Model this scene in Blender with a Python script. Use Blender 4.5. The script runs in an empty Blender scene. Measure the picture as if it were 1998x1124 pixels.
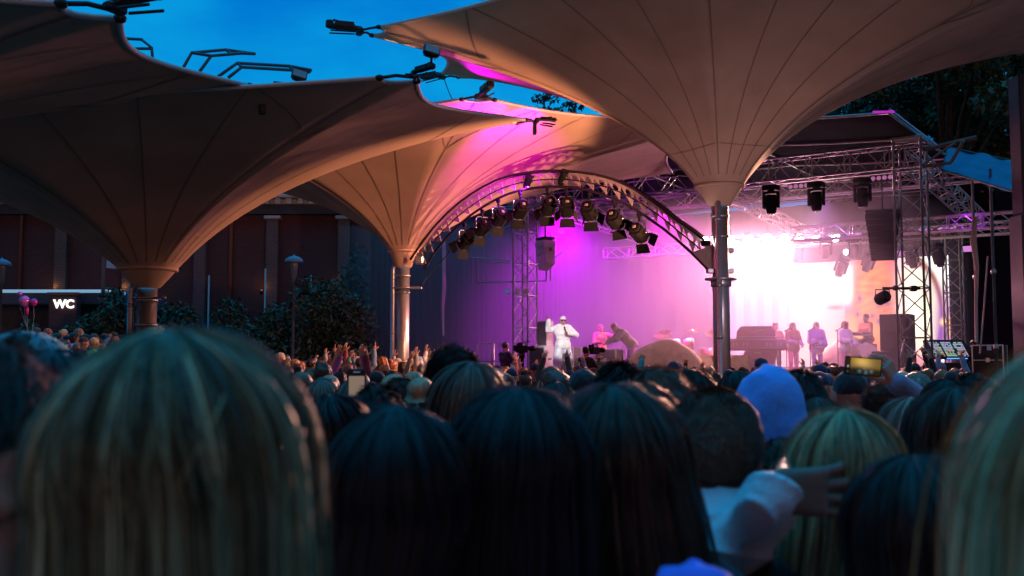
import bpy, math, random
import numpy as np
from mathutils import Vector, Matrix, Euler

SC = bpy.context.scene
COL = SC.collection
R = math.radians
random.seed(7)
rng = np.random.default_rng(7)

# ------------------------------------------------------------------ camera
CAM_Z = 1.72
PITCH = math.atan(158 / 2100)
cam_d = bpy.data.cameras.new("camera")
cam = bpy.data.objects.new("camera", cam_d)
COL.objects.link(cam)
cam.location = (0, 0, CAM_Z)
cam.rotation_euler = (R(90) + PITCH, 0, 0)
cam_d.sensor_width = 36
cam_d.lens = 2100 / 1998 * 36
cam_d.clip_start = 0.05
cam_d.clip_end = 2000
cam_d.dof.use_dof = True
cam_d.dof.focus_distance = 27
cam_d.dof.aperture_fstop = 4.6
SC.camera = cam

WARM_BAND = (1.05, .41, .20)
# ------------------------------------------------------------------ world: dusk sky with thin cloud
wd = bpy.data.worlds.new("World")
SC.world = wd
wd.use_nodes = True
nt = wd.node_tree
nt.nodes.clear()
out = nt.nodes.new("ShaderNodeOutputWorld")
bg = nt.nodes.new("ShaderNodeBackground")
sky = nt.nodes.new("ShaderNodeTexSky")
sky.sky_type = 'NISHITA'
sky.sun_disc = False
sky.sun_elevation = R(4)
sky.sun_rotation = R(200)
sky.ozone_density = 4
tc = nt.nodes.new("ShaderNodeTexCoord")
mp = nt.nodes.new("ShaderNodeMapping")
mp.inputs['Scale'].default_value = (1.6, 1.6, 4.0)
mp.inputs['Location'].default_value = (0.35, 0.2, 0.1)
nz = nt.nodes.new("ShaderNodeTexNoise")
nz.inputs['Scale'].default_value = 2.2
nz.inputs['Detail'].default_value = 6
nz.inputs['Roughness'].default_value = 0.5
cr = nt.nodes.new("ShaderNodeValToRGB")
cr.color_ramp.elements[0].position = 0.38
cr.color_ramp.elements[0].color = (0.0, 0.20, 0.68, 1)
cr.color_ramp.elements[1].position = 0.68
cr.color_ramp.elements[1].color = (0.004, 0.44, 0.86, 1)
mix = nt.nodes.new("ShaderNodeMix")
mix.data_type = 'RGBA'
mix.inputs['Factor'].default_value = 0.93
mul = nt.nodes.new("ShaderNodeMix")
mul.data_type = 'RGBA'
mul.blend_type = 'MULTIPLY'
mul.inputs['Factor'].default_value = 1.0
mul.inputs['B'].default_value = (0.01, 0.06, 0.10, 1)
L = nt.links.new
L(tc.outputs['Generated'], mp.inputs['Vector'])
L(mp.outputs['Vector'], nz.inputs['Vector'])
L(nz.outputs['Fac'], cr.inputs['Fac'])
L(sky.outputs['Color'], mul.inputs['A'])
L(mul.outputs['Result'], mix.inputs['A'])
L(cr.outputs['Color'], mix.inputs['B'])
# bright overhead and in front, a low warm fill band added behind the camera
def mapr(src, f0, f1, t0, t1):
    r = nt.nodes.new("ShaderNodeMapRange")
    r.interpolation_type = 'SMOOTHSTEP'
    for k_, v_ in zip(('From Min', 'From Max', 'To Min', 'To Max'), (f0, f1, t0, t1)): r.inputs[k_].default_value = v_
    L(src, r.inputs['Value'])
    return r.outputs['Result']


def dotv(v):
    d = nt.nodes.new("ShaderNodeVectorMath")
    d.operation = 'DOT_PRODUCT'
    d.inputs[1].default_value = Vector(v).normalized()
    L(tc.outputs['Generated'], d.inputs[0])
    return d.outputs['Value']


blue = mapr(dotv((-.1, .45, .89)), 0.08, 0.64, 0.04, 1.0)
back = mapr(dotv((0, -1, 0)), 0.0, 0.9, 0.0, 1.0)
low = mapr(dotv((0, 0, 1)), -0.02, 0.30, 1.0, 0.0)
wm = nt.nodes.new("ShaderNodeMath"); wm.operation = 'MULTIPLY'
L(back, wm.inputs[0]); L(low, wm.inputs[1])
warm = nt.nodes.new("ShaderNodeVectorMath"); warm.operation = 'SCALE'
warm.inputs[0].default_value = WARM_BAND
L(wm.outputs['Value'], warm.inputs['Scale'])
# overhead the colour is greyer
up = mapr(dotv((0, 0, 1)), 0.55, 0.95, 0.0, 0.6)
zen = nt.nodes.new("ShaderNodeMix"); zen.data_type = 'RGBA'
zen.inputs['B'].default_value = (.04, .95, 1.9, 1)
L(up, zen.inputs['Factor']); L(mix.outputs['Result'], zen.inputs['A'])
bl = nt.nodes.new("ShaderNodeVectorMath"); bl.operation = 'SCALE'
L(zen.outputs['Result'], bl.inputs[0]); L(blue, bl.inputs['Scale'])
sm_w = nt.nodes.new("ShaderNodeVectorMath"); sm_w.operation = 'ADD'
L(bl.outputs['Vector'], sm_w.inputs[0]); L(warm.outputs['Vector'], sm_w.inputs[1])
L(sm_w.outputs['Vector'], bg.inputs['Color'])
bg.inputs['Strength'].default_value = 1.0
L(bg.outputs['Background'], out.inputs['Surface'])

# dusk: the sun is already down, only a faint soft rest of it
sd = bpy.data.lights.new("sun", 'SUN')
sd.energy = 0.02
sd.angle = R(15)
sd.color = (1.0, 0.8, 0.65)
so = bpy.data.objects.new("sun", sd)
so.rotation_euler = (R(80), 0, R(200))
COL.objects.link(so)

SC.view_settings.view_transform = 'Standard'
SC.view_settings.look = 'None'
SC.view_settings.exposure = 0
SC.view_settings.gamma = 1
cy = SC.cycles
cy.use_denoising = True
cy.max_bounces = 6
cy.diffuse_bounces = 3
cy.glossy_bounces = 2
cy.transmission_bounces = 2
cy.volume_bounces = 1
cy.transparent_max_bounces = 4
cy.sample_clamp_indirect = 4
cy.sample_clamp_direct = 0
cy.caustics_reflective = False
cy.caustics_refractive = False
cy.use_adaptive_sampling = True
cy.adaptive_threshold = 0.02

# ------------------------------------------------------------------ helpers
SP, CP = math.sin(PITCH), math.cos(PITCH)


def W(px, py, Y):
    """world point at depth Y seen at photograph pixel (px, py)"""
    a = (562 - py) / 2100
    dx, dy, dz = (px - 999) / 2100, CP - a * SP, SP + a * CP
    s = Y / dy
    return Vector((dx * s, Y, CAM_Z + dz * s))


def Wplane(px, py, p0, nrm):
    a = (562 - py) / 2100
    d = Vector(((px - 999) / 2100, CP - a * SP, SP + a * CP))
    o = Vector((0, 0, CAM_Z))
    return o + d * ((Vector(p0) - o).dot(nrm) / d.dot(nrm))


def tag(o, label=None, cat=None, group=None, kind=None):
    if label: o['label'] = label
    if cat: o['category'] = cat
    if group: o['group'] = group
    if kind: o['kind'] = kind
    return o


def thing(name, label, cat, loc=(0, 0, 0), rz=0.0, group=None):
    o = bpy.data.objects.new(name, None)
    o.empty_display_size = 0.1
    COL.objects.link(o)
    o.location = loc
    o.rotation_euler = (0, 0, rz)
    return tag(o, label, cat, group)


def copy_tree(o, parent=None):
    c = o.copy()
    COL.objects.link(c)
    c.parent = parent
    for ch in list(o.children):
        copy_tree(ch, c)
    return c


class MB:
    """collects shapes and links them as one mesh object"""

    def __init__(s):
        s.v, s.f, s.m, s.sm = [], [], [], []
        s.mi = 0

    def add(s, vs, fs, smooth=False):
        b = len(s.v)
        s.v += [tuple(p) for p in vs]
        for f in fs:
            s.f.append(tuple(i + b for i in f))
            s.m.append(s.mi)
            s.sm.append(smooth)
        return s

    def box(s, c, size, M=None, taper=1.0):
        x, y, z = size[0] / 2, size[1] / 2, size[2] / 2
        vs = []
        for sz in (-1, 1):
            t = taper if sz > 0 else 1
            for sx, sy in ((-1, -1), (1, -1), (1, 1), (-1, 1)):
                vs.append(Vector((sx * x * t, sy * y * t, sz * z)))
        if M is not None: vs = [M @ p for p in vs]
        vs = [p + Vector(c) for p in vs]
        return s.add(vs, [(3, 2, 1, 0), (4, 5, 6, 7), (0, 1, 5, 4), (1, 2, 6, 5), (2, 3, 7, 6), (3, 0, 4, 7)])

    def bbox(s, c, size, b=0.01, M=None):
        """box with chamfered edges"""
        x, y, z = size[0] / 2, size[1] / 2, size[2] / 2
        b = min(b, x * .8, y * .8, z * .8)
        prof = [(-z, b), (-z + b, 0), (z - b, 0), (z, b)]
        rings = []
        for zz, ins in prof:
            X, Y_ = x - ins, y - ins
            c_ = b
            rings.append([(-X + c_, -Y_), (X - c_, -Y_), (X, -Y_ + c_), (X, Y_ - c_), (X - c_, Y_), (-X + c_, Y_), (-X, Y_ - c_), (-X, -Y_ + c_)])
        vs, fs = [], []
        for (zz, _), rg in zip(prof, rings):
            vs += [Vector((p[0], p[1], zz)) for p in rg]
        for r in range(3):
            for i in range(8):
                j = (i + 1) % 8
                fs.append((r * 8 + i, r * 8 + j, r * 8 + 8 + j, r * 8 + 8 + i))
        fs.append(tuple(range(7, -1, -1)))
        fs.append(tuple(range(24, 32)))
        if M is not None: vs = [M @ p for p in vs]
        return s.add([p + Vector(c) for p in vs], fs)

    def tube(s, pts, r, n=8, cap=True, closed=False, smooth=True):
        pts = [Vector(p) for p in pts]
        m = len(pts)
        rs = r if isinstance(r, (list, tuple)) else [r] * m
        vs, fs = [], []
        up = None
        for i, p in enumerate(pts):
            if closed: d = pts[(i + 1) % m] - pts[i - 1]
            else: d = pts[min(i + 1, m - 1)] - pts[max(i - 1, 0)]
            if d.length < 1e-9: d = Vector((0, 0, 1))
            d.normalize()
            if up is None:
                up = Vector((0, 0, 1)) if abs(d.z) < .9 else Vector((1, 0, 0))
            a = d.cross(up)
            if a.length < 1e-4: a = d.orthogonal()
            a.normalize()
            up = a.cross(d)
            for k in range(n):
                t = 2 * math.pi * k / n
                vs.append(p + (a * math.cos(t) + up * math.sin(t)) * rs[i])
        for i in range(m if closed else m - 1):
            j = (i + 1) % m
            for k in range(n):
                l = (k + 1) % n
                fs.append((i * n + k, j * n + k, j * n + l, i * n + l))
        s.add(vs, fs, smooth)
        if cap and not closed:
            b = len(s.v) - len(vs)
            for idx in (range(n), range((m - 1) * n, m * n)):
                t = [b + q for q in idx]
                s.f.append(tuple(t)); s.m.append(s.mi); s.sm.append(False)
        return s

    def lathe(s, prof, n=24, c=(0, 0, 0), M=None, smooth=True, cap=True):
        vs, fs = [], []
        for r, z in prof:
            for k in range(n):
                t = 2 * math.pi * k / n
                vs.append(Vector((r * math.cos(t), r * math.sin(t), z)))
        for i in range(len(prof) - 1):
            for k in range(n):
                l = (k + 1) % n
                fs.append((i * n + k, i * n + l, (i + 1) * n + l, (i + 1) * n + k))
        if M is not None: vs = [M @ p for p in vs]
        vs = [p + Vector(c) for p in vs]
        s.add(vs, fs, smooth)
        if cap:
            b = len(s.v) - len(vs)
            for i, q in ((0, range(n - 1, -1, -1)), (len(prof) - 1, range(n))):
                if prof[i][0] > 1e-4:
                    s.f.append(tuple(b + i * n + k for k in q)); s.m.append(s.mi); s.sm.append(False)
        return s

    def ell(s, c, r, M=None, nu=16, nv=10):
        prof = [(math.sin(math.pi * i / nv), -math.cos(math.pi * i / nv)) for i in range(nv + 1)]
        prof[0] = (1e-4, -1); prof[-1] = (1e-4, 1)
        S = Matrix.Diagonal((r[0], r[1], r[2]))
        if M is not None: S = M @ S
        return s.lathe(prof, nu, c, S, cap=False)

    def prism(s, poly, d, M=None, c=(0, 0, 0)):
        """polygon in the local x,z plane extruded along local y by d (centred)"""
        n = len(poly)
        vs = [Vector((p[0], -d / 2, p[1])) for p in poly] + [Vector((p[0], d / 2, p[1])) for p in poly]
        if M is not None: vs = [M @ p for p in vs]
        vs = [p + Vector(c) for p in vs]
        fs = [tuple(range(n)), tuple(range(2 * n - 1, n - 1, -1))]
        for i in range(n):
            j = (i + 1) % n
            fs.append((j, i, i + n, j + n))
        return s.add(vs, fs)

    def grid(s, P, nu, nv, smooth=True, wrap=False):
        """P: list of nu rows of nv points"""
        vs = [p for row in P for p in row]
        fs = []
        for i in range(nu - 1):
            for j in range(nv if wrap else nv - 1):
                k = (j + 1) % nv
                fs.append((i * nv + j, i * nv + k, (i + 1) * nv + k, (i + 1) * nv + j))
        return s.add(vs, fs, smooth)

    def build(s, name, mats, parent=None, local=False):
        me = bpy.data.meshes.new(name)
        vs = s.v
        if parent is not None and not local:
            o0 = parent_origin(parent)
            vs = [(p[0] - o0[0], p[1] - o0[1], p[2] - o0[2]) for p in vs]
        me.from_pydata(vs, [], s.f)
        if not isinstance(mats, (list, tuple)): mats = [mats]
        for m in mats: me.materials.append(m)
        if s.f:
            me.polygons.foreach_set('material_index', s.m)
            me.polygons.foreach_set('use_smooth', s.sm)
        me.update()
        o = bpy.data.objects.new(name, me)
        COL.objects.link(o)
        if parent is not None: o.parent = parent
        return o


def parent_origin(p):
    v = Vector((0, 0, 0))
    while p is not None:
        v += Vector(p.location)
        p = p.parent
    return v


def np_mesh(name, V, F, mats, midx=None, parent=None, smooth=True):
    """fast mesh from numpy arrays of points and quads/tris"""
    me = bpy.data.meshes.new(name)
    V = np.asarray(V, dtype=np.float32); F = np.asarray(F, dtype=np.int32)
    k = F.shape[1]
    me.vertices.add(len(V)); me.vertices.foreach_set('co', V.ravel())
    me.loops.add(F.size); me.loops.foreach_set('vertex_index', F.ravel())
    me.polygons.add(len(F))
    me.polygons.foreach_set('loop_start', np.arange(0, F.size, k, dtype=np.int32))
    me.polygons.foreach_set('loop_total', np.full(len(F), k, dtype=np.int32))
    if not isinstance(mats, (list, tuple)): mats = [mats]
    for m in mats: me.materials.append(m)
    if midx is not None: me.polygons.foreach_set('material_index', np.asarray(midx, dtype=np.int32))
    me.polygons.foreach_set('use_smooth', np.full(len(F), smooth, dtype=bool))
    me.update(calc_edges=True)
    me.validate()
    o = bpy.data.objects.new(name, me)
    COL.objects.link(o)
    if parent is not None: o.parent = parent
    return o


def text_mesh(name, body, size, mat, extrude=0.005, bold=0.0, align='CENTER'):
    cu = bpy.data.curves.new(name, 'FONT')
    cu.body = body; cu.size = size; cu.extrude = extrude; cu.offset = bold
    cu.align_x = align; cu.align_y = 'CENTER'
    t = bpy.data.objects.new(name + "_tmp", cu)
    COL.objects.link(t)
    bpy.context.view_layer.update()
    me = bpy.data.meshes.new_from_object(t.evaluated_get(bpy.context.evaluated_depsgraph_get()))
    bpy.data.objects.remove(t); bpy.data.curves.remove(cu)
    me.materials.clear(); me.materials.append(mat)
    o = bpy.data.objects.new(name, me)
    COL.objects.link(o)
    return o


# ------------------------------------------------------------------ materials
def mat(name, col, rough=0.6, metal=0.0, noise=0.0, nscale=8.0, bump=0.0, bscale=40.0, spec=0.3, stretch=None, coord='Object', sheen=0.0):
    m = bpy.data.materials.new(name)
    m.use_nodes = True
    t = m.node_tree
    b = t.nodes['Principled BSDF']
    b.inputs['Base Color'].default_value = (*col, 1)
    b.inputs['Roughness'].default_value = rough
    b.inputs['Metallic'].default_value = metal
    b.inputs['Specular IOR Level'].default_value = spec
    if sheen: b.inputs['Sheen Weight'].default_value = sheen
    if noise or bump:
        c = t.nodes.new('ShaderNodeTexCoord')
        mpn = t.nodes.new('ShaderNodeMapping')
        if stretch: mpn.inputs['Scale'].default_value = stretch
        t.links.new(c.outputs[coord], mpn.inputs['Vector'])
    if noise:
        n = t.nodes.new('ShaderNodeTexNoise')
        n.inputs['Scale'].default_value = nscale
        n.inputs['Detail'].default_value = 5
        t.links.new(mpn.outputs['Vector'], n.inputs['Vector'])
        r = t.nodes.new('ShaderNodeValToRGB')
        r.color_ramp.elements[0].position = 0.3; r.color_ramp.elements[1].position = 0.7
        lo = [max(0, x * (1 - noise)) for x in col]; hi = [min(1, x * (1 + noise)) for x in col]
        r.color_ramp.elements[0].color = (*lo, 1); r.color_ramp.elements[1].color = (*hi, 1)
        t.links.new(n.outputs['Fac'], r.inputs['Fac'])
        t.links.new(r.outputs['Color'], b.inputs['Base Color'])
    if bump:
        n2 = t.nodes.new('ShaderNodeTexNoise')
        n2.inputs['Scale'].default_value = bscale
        n2.inputs['Detail'].default_value = 4
        t.links.new(mpn.outputs['Vector'], n2.inputs['Vector'])
        bp = t.nodes.new('ShaderNodeBump')
        bp.inputs['Strength'].default_value = bump
        bp.inputs['Distance'].default_value = 0.02
        t.links.new(n2.outputs['Fac'], bp.inputs['Height'])
        t.links.new(bp.outputs['Normal'], b.inputs['Normal'])
    return m


def emat(name, col, strength):
    m = bpy.data.materials.new(name)
    m.use_nodes = True
    t = m.node_tree
    b = t.nodes['Principled BSDF']
    b.inputs['Base Color'].default_value = (0.02, 0.02, 0.02, 1)
    b.inputs['Emission Color'].default_value = (*col, 1)
    b.inputs['Emission Strength'].default_value = strength
    m.cycles.emission_sampling = 'AUTO' if strength > 3 else 'NONE'
    return m


M = {}
M['membrane'] = mat('membrane', (0.50, 0.33, 0.23), 0.8, noise=0.13, nscale=.8, bump=0.14, bscale=5, spec=.1)
M['seam'] = mat('seam', (0.29, 0.185, 0.125), 0.8)
M['edge_rope'] = mat('edge_rope', (0.55, 0.55, 0.55), 0.5)
M['mast'] = mat('mast', (0.34, 0.34, 0.36), 0.38, metal=0.75, noise=0.12, nscale=3, bump=0.05, bscale=10)
M['dark_metal'] = mat('dark_metal', (0.03, 0.033, 0.04), 0.5, metal=0.3, noise=0.3, nscale=6)
M['truss'] = mat('truss', (0.45, 0.43, 0.42), 0.35, metal=0.85, noise=0.15, nscale=5)
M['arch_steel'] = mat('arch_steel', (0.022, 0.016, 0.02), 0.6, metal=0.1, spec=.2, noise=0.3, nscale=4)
M['plate_steel'] = mat('plate_steel', (0.30, 0.24, 0.23), 0.6, metal=0.1, noise=0.2, nscale=5)
M['lamp_black'] = mat('lamp_black', (0.012, 0.011, 0.012), 0.7, noise=0.3, nscale=9, spec=.05)
M['drape'] = mat('drape', (0.009, 0.008, 0.010), 0.95, spec=.1, bump=0.3, bscale=5)
M['tarp_dark'] = mat('tarp_dark', (0.012, 0.010, 0.018), 0.9, spec=.05, noise=0.3, nscale=1.5, bump=0.2, bscale=2)
M['tarp_blue'] = mat('tarp_blue', (0.02, 0.055, 0.16), 0.45, noise=0.35, nscale=1.2, bump=0.5, bscale=1.6)
M['skin'] = mat('skin', (0.42, 0.24, 0.17), 0.5, noise=0.12, nscale=20, bump=0.05, bscale=120)
M['skin_tan'] = mat('skin_tan', (0.24, 0.125, 0.095), 0.5, noise=0.15, nscale=25, bump=0.1, bscale=150)
M['skin_dark'] = mat('skin_dark', (0.20, 0.10, 0.065), 0.5, noise=0.12, nscale=20)
for k_ in ('skin', 'skin_tan', 'skin_dark'):
    b_ = M[k_].node_tree.nodes['Principled BSDF']
    b_.inputs['Subsurface Weight'].default_value = .3
    b_.inputs['Subsurface Radius'].default_value = (1.0, .35, .2)
    b_.inputs['Subsurface Scale'].default_value = .02
M['lip'] = mat('lip', (0.38, 0.14, 0.12), 0.45)
M['eye'] = mat('eye', (0.03, 0.025, 0.025), 0.25)
M['rubber'] = mat('rubber', (0.02, 0.02, 0.02), 0.6)
M['case_black'] = mat('case_black', (0.025, 0.024, 0.027), 0.55, noise=0.25, nscale=4)
M['case_trim'] = mat('case_trim', (0.45, 0.45, 0.47), 0.35, metal=0.9)
# ------------------------------------------------------------------ smooth bodies: distance field -> surface net
class SDF:
    def __init__(s, bmin, bmax, h):
        s.h = h
        s.o = np.array(bmin, dtype=np.float32)
        n = np.ceil((np.array(bmax) - np.array(bmin)) / h).astype(int) + 1
        s.ax = [s.o[i] + h * np.arange(n[i], dtype=np.float32) for i in range(3)]
        s.D = np.full(tuple(n), 0.25, dtype=np.float32)

    def _sl(s, lo, hi, m):
        sl = []
        for i in range(3):
            a = int(max(0, math.floor((lo[i] - m - s.o[i]) / s.h)))
            b = int(min(len(s.ax[i]), math.ceil((hi[i] + m - s.o[i]) / s.h) + 1))
            if b - a < 1: return None
            sl.append(slice(a, b))
        return tuple(sl)

    def _grid(s, sl):
        return (s.ax[0][sl[0]][:, None, None], s.ax[1][sl[1]][None, :, None], s.ax[2][sl[2]][None, None, :])

    def _comb(s, sl, d, k, op):
        o = s.D[sl]
        if op == 'sub':
            d = -d
            hh = np.clip(0.5 - 0.5 * (o - d) / max(k, 1e-6), 0, 1)
            s.D[sl] = o * (1 - hh) + d * hh + k * hh * (1 - hh)
        else:
            hh = np.clip(0.5 + 0.5 * (o - d) / max(k, 1e-6), 0, 1)
            s.D[sl] = o * (1 - hh) + d * hh - k * hh * (1 - hh)

    def cap(s, a, b, ra, rb, k=0.02, op='u', flat=None):
        a = np.array(a, dtype=np.float32); b = np.array(b, dtype=np.float32)
        m = max(ra, rb) + k + 0.05
        sl = s._sl(np.minimum(a, b), np.maximum(a, b), m)
        if sl is None: return s
        X, Y, Z = s._grid(sl)
        d = b - a
        L2 = max(float(d @ d), 1e-9)
        px, py, pz = X - a[0], Y - a[1], Z - a[2]
        t = np.clip((px * d[0] + py * d[1] + pz * d[2]) / L2, 0, 1)
        dd = np.sqrt((px - t * d[0]) ** 2 + (py - t * d[1]) ** 2 + (pz - t * d[2]) ** 2) - (ra + (rb - ra) * t)
        s._comb(sl, dd, k, op)
        return s

    def ell(s, c, r, k=0.02, op='u', rot=None):
        c = np.array(c, dtype=np.float32); r = np.array(r, dtype=np.float32)
        m = k + 0.05
        e = np.full(3, r.max()) if rot is not None else r
        sl = s._sl(c - e, c + e, m)
        if sl is None: return s
        X, Y, Z = s._grid(sl)
        x, y, z = X - c[0], Y - c[1], Z - c[2]
        if rot is not None:
            Q = np.array(rot.transposed(), dtype=np.float32)
            x, y, z = (Q[0, 0] * x + Q[0, 1] * y + Q[0, 2] * z, Q[1, 0] * x + Q[1, 1] * y + Q[1, 2] * z, Q[2, 0] * x + Q[2, 1] * y + Q[2, 2] * z)
        k0 = np.sqrt((x / r[0]) ** 2 + (y / r[1]) ** 2 + (z / r[2]) ** 2)
        k1 = np.sqrt((x / r[0] ** 2) ** 2 + (y / r[1] ** 2) ** 2 + (z / r[2] ** 2) ** 2)
        d = k0 * (k0 - 1) / np.maximum(k1, 1e-6)
        s._comb(sl, d, k, op)
        return s

    def keep(s, fn):
        """intersect with fn(X,Y,Z) <= 0"""
        X, Y, Z = s.ax[0][:, None, None], s.ax[1][None, :, None], s.ax[2][None, None, :]
        s.D = np.maximum(s.D, fn(X, Y, Z))
        return s

    def wob(s, amp, f, seed=0):
        X, Y, Z = s.ax[0][:, None, None], s.ax[1][None, :, None], s.ax[2][None, None, :]
        q = seed * 1.7
        n = (np.sin(f * (X * 1.1 + Y * .7 + Z * .35) + q) + np.sin(f * 1.7 * (X * -.6 + Y * .9 + Z * .6) + q * 2.1) * .7
             + np.sin(f * 2.9 * (X * .4 - Y * .5 + Z * .9) + q * .7) * .4)
        s.D = s.D + amp * n.astype(np.float32)
        return s

    def folds(s, amp, f, seed=0, d=(.3, .2, 1)):
        """sharp-crested creases running across direction d"""
        X, Y, Z = s.ax[0][:, None, None], s.ax[1][None, :, None], s.ax[2][None, None, :]
        q = seed * 2.3
        wv = .9 * np.sin(17 * X + q) + .8 * np.sin(21 * Y + 9 * Z + q * 1.7) + .6 * np.sin(31 * Z - 13 * X + q)
        a = 1 - np.abs(np.sin(.5 * f * (X * d[0] + Y * d[1] + Z * d[2]) + wv + q))
        m_ = .5 + .5 * np.sin(11 * X - 7 * Y + 13 * Z + q * 3)
        s.D = s.D - (amp * a ** 2.2 * m_).astype(np.float32)
        return s

    def mesh(s):
        D = s.D.copy()
        D[0] = D[-1] = 0.1; D[:, 0] = D[:, -1] = 0.1; D[:, :, 0] = D[:, :, -1] = 0.1
        I = D < 0
        nx, ny, nz = D.shape
        cnt = np.zeros((nx - 1, ny - 1, nz - 1), dtype=np.int8)
        for dx in (0, 1):
            for dy in (0, 1):
                for dz in (0, 1):
                    cnt += I[dx:nx - 1 + dx, dy:ny - 1 + dy, dz:nz - 1 + dz]
        act = (cnt > 0) & (cnt < 8)
        ci = np.argwhere(act)
        idx = np.full(act.shape, -1, dtype=np.int32)
        idx[act] = np.arange(len(ci))
        P = np.zeros((len(ci), 3)); N = np.zeros(len(ci))
        cs = [(0, 0, 0), (1, 0, 0), (0, 1, 0), (1, 1, 0), (0, 0, 1), (1, 0, 1), (0, 1, 1), (1, 1, 1)]
        dv = [D[ci[:, 0] + c[0], ci[:, 1] + c[1], ci[:, 2] + c[2]] for c in cs]
        for a, b in ((0, 1), (2, 3), (4, 5), (6, 7), (0, 2), (1, 3), (4, 6), (5, 7), (0, 4), (1, 5), (2, 6), (3, 7)):
            da, db = dv[a], dv[b]
            x = (da < 0) != (db < 0)
            t = np.where(x, da / np.where(x, da - db, 1), 0)
            A, B = np.array(cs[a]), np.array(cs[b])
            P += x[:, None] * (A + t[:, None] * (B - A)); N += x
        V = (ci + P / N[:, None]) * s.h + s.o
        F = []
        for ax in range(3):
            sl0 = [slice(None)] * 3; sl1 = [slice(None)] * 3
            sl0[ax] = slice(0, -1); sl1[ax] = slice(1, None)
            a, b = I[tuple(sl0)], I[tuple(sl1)]
            e = np.argwhere(a != b)
            u, v = (ax + 1) % 3, (ax + 2) % 3
            ok = (e[:, u] > 0) & (e[:, v] > 0) & (e[:, u] < D.shape[u] - 1) & (e[:, v] < D.shape[v] - 1)
            e = e[ok]
            flip = a[tuple(e.T)]
            q = []
            for du, dv_ in ((-1, -1), (0, -1), (0, 0), (-1, 0)):
                c = e.copy(); c[:, u] += du; c[:, v] += dv_
                q.append(idx[tuple(c.T)])
            q = np.stack(q, 1)
            q[~flip] = q[~flip][:, ::-1]
            F.append(q)
        F = np.concatenate(F)
        F = F[(F >= 0).all(1)]
        return V, F


def join(*parts):
    """(V,F,mat index) pieces -> one set of arrays"""
    Vs, Fs, Ms, b = [], [], [], 0
    for V, F, mi in parts:
        Vs.append(V); Fs.append(F + b)
        Ms.append(np.full(len(F), mi) if np.isscalar(mi) else mi)
        b += len(V)
    return np.concatenate(Vs), np.concatenate(Fs), np.concatenate(Ms)


# ---- a head in its own axes (face towards +y), placed by a 4x4 matrix
def head_prims(S, T, ears=True):
    Q = T.to_3x3()
    s_ = Q.col[0].length
    Qr = Q.normalized()
    p = lambda *c: T @ Vector(c)
    r = lambda *c: tuple(x * s_ for x in c)
    S.ell(p(0, -.012, .03), r(.074, .093, .086), .02, rot=Qr)
    S.ell(p(0, .028, -.035), r(.058, .066, .084), .03, rot=Qr)
    S.cap(p(-.035, .035, -.085), p(.035, .035, -.085), .022, .022, .03)
    S.cap(p(0, .066, -.1), p(0, .06, -.095), .022, .022, .02)
    S.cap(p(-.03, .082, .024), p(.03, .082, .024), .014, .014, .015)
    for q in (-1, 1):
        S.ell(p(q * .031, .104, .004), r(.019, .016, .014), .012, 'sub', rot=Qr)
        S.ell(p(q * .031, .083, .003), r(.0135, .0135, .0135), .002, rot=Qr)
        S.ell(p(q * .05, .06, -.025), r(.02, .025, .02), .02, rot=Qr)
        if ears:
            er = Qr @ Euler((R(-12), 0, R(-q * 28))).to_matrix()
            S.ell(p(q * .087, -.008, -.006), r(.011, .024, .036), .006, rot=er)
            S.ell(p(q * .100, -.002, -.004), r(.009, .012, .022), .006, 'sub', rot=er)
    S.cap(p(0, .094, .008), p(0, .113, -.028), .009, .013, .012)
    S.cap(p(-.011, .104, -.033), p(.011, .104, -.033), .009, .009, .008)
    S.cap(p(-.019, .089, -.064), p(.019, .089, -.064), .007, .007, .008)
    S.cap(p(-.014, .088, -.074), p(.014, .088, -.074), .008, .008, .006)


def head_marks(V, F, T):
    """material index per face: 0 skin, 1 eye, 2 lip"""
    C = V[F].mean(1)
    Ti = np.array(T.inverted())
    c = C @ Ti[:3, :3].T + Ti[:3, 3]
    m = np.zeros(len(F), dtype=int)
    for q in (-1, 1):
        e = np.sqrt((c[:, 0] - q * .031) ** 2 + ((c[:, 2] - .003) * 1.3) ** 2) < .0105
        m[e & (c[:, 1] > .08)] = 1
        br = (np.abs(c[:, 0] - q * .033) < .02) & (np.abs(c[:, 2] - .027) < .005) & (c[:, 1] > .08)
        m[br] = 1
    l = ((np.abs(c[:, 0]) < .024) & (np.abs(c[:, 2] + .069) < .011) & (c[:, 1] > .082))
    m[l] = 2
    return m


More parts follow.
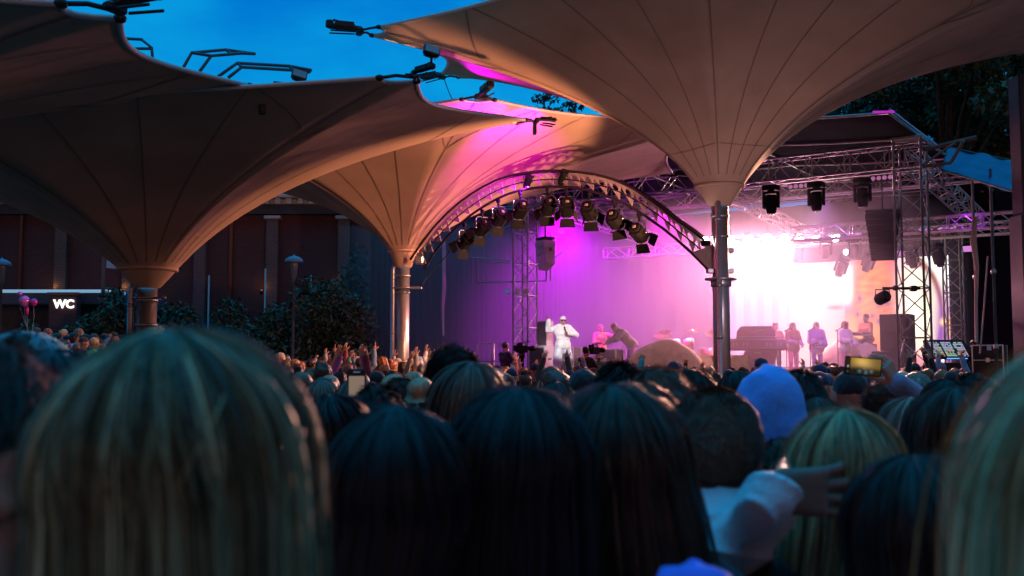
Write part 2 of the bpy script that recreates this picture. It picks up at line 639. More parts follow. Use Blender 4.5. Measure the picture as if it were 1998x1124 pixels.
def hand_prims(S, T, side=1, curl=(.3, .3, .35, .45), spread=.10, thumb=.5, ks=.006):
    """wrist at the origin, fingers along +z, palm faces +y, thumb on side*x. curl: bend per joint of index..little (radians)"""
    p = lambda v: T @ Vector(v)
    s_ = T.to_3x3().col[0].length
    for x, r0, r1 in ((-.029, .013, .012), (-.010, .015, .012), (.010, .015, .012), (.029, .014, .012)):
        S.cap(p((x * .75 * side, 0, .012)), p((x * side, 0, .088)), r0 * s_, r1 * s_, .012)
    L_ = {0: (.042, .026, .021), 1: (.046, .030, .022), 2: (.043, .028, .021), 3: (.034, .021, .018)}
    for i, x in enumerate((.031, .0105, -.0105, -.030)):
        pos = Vector((x * side, 0, .088))
        a = 0.0
        sx = (1.5 - i) * spread * side
        rr = (.0092, .0095, .0090, .0080)[i]
        for j, l in enumerate(L_[i]):
            a += curl[i] * (0.75, 1.15, .8)[j]
            d = Vector((math.sin(sx) * math.cos(a), math.sin(a), math.cos(a) * math.cos(sx)))
            q = pos + d * l
            S.cap(p(pos), p(q), (rr - j * .0006) * s_, (rr - (j + 1) * .0006) * s_, ks * .6)
            pos = q
    pos = Vector((.026 * side, .006, .022))
    for j, (l, rr) in enumerate(((.045, .014), (.034, .0105), (.026, .009))):
        a = thumb
        d = Vector((side * math.cos(.9 + j * .22) * (1 - .3 * a), .35 + a * .45 + j * .1, math.sin(.9 + j * .15))).normalized()
        q = pos + d * l
        S.cap(p(pos), p(q), rr * s_, rr * .9 * s_, .008)
        pos = q


def frame(o, zdir, ydir):
    """matrix with +z along zdir and +y as near as possible to ydir"""
    z = Vector(zdir).normalized()
    y = Vector(ydir); y = (y - z * y.dot(z)).normalized()
    x = y.cross(z)
    m = Matrix((x, y, z)).transposed().to_4x4()
    m.translation = Vector(o)
    return m


# a figure of 1.72 m, origin between the feet, facing +y
def joints(**kw):
    J = dict(pelvis=(0, 0, .93), chest=(0, 0, 1.27), neck=(0, -.012, 1.44), head=(0, .012, 1.605), yaw=0.0, pit=0.0, roll=0.0, sw=.175,
             hipL=(-.09, 0, .90), kneeL=(-.10, .02, .48), footL=(-.11, -.02, .07), hipR=(.09, 0, .90), kneeR=(.10, .02, .48), footR=(.11, -.02, .07),
             shL=None, elL=(-.235, -.02, 1.13), wrL=(-.225, .08, .90), shR=None, elR=(.235, -.02, 1.13), wrR=(.225, .08, .90),
             curlL=(.3, .3, .35, .45), curlR=(.3, .3, .35, .45), palmL=(1, 0, 0), palmR=(-1, 0, 0), thL=.3, thR=.3, belly=.0, toe=(0, 1, 0))
    J.update(kw)
    c = Vector(J['chest'])
    n = (Vector(J['neck']) - c).normalized()
    for q, k in ((-1, 'shL'), (1, 'shR')):
        if J[k] is None: J[k] = tuple(c + n * .125 + Vector((q * J['sw'], 0, 0)))
    return J


def head_T(J, s=1.0):
    m = Euler((J['pit'], J['roll'], J['yaw']), 'XYZ').to_matrix().to_4x4()
    m = Matrix.Translation(Vector(J['head'])) @ m @ Matrix.Scale(s, 4)
    return m


def bounds(J, m=.2):
    P = np.array([J[k] for k in ('pelvis', 'chest', 'neck', 'head', 'hipL', 'kneeL', 'footL', 'hipR', 'kneeR', 'footR', 'shL', 'elL', 'wrL', 'shR', 'elR', 'wrR')])
    lo, hi = P.min(0) - m, P.max(0) + m
    lo[2] = min(lo[2], -.02) if lo[2] < .2 else lo[2]
    return lo, hi


def torso(S, J, e=0.0):
    p, c, n = Vector(J['pelvis']), Vector(J['chest']), Vector(J['neck'])
    k = .06
    S.cap(p + Vector((-.06, 0, 0)), p + Vector((.06, 0, 0)), .105 + e, .105 + e, k)
    mid = p.lerp(c, .5)
    S.cap(mid + Vector((-.045, .01, 0)), mid + Vector((.045, .01, 0)), .10 + e + J['belly'], .10 + e + J['belly'], k)
    w = J['sw']
    S.cap(c + Vector((-w * .45, 0, 0)), c + Vector((w * .45, 0, 0)), .108 + e, .108 + e, k)
    sl, sr = Vector(J['shL']), Vector(J['shR'])
    S.cap(sl.lerp(sr, .1), sl.lerp(sr, .9), .056 + e, .056 + e, .05)
    S.cap(n + Vector((0, 0, -.03)), sl.lerp(sr, .2), .045 + e, .045 + e, .05)
    S.cap(n + Vector((0, 0, -.03)), sl.lerp(sr, .8), .045 + e, .045 + e, .05)


def arms(S, J, e=0.0, upto=1.0, lo=1.0):
    for s_ in 'LR':
        a, b, c = Vector(J['sh' + s_]), Vector(J['el' + s_]), Vector(J['wr' + s_])
        S.cap(a, b, .052 + e, .041 + e * lo, .025)
        if upto > 0: S.cap(b, b.lerp(c, upto), .041 + e * lo, .028 + (.041 - .028) * (1 - upto) + e * lo, .02)


def legs(S, J, e=0.0, upto=1.0, flare=0.0):
    for s_ in 'LR':
        a, b, c = Vector(J['hip' + s_]), Vector(J['knee' + s_]), Vector(J['foot' + s_])
        S.cap(a, b, .083 + e, .054 + e + flare, .03)
        if upto > 0: S.cap(b, b.lerp(c, upto), .054 + e + flare, .036 + e + flare, .03)


def build_body(J, h=.014, hh=.006, hs=1.0, fine_head=None, hands=True):
    """skin: head with face, neck, trunk, limbs, five-fingered hands: one mesh"""
    lo, hi = bounds(J)
    T = head_T(J, hs)
    S = SDF(lo, hi, h)
    torso(S, J, -.012); arms(S, J, -.004); legs(S, J, -.006)
    S.cap(J['neck'], T @ Vector((0, -.025, -.05)), .056, .053, .03)
    for s_ in 'LR':
        f = Vector(J['foot' + s_]); t = Vector(J['toe'])
        S.cap(f + Vector((0, 0, -.03)) - t * .03, f + Vector((0, 0, -.035)) + t * .13, .036, .03, .02)
    hp = Vector(T.translation)
    V, F = S.mesh()
    parts = [(V, F, 0)]
    Sh = SDF(hp - Vector((.16, .16, .19)), hp + Vector((.16, .16, .16)), fine_head or max(h * .6, .006))
    Sh.cap(T @ Vector((0, -.025, -.05)), Vector(J['neck']).lerp(T @ Vector((0, -.025, -.05)), .2), .053, .055, .03)
    head_prims(Sh, T)
    V, F = Sh.mesh()
    parts.append((V, F, head_marks(V, F, T)))
    if hands:
        for s_, q in (('L', -1), ('R', 1)):
            w, e = Vector(J['wr' + s_]), Vector(J['el' + s_])
            d = (w - e).normalized()
            if 'hd' + s_ in J: d = Vector(J['hd' + s_]).normalized()
            Tm = frame(w, d, J['palm' + s_])
            tip = w + d * .1
            S2 = SDF(tip - Vector((.13, .13, .13)), tip + Vector((.13, .13, .13)), hh)
            S2.cap(w - (w - e).normalized() * .05, w + d * .01, .026, .024, .01)
            hand_prims(S2, Tm, J.get('side' + s_, q), J['curl' + s_], thumb=J['th' + s_])
            V, F = S2.mesh()
            parts.append((V, F, 0))
    return join(*parts)


def build_top(J, h=.014, e=.018, sleeve=1.0, hem=.86, wob=.004, seed=0, loose=0.0, hood=False, neck=True, elo=1.0, fold=0.0, ae=None):
    lo, hi = bounds(J)
    S = SDF(lo, hi, h)
    torso(S, J, e + loose)
    S.cap(Vector(J['pelvis']) + Vector((-.05, 0, .0)), Vector(J['pelvis']) + Vector((.05, 0, 0)), .115 + e + loose, .115 + e + loose, .05)
    arms(S, J, (e + loose * .6) if ae is None else ae, max(0.0, (sleeve - .5) * 2), elo)
    if hood:
        n = Vector(J['neck'])
        S.cap(n + Vector((-.06, -.075, .0)), n + Vector((.06, -.075, .0)), .055, .055, .03)
        S.cap(n + Vector((-.075, .0, .0)), n + Vector((-.05, .06, -.03)), .035, .03, .03)
        S.cap(n + Vector((.075, .0, .0)), n + Vector((.05, .06, -.03)), .035, .03, .03)
    S.wob(wob, 16, seed)
    if fold:
        S.folds(fold, 62, seed); S.folds(fold * .7, 88, seed + 4, (.9, .3, .6))
    p, c = Vector(J['pelvis']), Vector(J['chest'])
    ax = (c - p).normalized()
    hp = p + ax * (hem - .93)
    S.keep(lambda X, Y, Z: np.minimum(hp.dot(ax) - (X * ax.x + Y * ax.y + Z * ax.z), np.abs(X - p.x) * 0 + np.where((X - p.x) ** 2 + (Y - p.y) ** 2 < .19 ** 2, 1, -1)))
    if neck:
        n = Vector(J['neck'])
        nd = (Vector(J['head']) - c).normalized()
        S.cap(n - nd * .01, n + nd * .2, .062, .075, .01, 'sub')
    return S.mesh()


def build_legs(J, h=.014, e=.012, upto=1.0, flare=0.0, waist=1.0, wob=.003, seed=3):
    lo, hi = bounds(J)
    S = SDF(lo, hi, h)
    p = Vector(J['pelvis'])
    S.cap(p + Vector((-.06, 0, 0)), p + Vector((.06, 0, 0)), .105 + e, .105 + e, .05)
    legs(S, J, e, upto, flare)
    S.wob(wob, 14, seed)
    c = Vector(J['chest']); ax = (c - p).normalized(); wp = p + ax * (waist - .93)
    S.keep(lambda X, Y, Z: (X * ax.x + Y * ax.y + Z * ax.z) - wp.dot(ax))
    return S.mesh()


def build_shoes(J, h=.012):
    lo, hi = bounds(J)
    hi = (hi[0], hi[1], max(J['footL'][2], J['footR'][2]) + .12)
    S = SDF(lo, hi, h)
    t = Vector(J['toe'])
    for s_ in 'LR':
        f = Vector(J['foot' + s_])
        S.cap(f + Vector((0, 0, -.025)) - t * .04, f + Vector((0, 0, -.03)) + t * .15, .045, .038, .02)
        S.cap(f, f + Vector((0, 0, .03)), .046, .046, .02)
    return S.mesh()


# hair for a head placed by T
def build_hair(T, style='short', h=.008, seed=1, length=.3, vol=1.0):
    Q = T.to_3x3(); s_ = Q.col[0].length; Qr = Q.normalized()
    p = lambda *c: T @ Vector(c)
    r = lambda *c: tuple(x * s_ for x in c)
    hp = Vector(T.translation)
    low = .2 + (length if style in ('long', 'curly', 'pony') else .02)
    S = SDF(hp - Vector((.26, .26, low)), hp + Vector((.26, .26, .25)), h)
    v = vol
    if style in ('beanie', 'cap'):
        S.ell(p(0, -.012, .045), r(.084, .103, .088), .01, rot=Qr)
        S.keep(lambda X, Y, Z: -((X - hp.x) * Qr[0][2] + (Y - hp.y) * Qr[1][2] + (Z - hp.z) * Qr[2][2]) + (.028 if style == 'cap' else .012))
        if style == 'cap':
            S.cap(p(-.045, .085, .045), p(.045, .085, .045), .012, .012, .01)
            S.ell(p(0, .125, .042), r(.068, .06, .009), .012, rot=Qr @ Euler((R(-10), 0, 0)).to_matrix())
        else:
            S.wob(.0015, 90, seed)
        return S.mesh()
    if style == 'hood':
        S.ell(p(0, -.02, .045), r(.092, .115, .122), .03, rot=Qr)
        S.ell(p(0, -.07, .10), r(.05, .06, .055), .05, rot=Qr)
        S.ell(p(0, -.085, -.035), r(.085, .06, .10), .06, rot=Qr)
        S.cap(p(-.05, -.03, -.10), p(.05, -.03, -.10), .07, .07, .05)
        S.wob(.002, 34, seed); S.folds(.006, 40, seed, (.25, .3, 1)); S.folds(.004, 60, seed + 2, (1, .2, .3))
        for zz, yy, rr_ in ((-.045, -.125, .012), (-.085, -.135, .015), (-.13, -.12, .018)):
            S.cap(p(-.06, yy + .03, zz + .012), p(.01, yy, zz), rr_, rr_ * 1.1, .02); S.cap(p(.01, yy, zz), p(.07, yy + .035, zz + .02), rr_ * 1.1, rr_ * .7, .02)
        for i in range(9):
            a0, a1 = 1.2 + i * .22, 1.2 + (i + 1) * .22
            S.cap(p(0, .117 * math.cos(a0) - .02, .045 + .128 * math.sin(a0)), p(0, .117 * math.cos(a1) - .02, .045 + .128 * math.sin(a1)), .007, .007, .006)
        S.ell(p(0, .13, -.03), r(.075, .09, .115), .015, 'sub', rot=Qr)
        return S.mesh()
    th = .012 * v
    S.ell(p(0, -.016, .034), r(.077 + th, .094 + th, .086 + th), .01, rot=Qr)
    if style == 'bob':
        S.ell(p(0, -.03, -.035), r(.098 * v, .088 * v, .10), .04, rot=Qr)
    if style in ('long', 'curly'):
        S.ell(p(0, -.03, -.02), r(.094 * v, .09, .09), .04, rot=Qr)
        n = 6
        for i in range(n):
            f = i / (n - 1) - .5
            S.cap(p(f * .13, -.065 + abs(f) * .07, -.02), p(f * .24 * v, -.095 + abs(f) * .05, -length), .042, .035 * v, .03)
        for q in (-1, 1):
            S.cap(p(q * .075, .02, .0), p(q * .11 * v, .035, -length * .85), .028, .028, .03)
    if style == 'pony':
        S.ell(p(0, -.10, .06), r(.035, .035, .035), .02, rot=Qr)
        S.cap(p(0, -.12, .06), p(.01, -.14, -length), .032, .02, .02)
    if style == 'bun':
        S.ell(p(0, -.06, .13), r(.05, .05, .045), .012, rot=Qr)
    if style == 'curly':
        S.wob(.006, 60, seed); S.wob(.003, 130, seed + 2)
    elif style == 'mess':
        S.wob(.005, 55, seed)
    else:
        S.wob(.0018, 70, seed)
    S.ell(p(0, .125, -.03), r(.066, .085, .092), .015, 'sub', rot=Qr)
    if style in ('short', 'mess', 'buzz', 'pony', 'bun'):
        S.ell(p(0, .03, -.10), r(.12, .10, .085), .012, 'sub', rot=Qr)
        up = Qr.col[2]
        S.keep(lambda X, Y, Z: -.072 * s_ - ((X - hp.x) * up.x + (Y - hp.y) * up.y + (Z - hp.z) * up.z))
        for q in (-1, 1):
            S.ell(p(q * .098, -.004, -.010), r(.034, .030, .046), .006, 'sub', rot=Qr)
    return S.mesh()
# ------------------------------------------------------------------ ground and the raised terrace on the far side
M['paving'] = mat('paving', (0.09, 0.085, 0.08), 0.85, noise=0.3, nscale=0.6, bump=0.3, bscale=12)
M['earth'] = mat('earth', (0.06, 0.07, 0.04), 0.95, noise=0.5, nscale=2, bump=0.6, bscale=6)
g = MB(); g.add([(-400, -200, 0), (400, -200, 0), (400, 700, 0), (-400, 700, 0)], [(0, 1, 2, 3)])
tag(g.build('ground', M['paving']), kind='structure')
g = MB()
for k in range(4):
    y0 = 24.2 + k * 1.25
    g.box((-12.8, y0 + 6, .12 + k * .12), (11.5, 12, .24 + k * .24 - .004 * k))
tag(g.build('terrace_steps', M['paving']), kind='structure')

# ------------------------------------------------------------------ brick hall
def brick_mat(name, c1, c2, mortar, sx=1.0):
    m = bpy.data.materials.new(name); m.use_nodes = True
    t = m.node_tree; b = t.nodes['Principled BSDF']
    c = t.nodes.new('ShaderNodeTexCoord'); mpn = t.nodes.new('ShaderNodeMapping')
    mpn.inputs['Rotation'].default_value = (R(90), 0, 0)
    t.links.new(c.outputs['Object'], mpn.inputs['Vector'])
    br = t.nodes.new('ShaderNodeTexBrick')
    br.inputs['Color1'].default_value = (*c1, 1); br.inputs['Color2'].default_value = (*c2, 1); br.inputs['Mortar'].default_value = (*mortar, 1)
    br.inputs['Scale'].default_value = 1.0; br.inputs['Brick Width'].default_value = .26; br.inputs['Row Height'].default_value = .085
    br.inputs['Mortar Size'].default_value = .012; br.inputs['Bias'].default_value = -.1
    t.links.new(mpn.outputs['Vector'], br.inputs['Vector'])
    n = t.nodes.new('ShaderNodeTexNoise'); n.inputs['Scale'].default_value = .5; n.inputs['Detail'].default_value = 6
    t.links.new(c.outputs['Object'], n.inputs['Vector'])
    mx = t.nodes.new('ShaderNodeMix'); mx.data_type = 'RGBA'; mx.blend_type = 'MULTIPLY'; mx.inputs['Factor'].default_value = .7
    t.links.new(br.outputs['Color'], mx.inputs['A']); t.links.new(n.outputs['Color'], mx.inputs['B'])
    t.links.new(mx.outputs['Result'], b.inputs['Base Color'])
    bp = t.nodes.new('ShaderNodeBump'); bp.inputs['Strength'].default_value = .5; bp.inputs['Distance'].default_value = .01
    t.links.new(br.outputs['Fac'], bp.inputs['Height']); bp.invert = True
    t.links.new(bp.outputs['Normal'], b.inputs['Normal'])
    b.inputs['Roughness'].default_value = .85
    return m


M['brick'] = brick_mat('brick', (0.15, 0.05, 0.06), (0.11, 0.04, 0.05), (0.10, 0.08, 0.085))
M['brick_pale'] = brick_mat('brick_pale', (0.20, 0.125, 0.13), (0.15, 0.095, 0.10), (0.22, 0.20, 0.21))
M['stone_white'] = mat('stone_white', (0.42, 0.44, 0.45), 0.7, noise=0.15, nscale=2)
M['slate'] = mat('slate', (0.035, 0.04, 0.05), 0.6, noise=0.3, nscale=2)
M['uplight'] = emat('uplight_glow', (1.0, 0.5, 0.12), 6)
BY = 46.0
hall = thing('brick_hall', 'long red brick hall with pilasters and a white toothed cornice behind the shrubs', 'building', (-14, BY, 0))
zt = W(0, 402, BY).z
m = MB(); m.box((-14, BY + 3, zt / 2), (32, 6, zt)); m.build('wall', M['brick'], hall)
PIL = [117, 389, 530, 670]
for px in PIL + [-30, 250]:
    c = W(px, 600, BY - .12)
    zz = W(px, 402, BY).z - .6
    m = MB(); m.box((c.x, BY - .12, zz / 2), (.50, .30, zz))
    pl = m.build('pilaster', M['brick_pale'], hall)
    m = MB(); m.bbox((c.x, BY - .14, zz + .07), (.72, .44, .14), .02); m.build('capital', M['stone_white'], pl)
m = MB(); m.box((-14, BY - .16, zt - .18), (32.2, .36, .42)); m.build('dark_band', M['slate'], hall)
m = MB(); m.bbox((-14, BY - .25, zt + .36), (32.6, .62, .16), .04); m.box((-14, BY - .12, zt + .12), (32.2, .30, .26))
for i in range(66):
    m.box((-29.9 + i * .485, BY - .35, zt + .15), (.24, .22, .24))
m.build('cornice', M['stone_white'], hall)
m = MB(); m.prism([(-16.4, 0), (16.4, 0), (15, 1.6), (-15, 1.6)], 6.0, c=(-14, BY + 3, zt + .44)); m.build('roof', M['slate'], hall)
for px in (40, 450):
    c = W(px, 500, BY - .1); m = MB()
    m.tube([(c.x, BY - .1, 0.1), (c.x, BY - .1, zt - .4)], .075, 8); m.build('downpipe', mat('pipe_paint', (0.30, 0.16, 0.14), .5), hall)
for px in (100, 238, 510, 656):
    c = W(px, 570, BY - .55); m = MB()
    m.lathe([(.07, -.1), (.09, 0), (.09, .08)], 12, (c.x, BY - .55, c.z)); m.mi = 1; m.lathe([(.07, .083), (.001, .084)], 12, (c.x, BY - .55, c.z))
    m.mi = 0; m.tube([(c.x, BY - .5, c.z - .05), (c.x, BY - .12, c.z - .05)], .02)
    u = m.build('uplight', [M['dark_metal'], M['uplight']], hall)
    ld = bpy.data.lights.new('uplight_lamp', 'POINT'); ld.energy = 1.6; ld.color = (1, .45, .1); ld.shadow_soft_size = .05
    lo = bpy.data.objects.new('uplight_lamp', ld); COL.objects.link(lo); lo.location = (c.x, BY - .40, c.z + .25)

# low kiosk with the white roof edge, and the WC sign
KY = 38.0
a, b = W(-160, 570, KY), W(250, 570, KY)
kio = thing('kiosk', 'low flat-roofed kiosk with a white roof edge below the brick hall', 'building', ((a.x + b.x) / 2, KY, 0))
m = MB(); m.box(((a.x + b.x) / 2, KY + 2, a.z / 2 - .25), (b.x - a.x - .6, 3.4, a.z - .5)); m.build('wall', mat('kiosk_wall', (0.05, 0.06, 0.09), .7, noise=.3), kio)
m = MB(); m.bbox(((a.x + b.x) / 2, KY + 1.6, a.z - .25), (b.x - a.x, 4.6, .5), .05); rf = m.build('roof', mat('kiosk_roof', (0.06, 0.08, 0.12), .6), kio)
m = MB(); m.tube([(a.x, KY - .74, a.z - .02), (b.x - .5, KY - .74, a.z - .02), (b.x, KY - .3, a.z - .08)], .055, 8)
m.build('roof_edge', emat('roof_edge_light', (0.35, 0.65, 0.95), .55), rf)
for px in (60, 200):
    c = W(px, 600, KY - .02); m = MB(); m.box((c.x, KY + .28, 1.7), (1.5, .06, 1.1)); m.build('window', mat('dim_glass', (0.02, 0.03, 0.05), .15), kio)
c = W(125, 594, KY - 1.3)
wc = thing('brick_pier', 'brick pier with a flat cap carrying the lit WC letters', 'pier', (c.x - .05, KY - 1.1, 0))
zc_ = W(125, 574, KY - 1.1).z
m = MB(); m.box((c.x - .05, KY - 1.1, zc_ / 2 - .05), (.95, .36, zc_ - .1)); m.build('pier_body', M['brick'], wc)
m = MB(); m.bbox((c.x - .05, KY - 1.1, zc_), (1.1, .5, .1), .02); m.build('cap', M['brick_pale'], wc)
t = text_mesh('wc_letters', 'WC', .40, emat('wc_white', (1, 1, 1), 1.5), .02, .014)
t.location = (c.x, KY - 1.32, c.z); t.rotation_euler = (R(90), 0, 0)
tag(t, 'white lit letters WC on the brick pier', 'sign')

# ------------------------------------------------------------------ shrubs and trees
def leaf_mat(name, c):
    return mat(name, c, .55, noise=.45, nscale=3, spec=.4)


M['leaf_dark'] = leaf_mat('leaf_dark', (0.022, 0.042, 0.014))
M['leaf_mid'] = leaf_mat('leaf_mid', (0.042, 0.07, 0.022))
M['needle'] = leaf_mat('needle', (0.022, 0.045, 0.03))
M['bark'] = mat('bark', (0.07, 0.05, 0.035), .9, noise=.4, nscale=5, bump=.6, bscale=18)


def foliage(name, clumps, n, size, material, parent, seed):
    """leaf quads spread through clumps [(centre, radii)]"""
    r_ = np.random.default_rng(seed)
    w = np.array([c[1][0] * c[1][1] * c[1][2] for c in clumps]) ** .67
    k = r_.choice(len(clumps), n, p=w / w.sum())
    C = np.array([tuple(c[0]) for c in clumps])[k]; Rr = np.array([c[1] for c in clumps])[k]
    d = r_.normal(size=(n, 3)); d /= np.linalg.norm(d, axis=1)[:, None]
    rad = r_.uniform(.45, 1.08, (n, 1)) ** .6
    P = C + d * Rr * rad
    A = r_.normal(size=(n, 3)); A /= np.linalg.norm(A, axis=1)[:, None]
    B = np.cross(A, d + r_.normal(size=(n, 3)) * .5); B /= np.linalg.norm(B, axis=1)[:, None] + 1e-6
    s_ = size * r_.uniform(.5, 1.4, (n, 1))
    V = np.stack([P - A * s_, P + B * s_ * .45, P + A * s_, P - B * s_ * .45], 1).reshape(-1, 3)
    F = np.arange(n * 4).reshape(-1, 4)
    o0 = np.array(parent_origin(parent))
    return np_mesh(name, V - o0, F, material, parent=parent, smooth=False)


def shrub(label, c, w, d, h, n, seed, material='leaf_dark', leaf=.09, cat='shrub', name='shrub'):
    t = thing(name, label, cat, c)
    r_ = random.Random(seed)
    cl = []
    for i in range(16):
        x, y = r_.uniform(-.42, .42), r_.uniform(-.4, .4)
        zt_ = h * (1 - 1.6 * x * x) * r_.uniform(.72, 1.0)
        zz = zt_ * r_.choice((.35, .6, .8))
        rr = r_.uniform(.16, .26)
        cl.append(((c[0] + x * w, c[1] + y * d, c[2] + min(zz, zt_ - rr * h * .7)), (rr * w * .8, rr * d, rr * h)))
    m = MB()
    for i in range(7):
        e = cl[i][0]
        m.tube([(c[0] + r_.uniform(-.2, .2), c[1] + r_.uniform(-.2, .2), c[2]), ((c[0] + e[0]) / 2, (c[1] + e[1]) / 2, c[2] + (e[2] - c[2]) * .6), e], [.05, .035, .012], 6)
    m.build('stem', M['bark'], t)
    foliage('foliage', cl, n, leaf, M[material], t, seed)
    return t


def on_ground(px, Y): return (W(px, 600, Y).x, Y, 0)


shrub('dark wide shrub behind the WC pier beside the orange-lit mast', on_ground(205, 36), 2.7, 2, 4.4, 9000, 3)
shrub('broad dark rounded shrub standing before the middle of the brick hall', on_ground(420, 36), 4.6, 2.6, 4.5, 14000, 4)
shrub('low green shrub beneath the pink balloons beside the kiosk', on_ground(35, 35), 2.4, 1.6, 3.4, 6000, 5, 'leaf_mid')
shrub('low green shrub between the balloons and the WC pier', on_ground(110, 34.5), 1.4, 1.3, 3.2, 4500, 6, 'leaf_mid')
shrub('tall very dark shrub at the end of the brick hall before the black drape', on_ground(620, 36), 4.4, 2.6, 5.0, 14000, 7)
shrub('tall dark conifer shrub rising against the last pilaster of the hall', on_ground(705, 40), 2.6, 2.2, 6.4, 9000, 8, 'needle')


def tree(label, c, h, cr, n, seed, material, leaf, conifer=False):
    t = thing('tree', label, 'tree', c)
    r_ = random.Random(seed)
    m = MB()
    m.tube([c, (c[0] + .1, c[1], h * .4), (c[0] - .1, c[1], h * .9)], [.28, .2, .05], 8)
    cl = []
    if conifer:
        for i in range(16):
            f = i / 15
            z = h * (.35 + .65 * f); rr = cr * (1.05 - f)
            for k in range(4):
                a = r_.uniform(0, 6.28)
                e = (c[0] + math.cos(a) * rr * .6, c[1] + math.sin(a) * rr * .6, z - .15)
                m.tube([(c[0], c[1], z), e], [.05, .015], 5)
                cl.append((e, (rr * .5 + .1, rr * .5 + .1, .28)))
    else:
        for i in range(20):
            a, f = r_.uniform(0, 6.28), r_.uniform(.1, 1)
            z = h * (.45 + .5 * r_.random())
            q = cr * f * math.sqrt(max(.1, 1 - ((z / h - .68) / .36) ** 2))
            e = (c[0] + math.cos(a) * q, c[1] + math.sin(a) * q, z)
            m.tube([(c[0], c[1], z * .55), ((c[0] + e[0]) / 2, (c[1] + e[1]) / 2, z * .85), e], [.12, .07, .02], 6)
            cl.append((e, (cr * r_.uniform(.22, .36),) * 2 + (cr * r_.uniform(.16, .28),)))
    m.build('trunk', M['bark'], t)
    foliage('crown', cl, n, leaf, M[material], t, seed)


def tpx(px, Y): return (W(px, 600, Y).x, Y, 0)


tree('broad dark tree above the blue side tarp behind the stage roof', tpx(1850, 46), 17.5, 5.2, 24000, 21, 'leaf_mid', .16)
tree('tall dark tree beyond the stage roof corner, next to the black mast', tpx(1960, 50), 19.5, 5.4, 22000, 22, 'leaf_dark', .16)
tree('thin dark tree in the gap between stage roof edge and broad tree', tpx(1755, 54), 18.8, 4.6, 16000, 23, 'leaf_dark', .15)
tree('narrow spired conifer in the sky gap above the magenta canopy', tpx(1066, 58), 18.2, 3.4, 9000, 24, 'needle', .13, True)
tree('loose dark conifer half hidden by the large canopy', tpx(1125, 60), 18.3, 3.8, 8000, 25, 'needle', .13, True)

# ------------------------------------------------------------------ lamp posts, flag, posts, balloons
def lamp_post(label, px, py_top, Y, flood=False):
    c = W(px, py_top, Y)
    t = thing('street_lamp', label, 'street lamp', (c.x, Y, 0), group='domed lamps in front of the brick hall')
    m = MB(); m.lathe([(.09, 0), (.09, .8), (.05, .85), (.045, c.z - .85), (.07, c.z - .8)], 12, (c.x, Y, 0)); m.build('pole', M['slate'], t)
    m = MB(); m.lathe([(.07, -.80), (.13, -.24), (.13, -.20)], 12, (c.x, Y, c.z)); m.build('lantern', mat('lantern_glass', (0.10, 0.14, 0.18), .25), t)
    m = MB(); m.lathe([(.27, -.22), (.29, -.19), (.25, -.10), (.13, -.03), (.03, 0), (.001, .06)], 20, (c.x, Y, c.z)); m.build('dome', mat('lamp_dome', (0.10, 0.20, 0.30), .4), t)
    if flood:
        m = MB(); m.tube([(c.x, Y, c.z - .85), (c.x + .12, Y, c.z - .9)], .02); m.bbox((c.x + .18, Y, c.z - .82), (.2, .14, .2), .03, Euler((0, R(20), 0)).to_matrix()); m.build('floodlight', M['dark_metal'], t)


lamp_post('blue-domed street lamp at the edge by the kiosk', 4, 505, 33)
lamp_post('domed street lamp with a small floodlight clamped to its post', 574, 499, 33, True)
c = W(203, 500, 37)
t = thing('flagpole', 'tall thin pole with a pale banner, rising behind the kiosk roof', 'flagpole', (c.x, 37, 0))
m = MB(); m.tube([(c.x, 37, 0), (c.x, 37, c.z + .6)], .07, 8); m.build('pole', mat('pole_blue', (.25, .35, .45), .4), t)
m = MB()
m.grid([[(c.x + .08 + u * .5, 37 + .03 * math.sin(u * 5 + v * 3), c.z + .5 - v * .9 - u * .06) for v in [i / 8 for i in range(9)]] for u in [i / 6 for i in range(7)]], 7, 9)
m.build('banner', mat('banner', (.55, .62, .7), .7), t)
for px, y0, y1, lb in ((408, 538, 562, 'thin pale post standing on the wide shrub side of the hall wall'), (518, 525, 575, 'thin blue post beside the tall pilaster'), (607, 538, 560, 'short thin pale post beside the floodlit lamp')):
    c0, c1 = W(px, y0, 44), W(px, y1, 44)
    m = MB(); m.lathe([(.06, 0), (.05, .1), (.035, .12), (.035, c0.z), (.001, c0.z + .03)], 8, (0, 0, 0))
    o = m.build('marker_post', M['stone_white']); o.location = (c0.x, 44, 0)
    tag(o, lb, 'post', 'thin posts before the hall')
M['foil_pink'] = mat('foil_pink', (.72, .16, .50), .2, metal=.35, noise=.2, nscale=5)
M['foil_mag'] = mat('foil_mag', (.65, .05, .32), .16, metal=.4)
for px, py, rx, rz, mt, lb in ((48, 588, .15, .16, 'foil_pink', 'large round pink foil balloon with silver streaks'), (66, 590, .105, .105, 'foil_mag', 'shiny dark magenta balloon touching the large pink one'),
                               (39, 573, .075, .06, 'foil_pink', 'small pink balloon peeking above the large one'), (53, 606, .045, .13, 'foil_mag', 'long crumpled magenta balloon hanging below the others')):
    c = W(px, py, 29.5)
    t = thing('balloon', lb, 'balloon', c, group='balloons over the terrace crowd')
    m = MB(); m.lathe([(.001, -1.12), (.08, -1.1), (.05, -1.02), (.25, -.93), (.55, -.76), (.82, -.48), (.98, -.1), (.97, .25), (.8, .62), (.5, .88), (.2, .98), (.001, 1)], 18, (0, 0, 0), Matrix.Diagonal((rx, rx, rz)), cap=False)
    m.build('skin_foil', M[mt], t, local=True)
    m = MB(); m.tube([(0, 0, -rz * 1.1), (.02, 0, -.4), (.06 - (c.x - W(55, 600, 29.5).x) * .6, 0, -.9)], .004, 4); m.build('string', M['stone_white'], t, local=True)
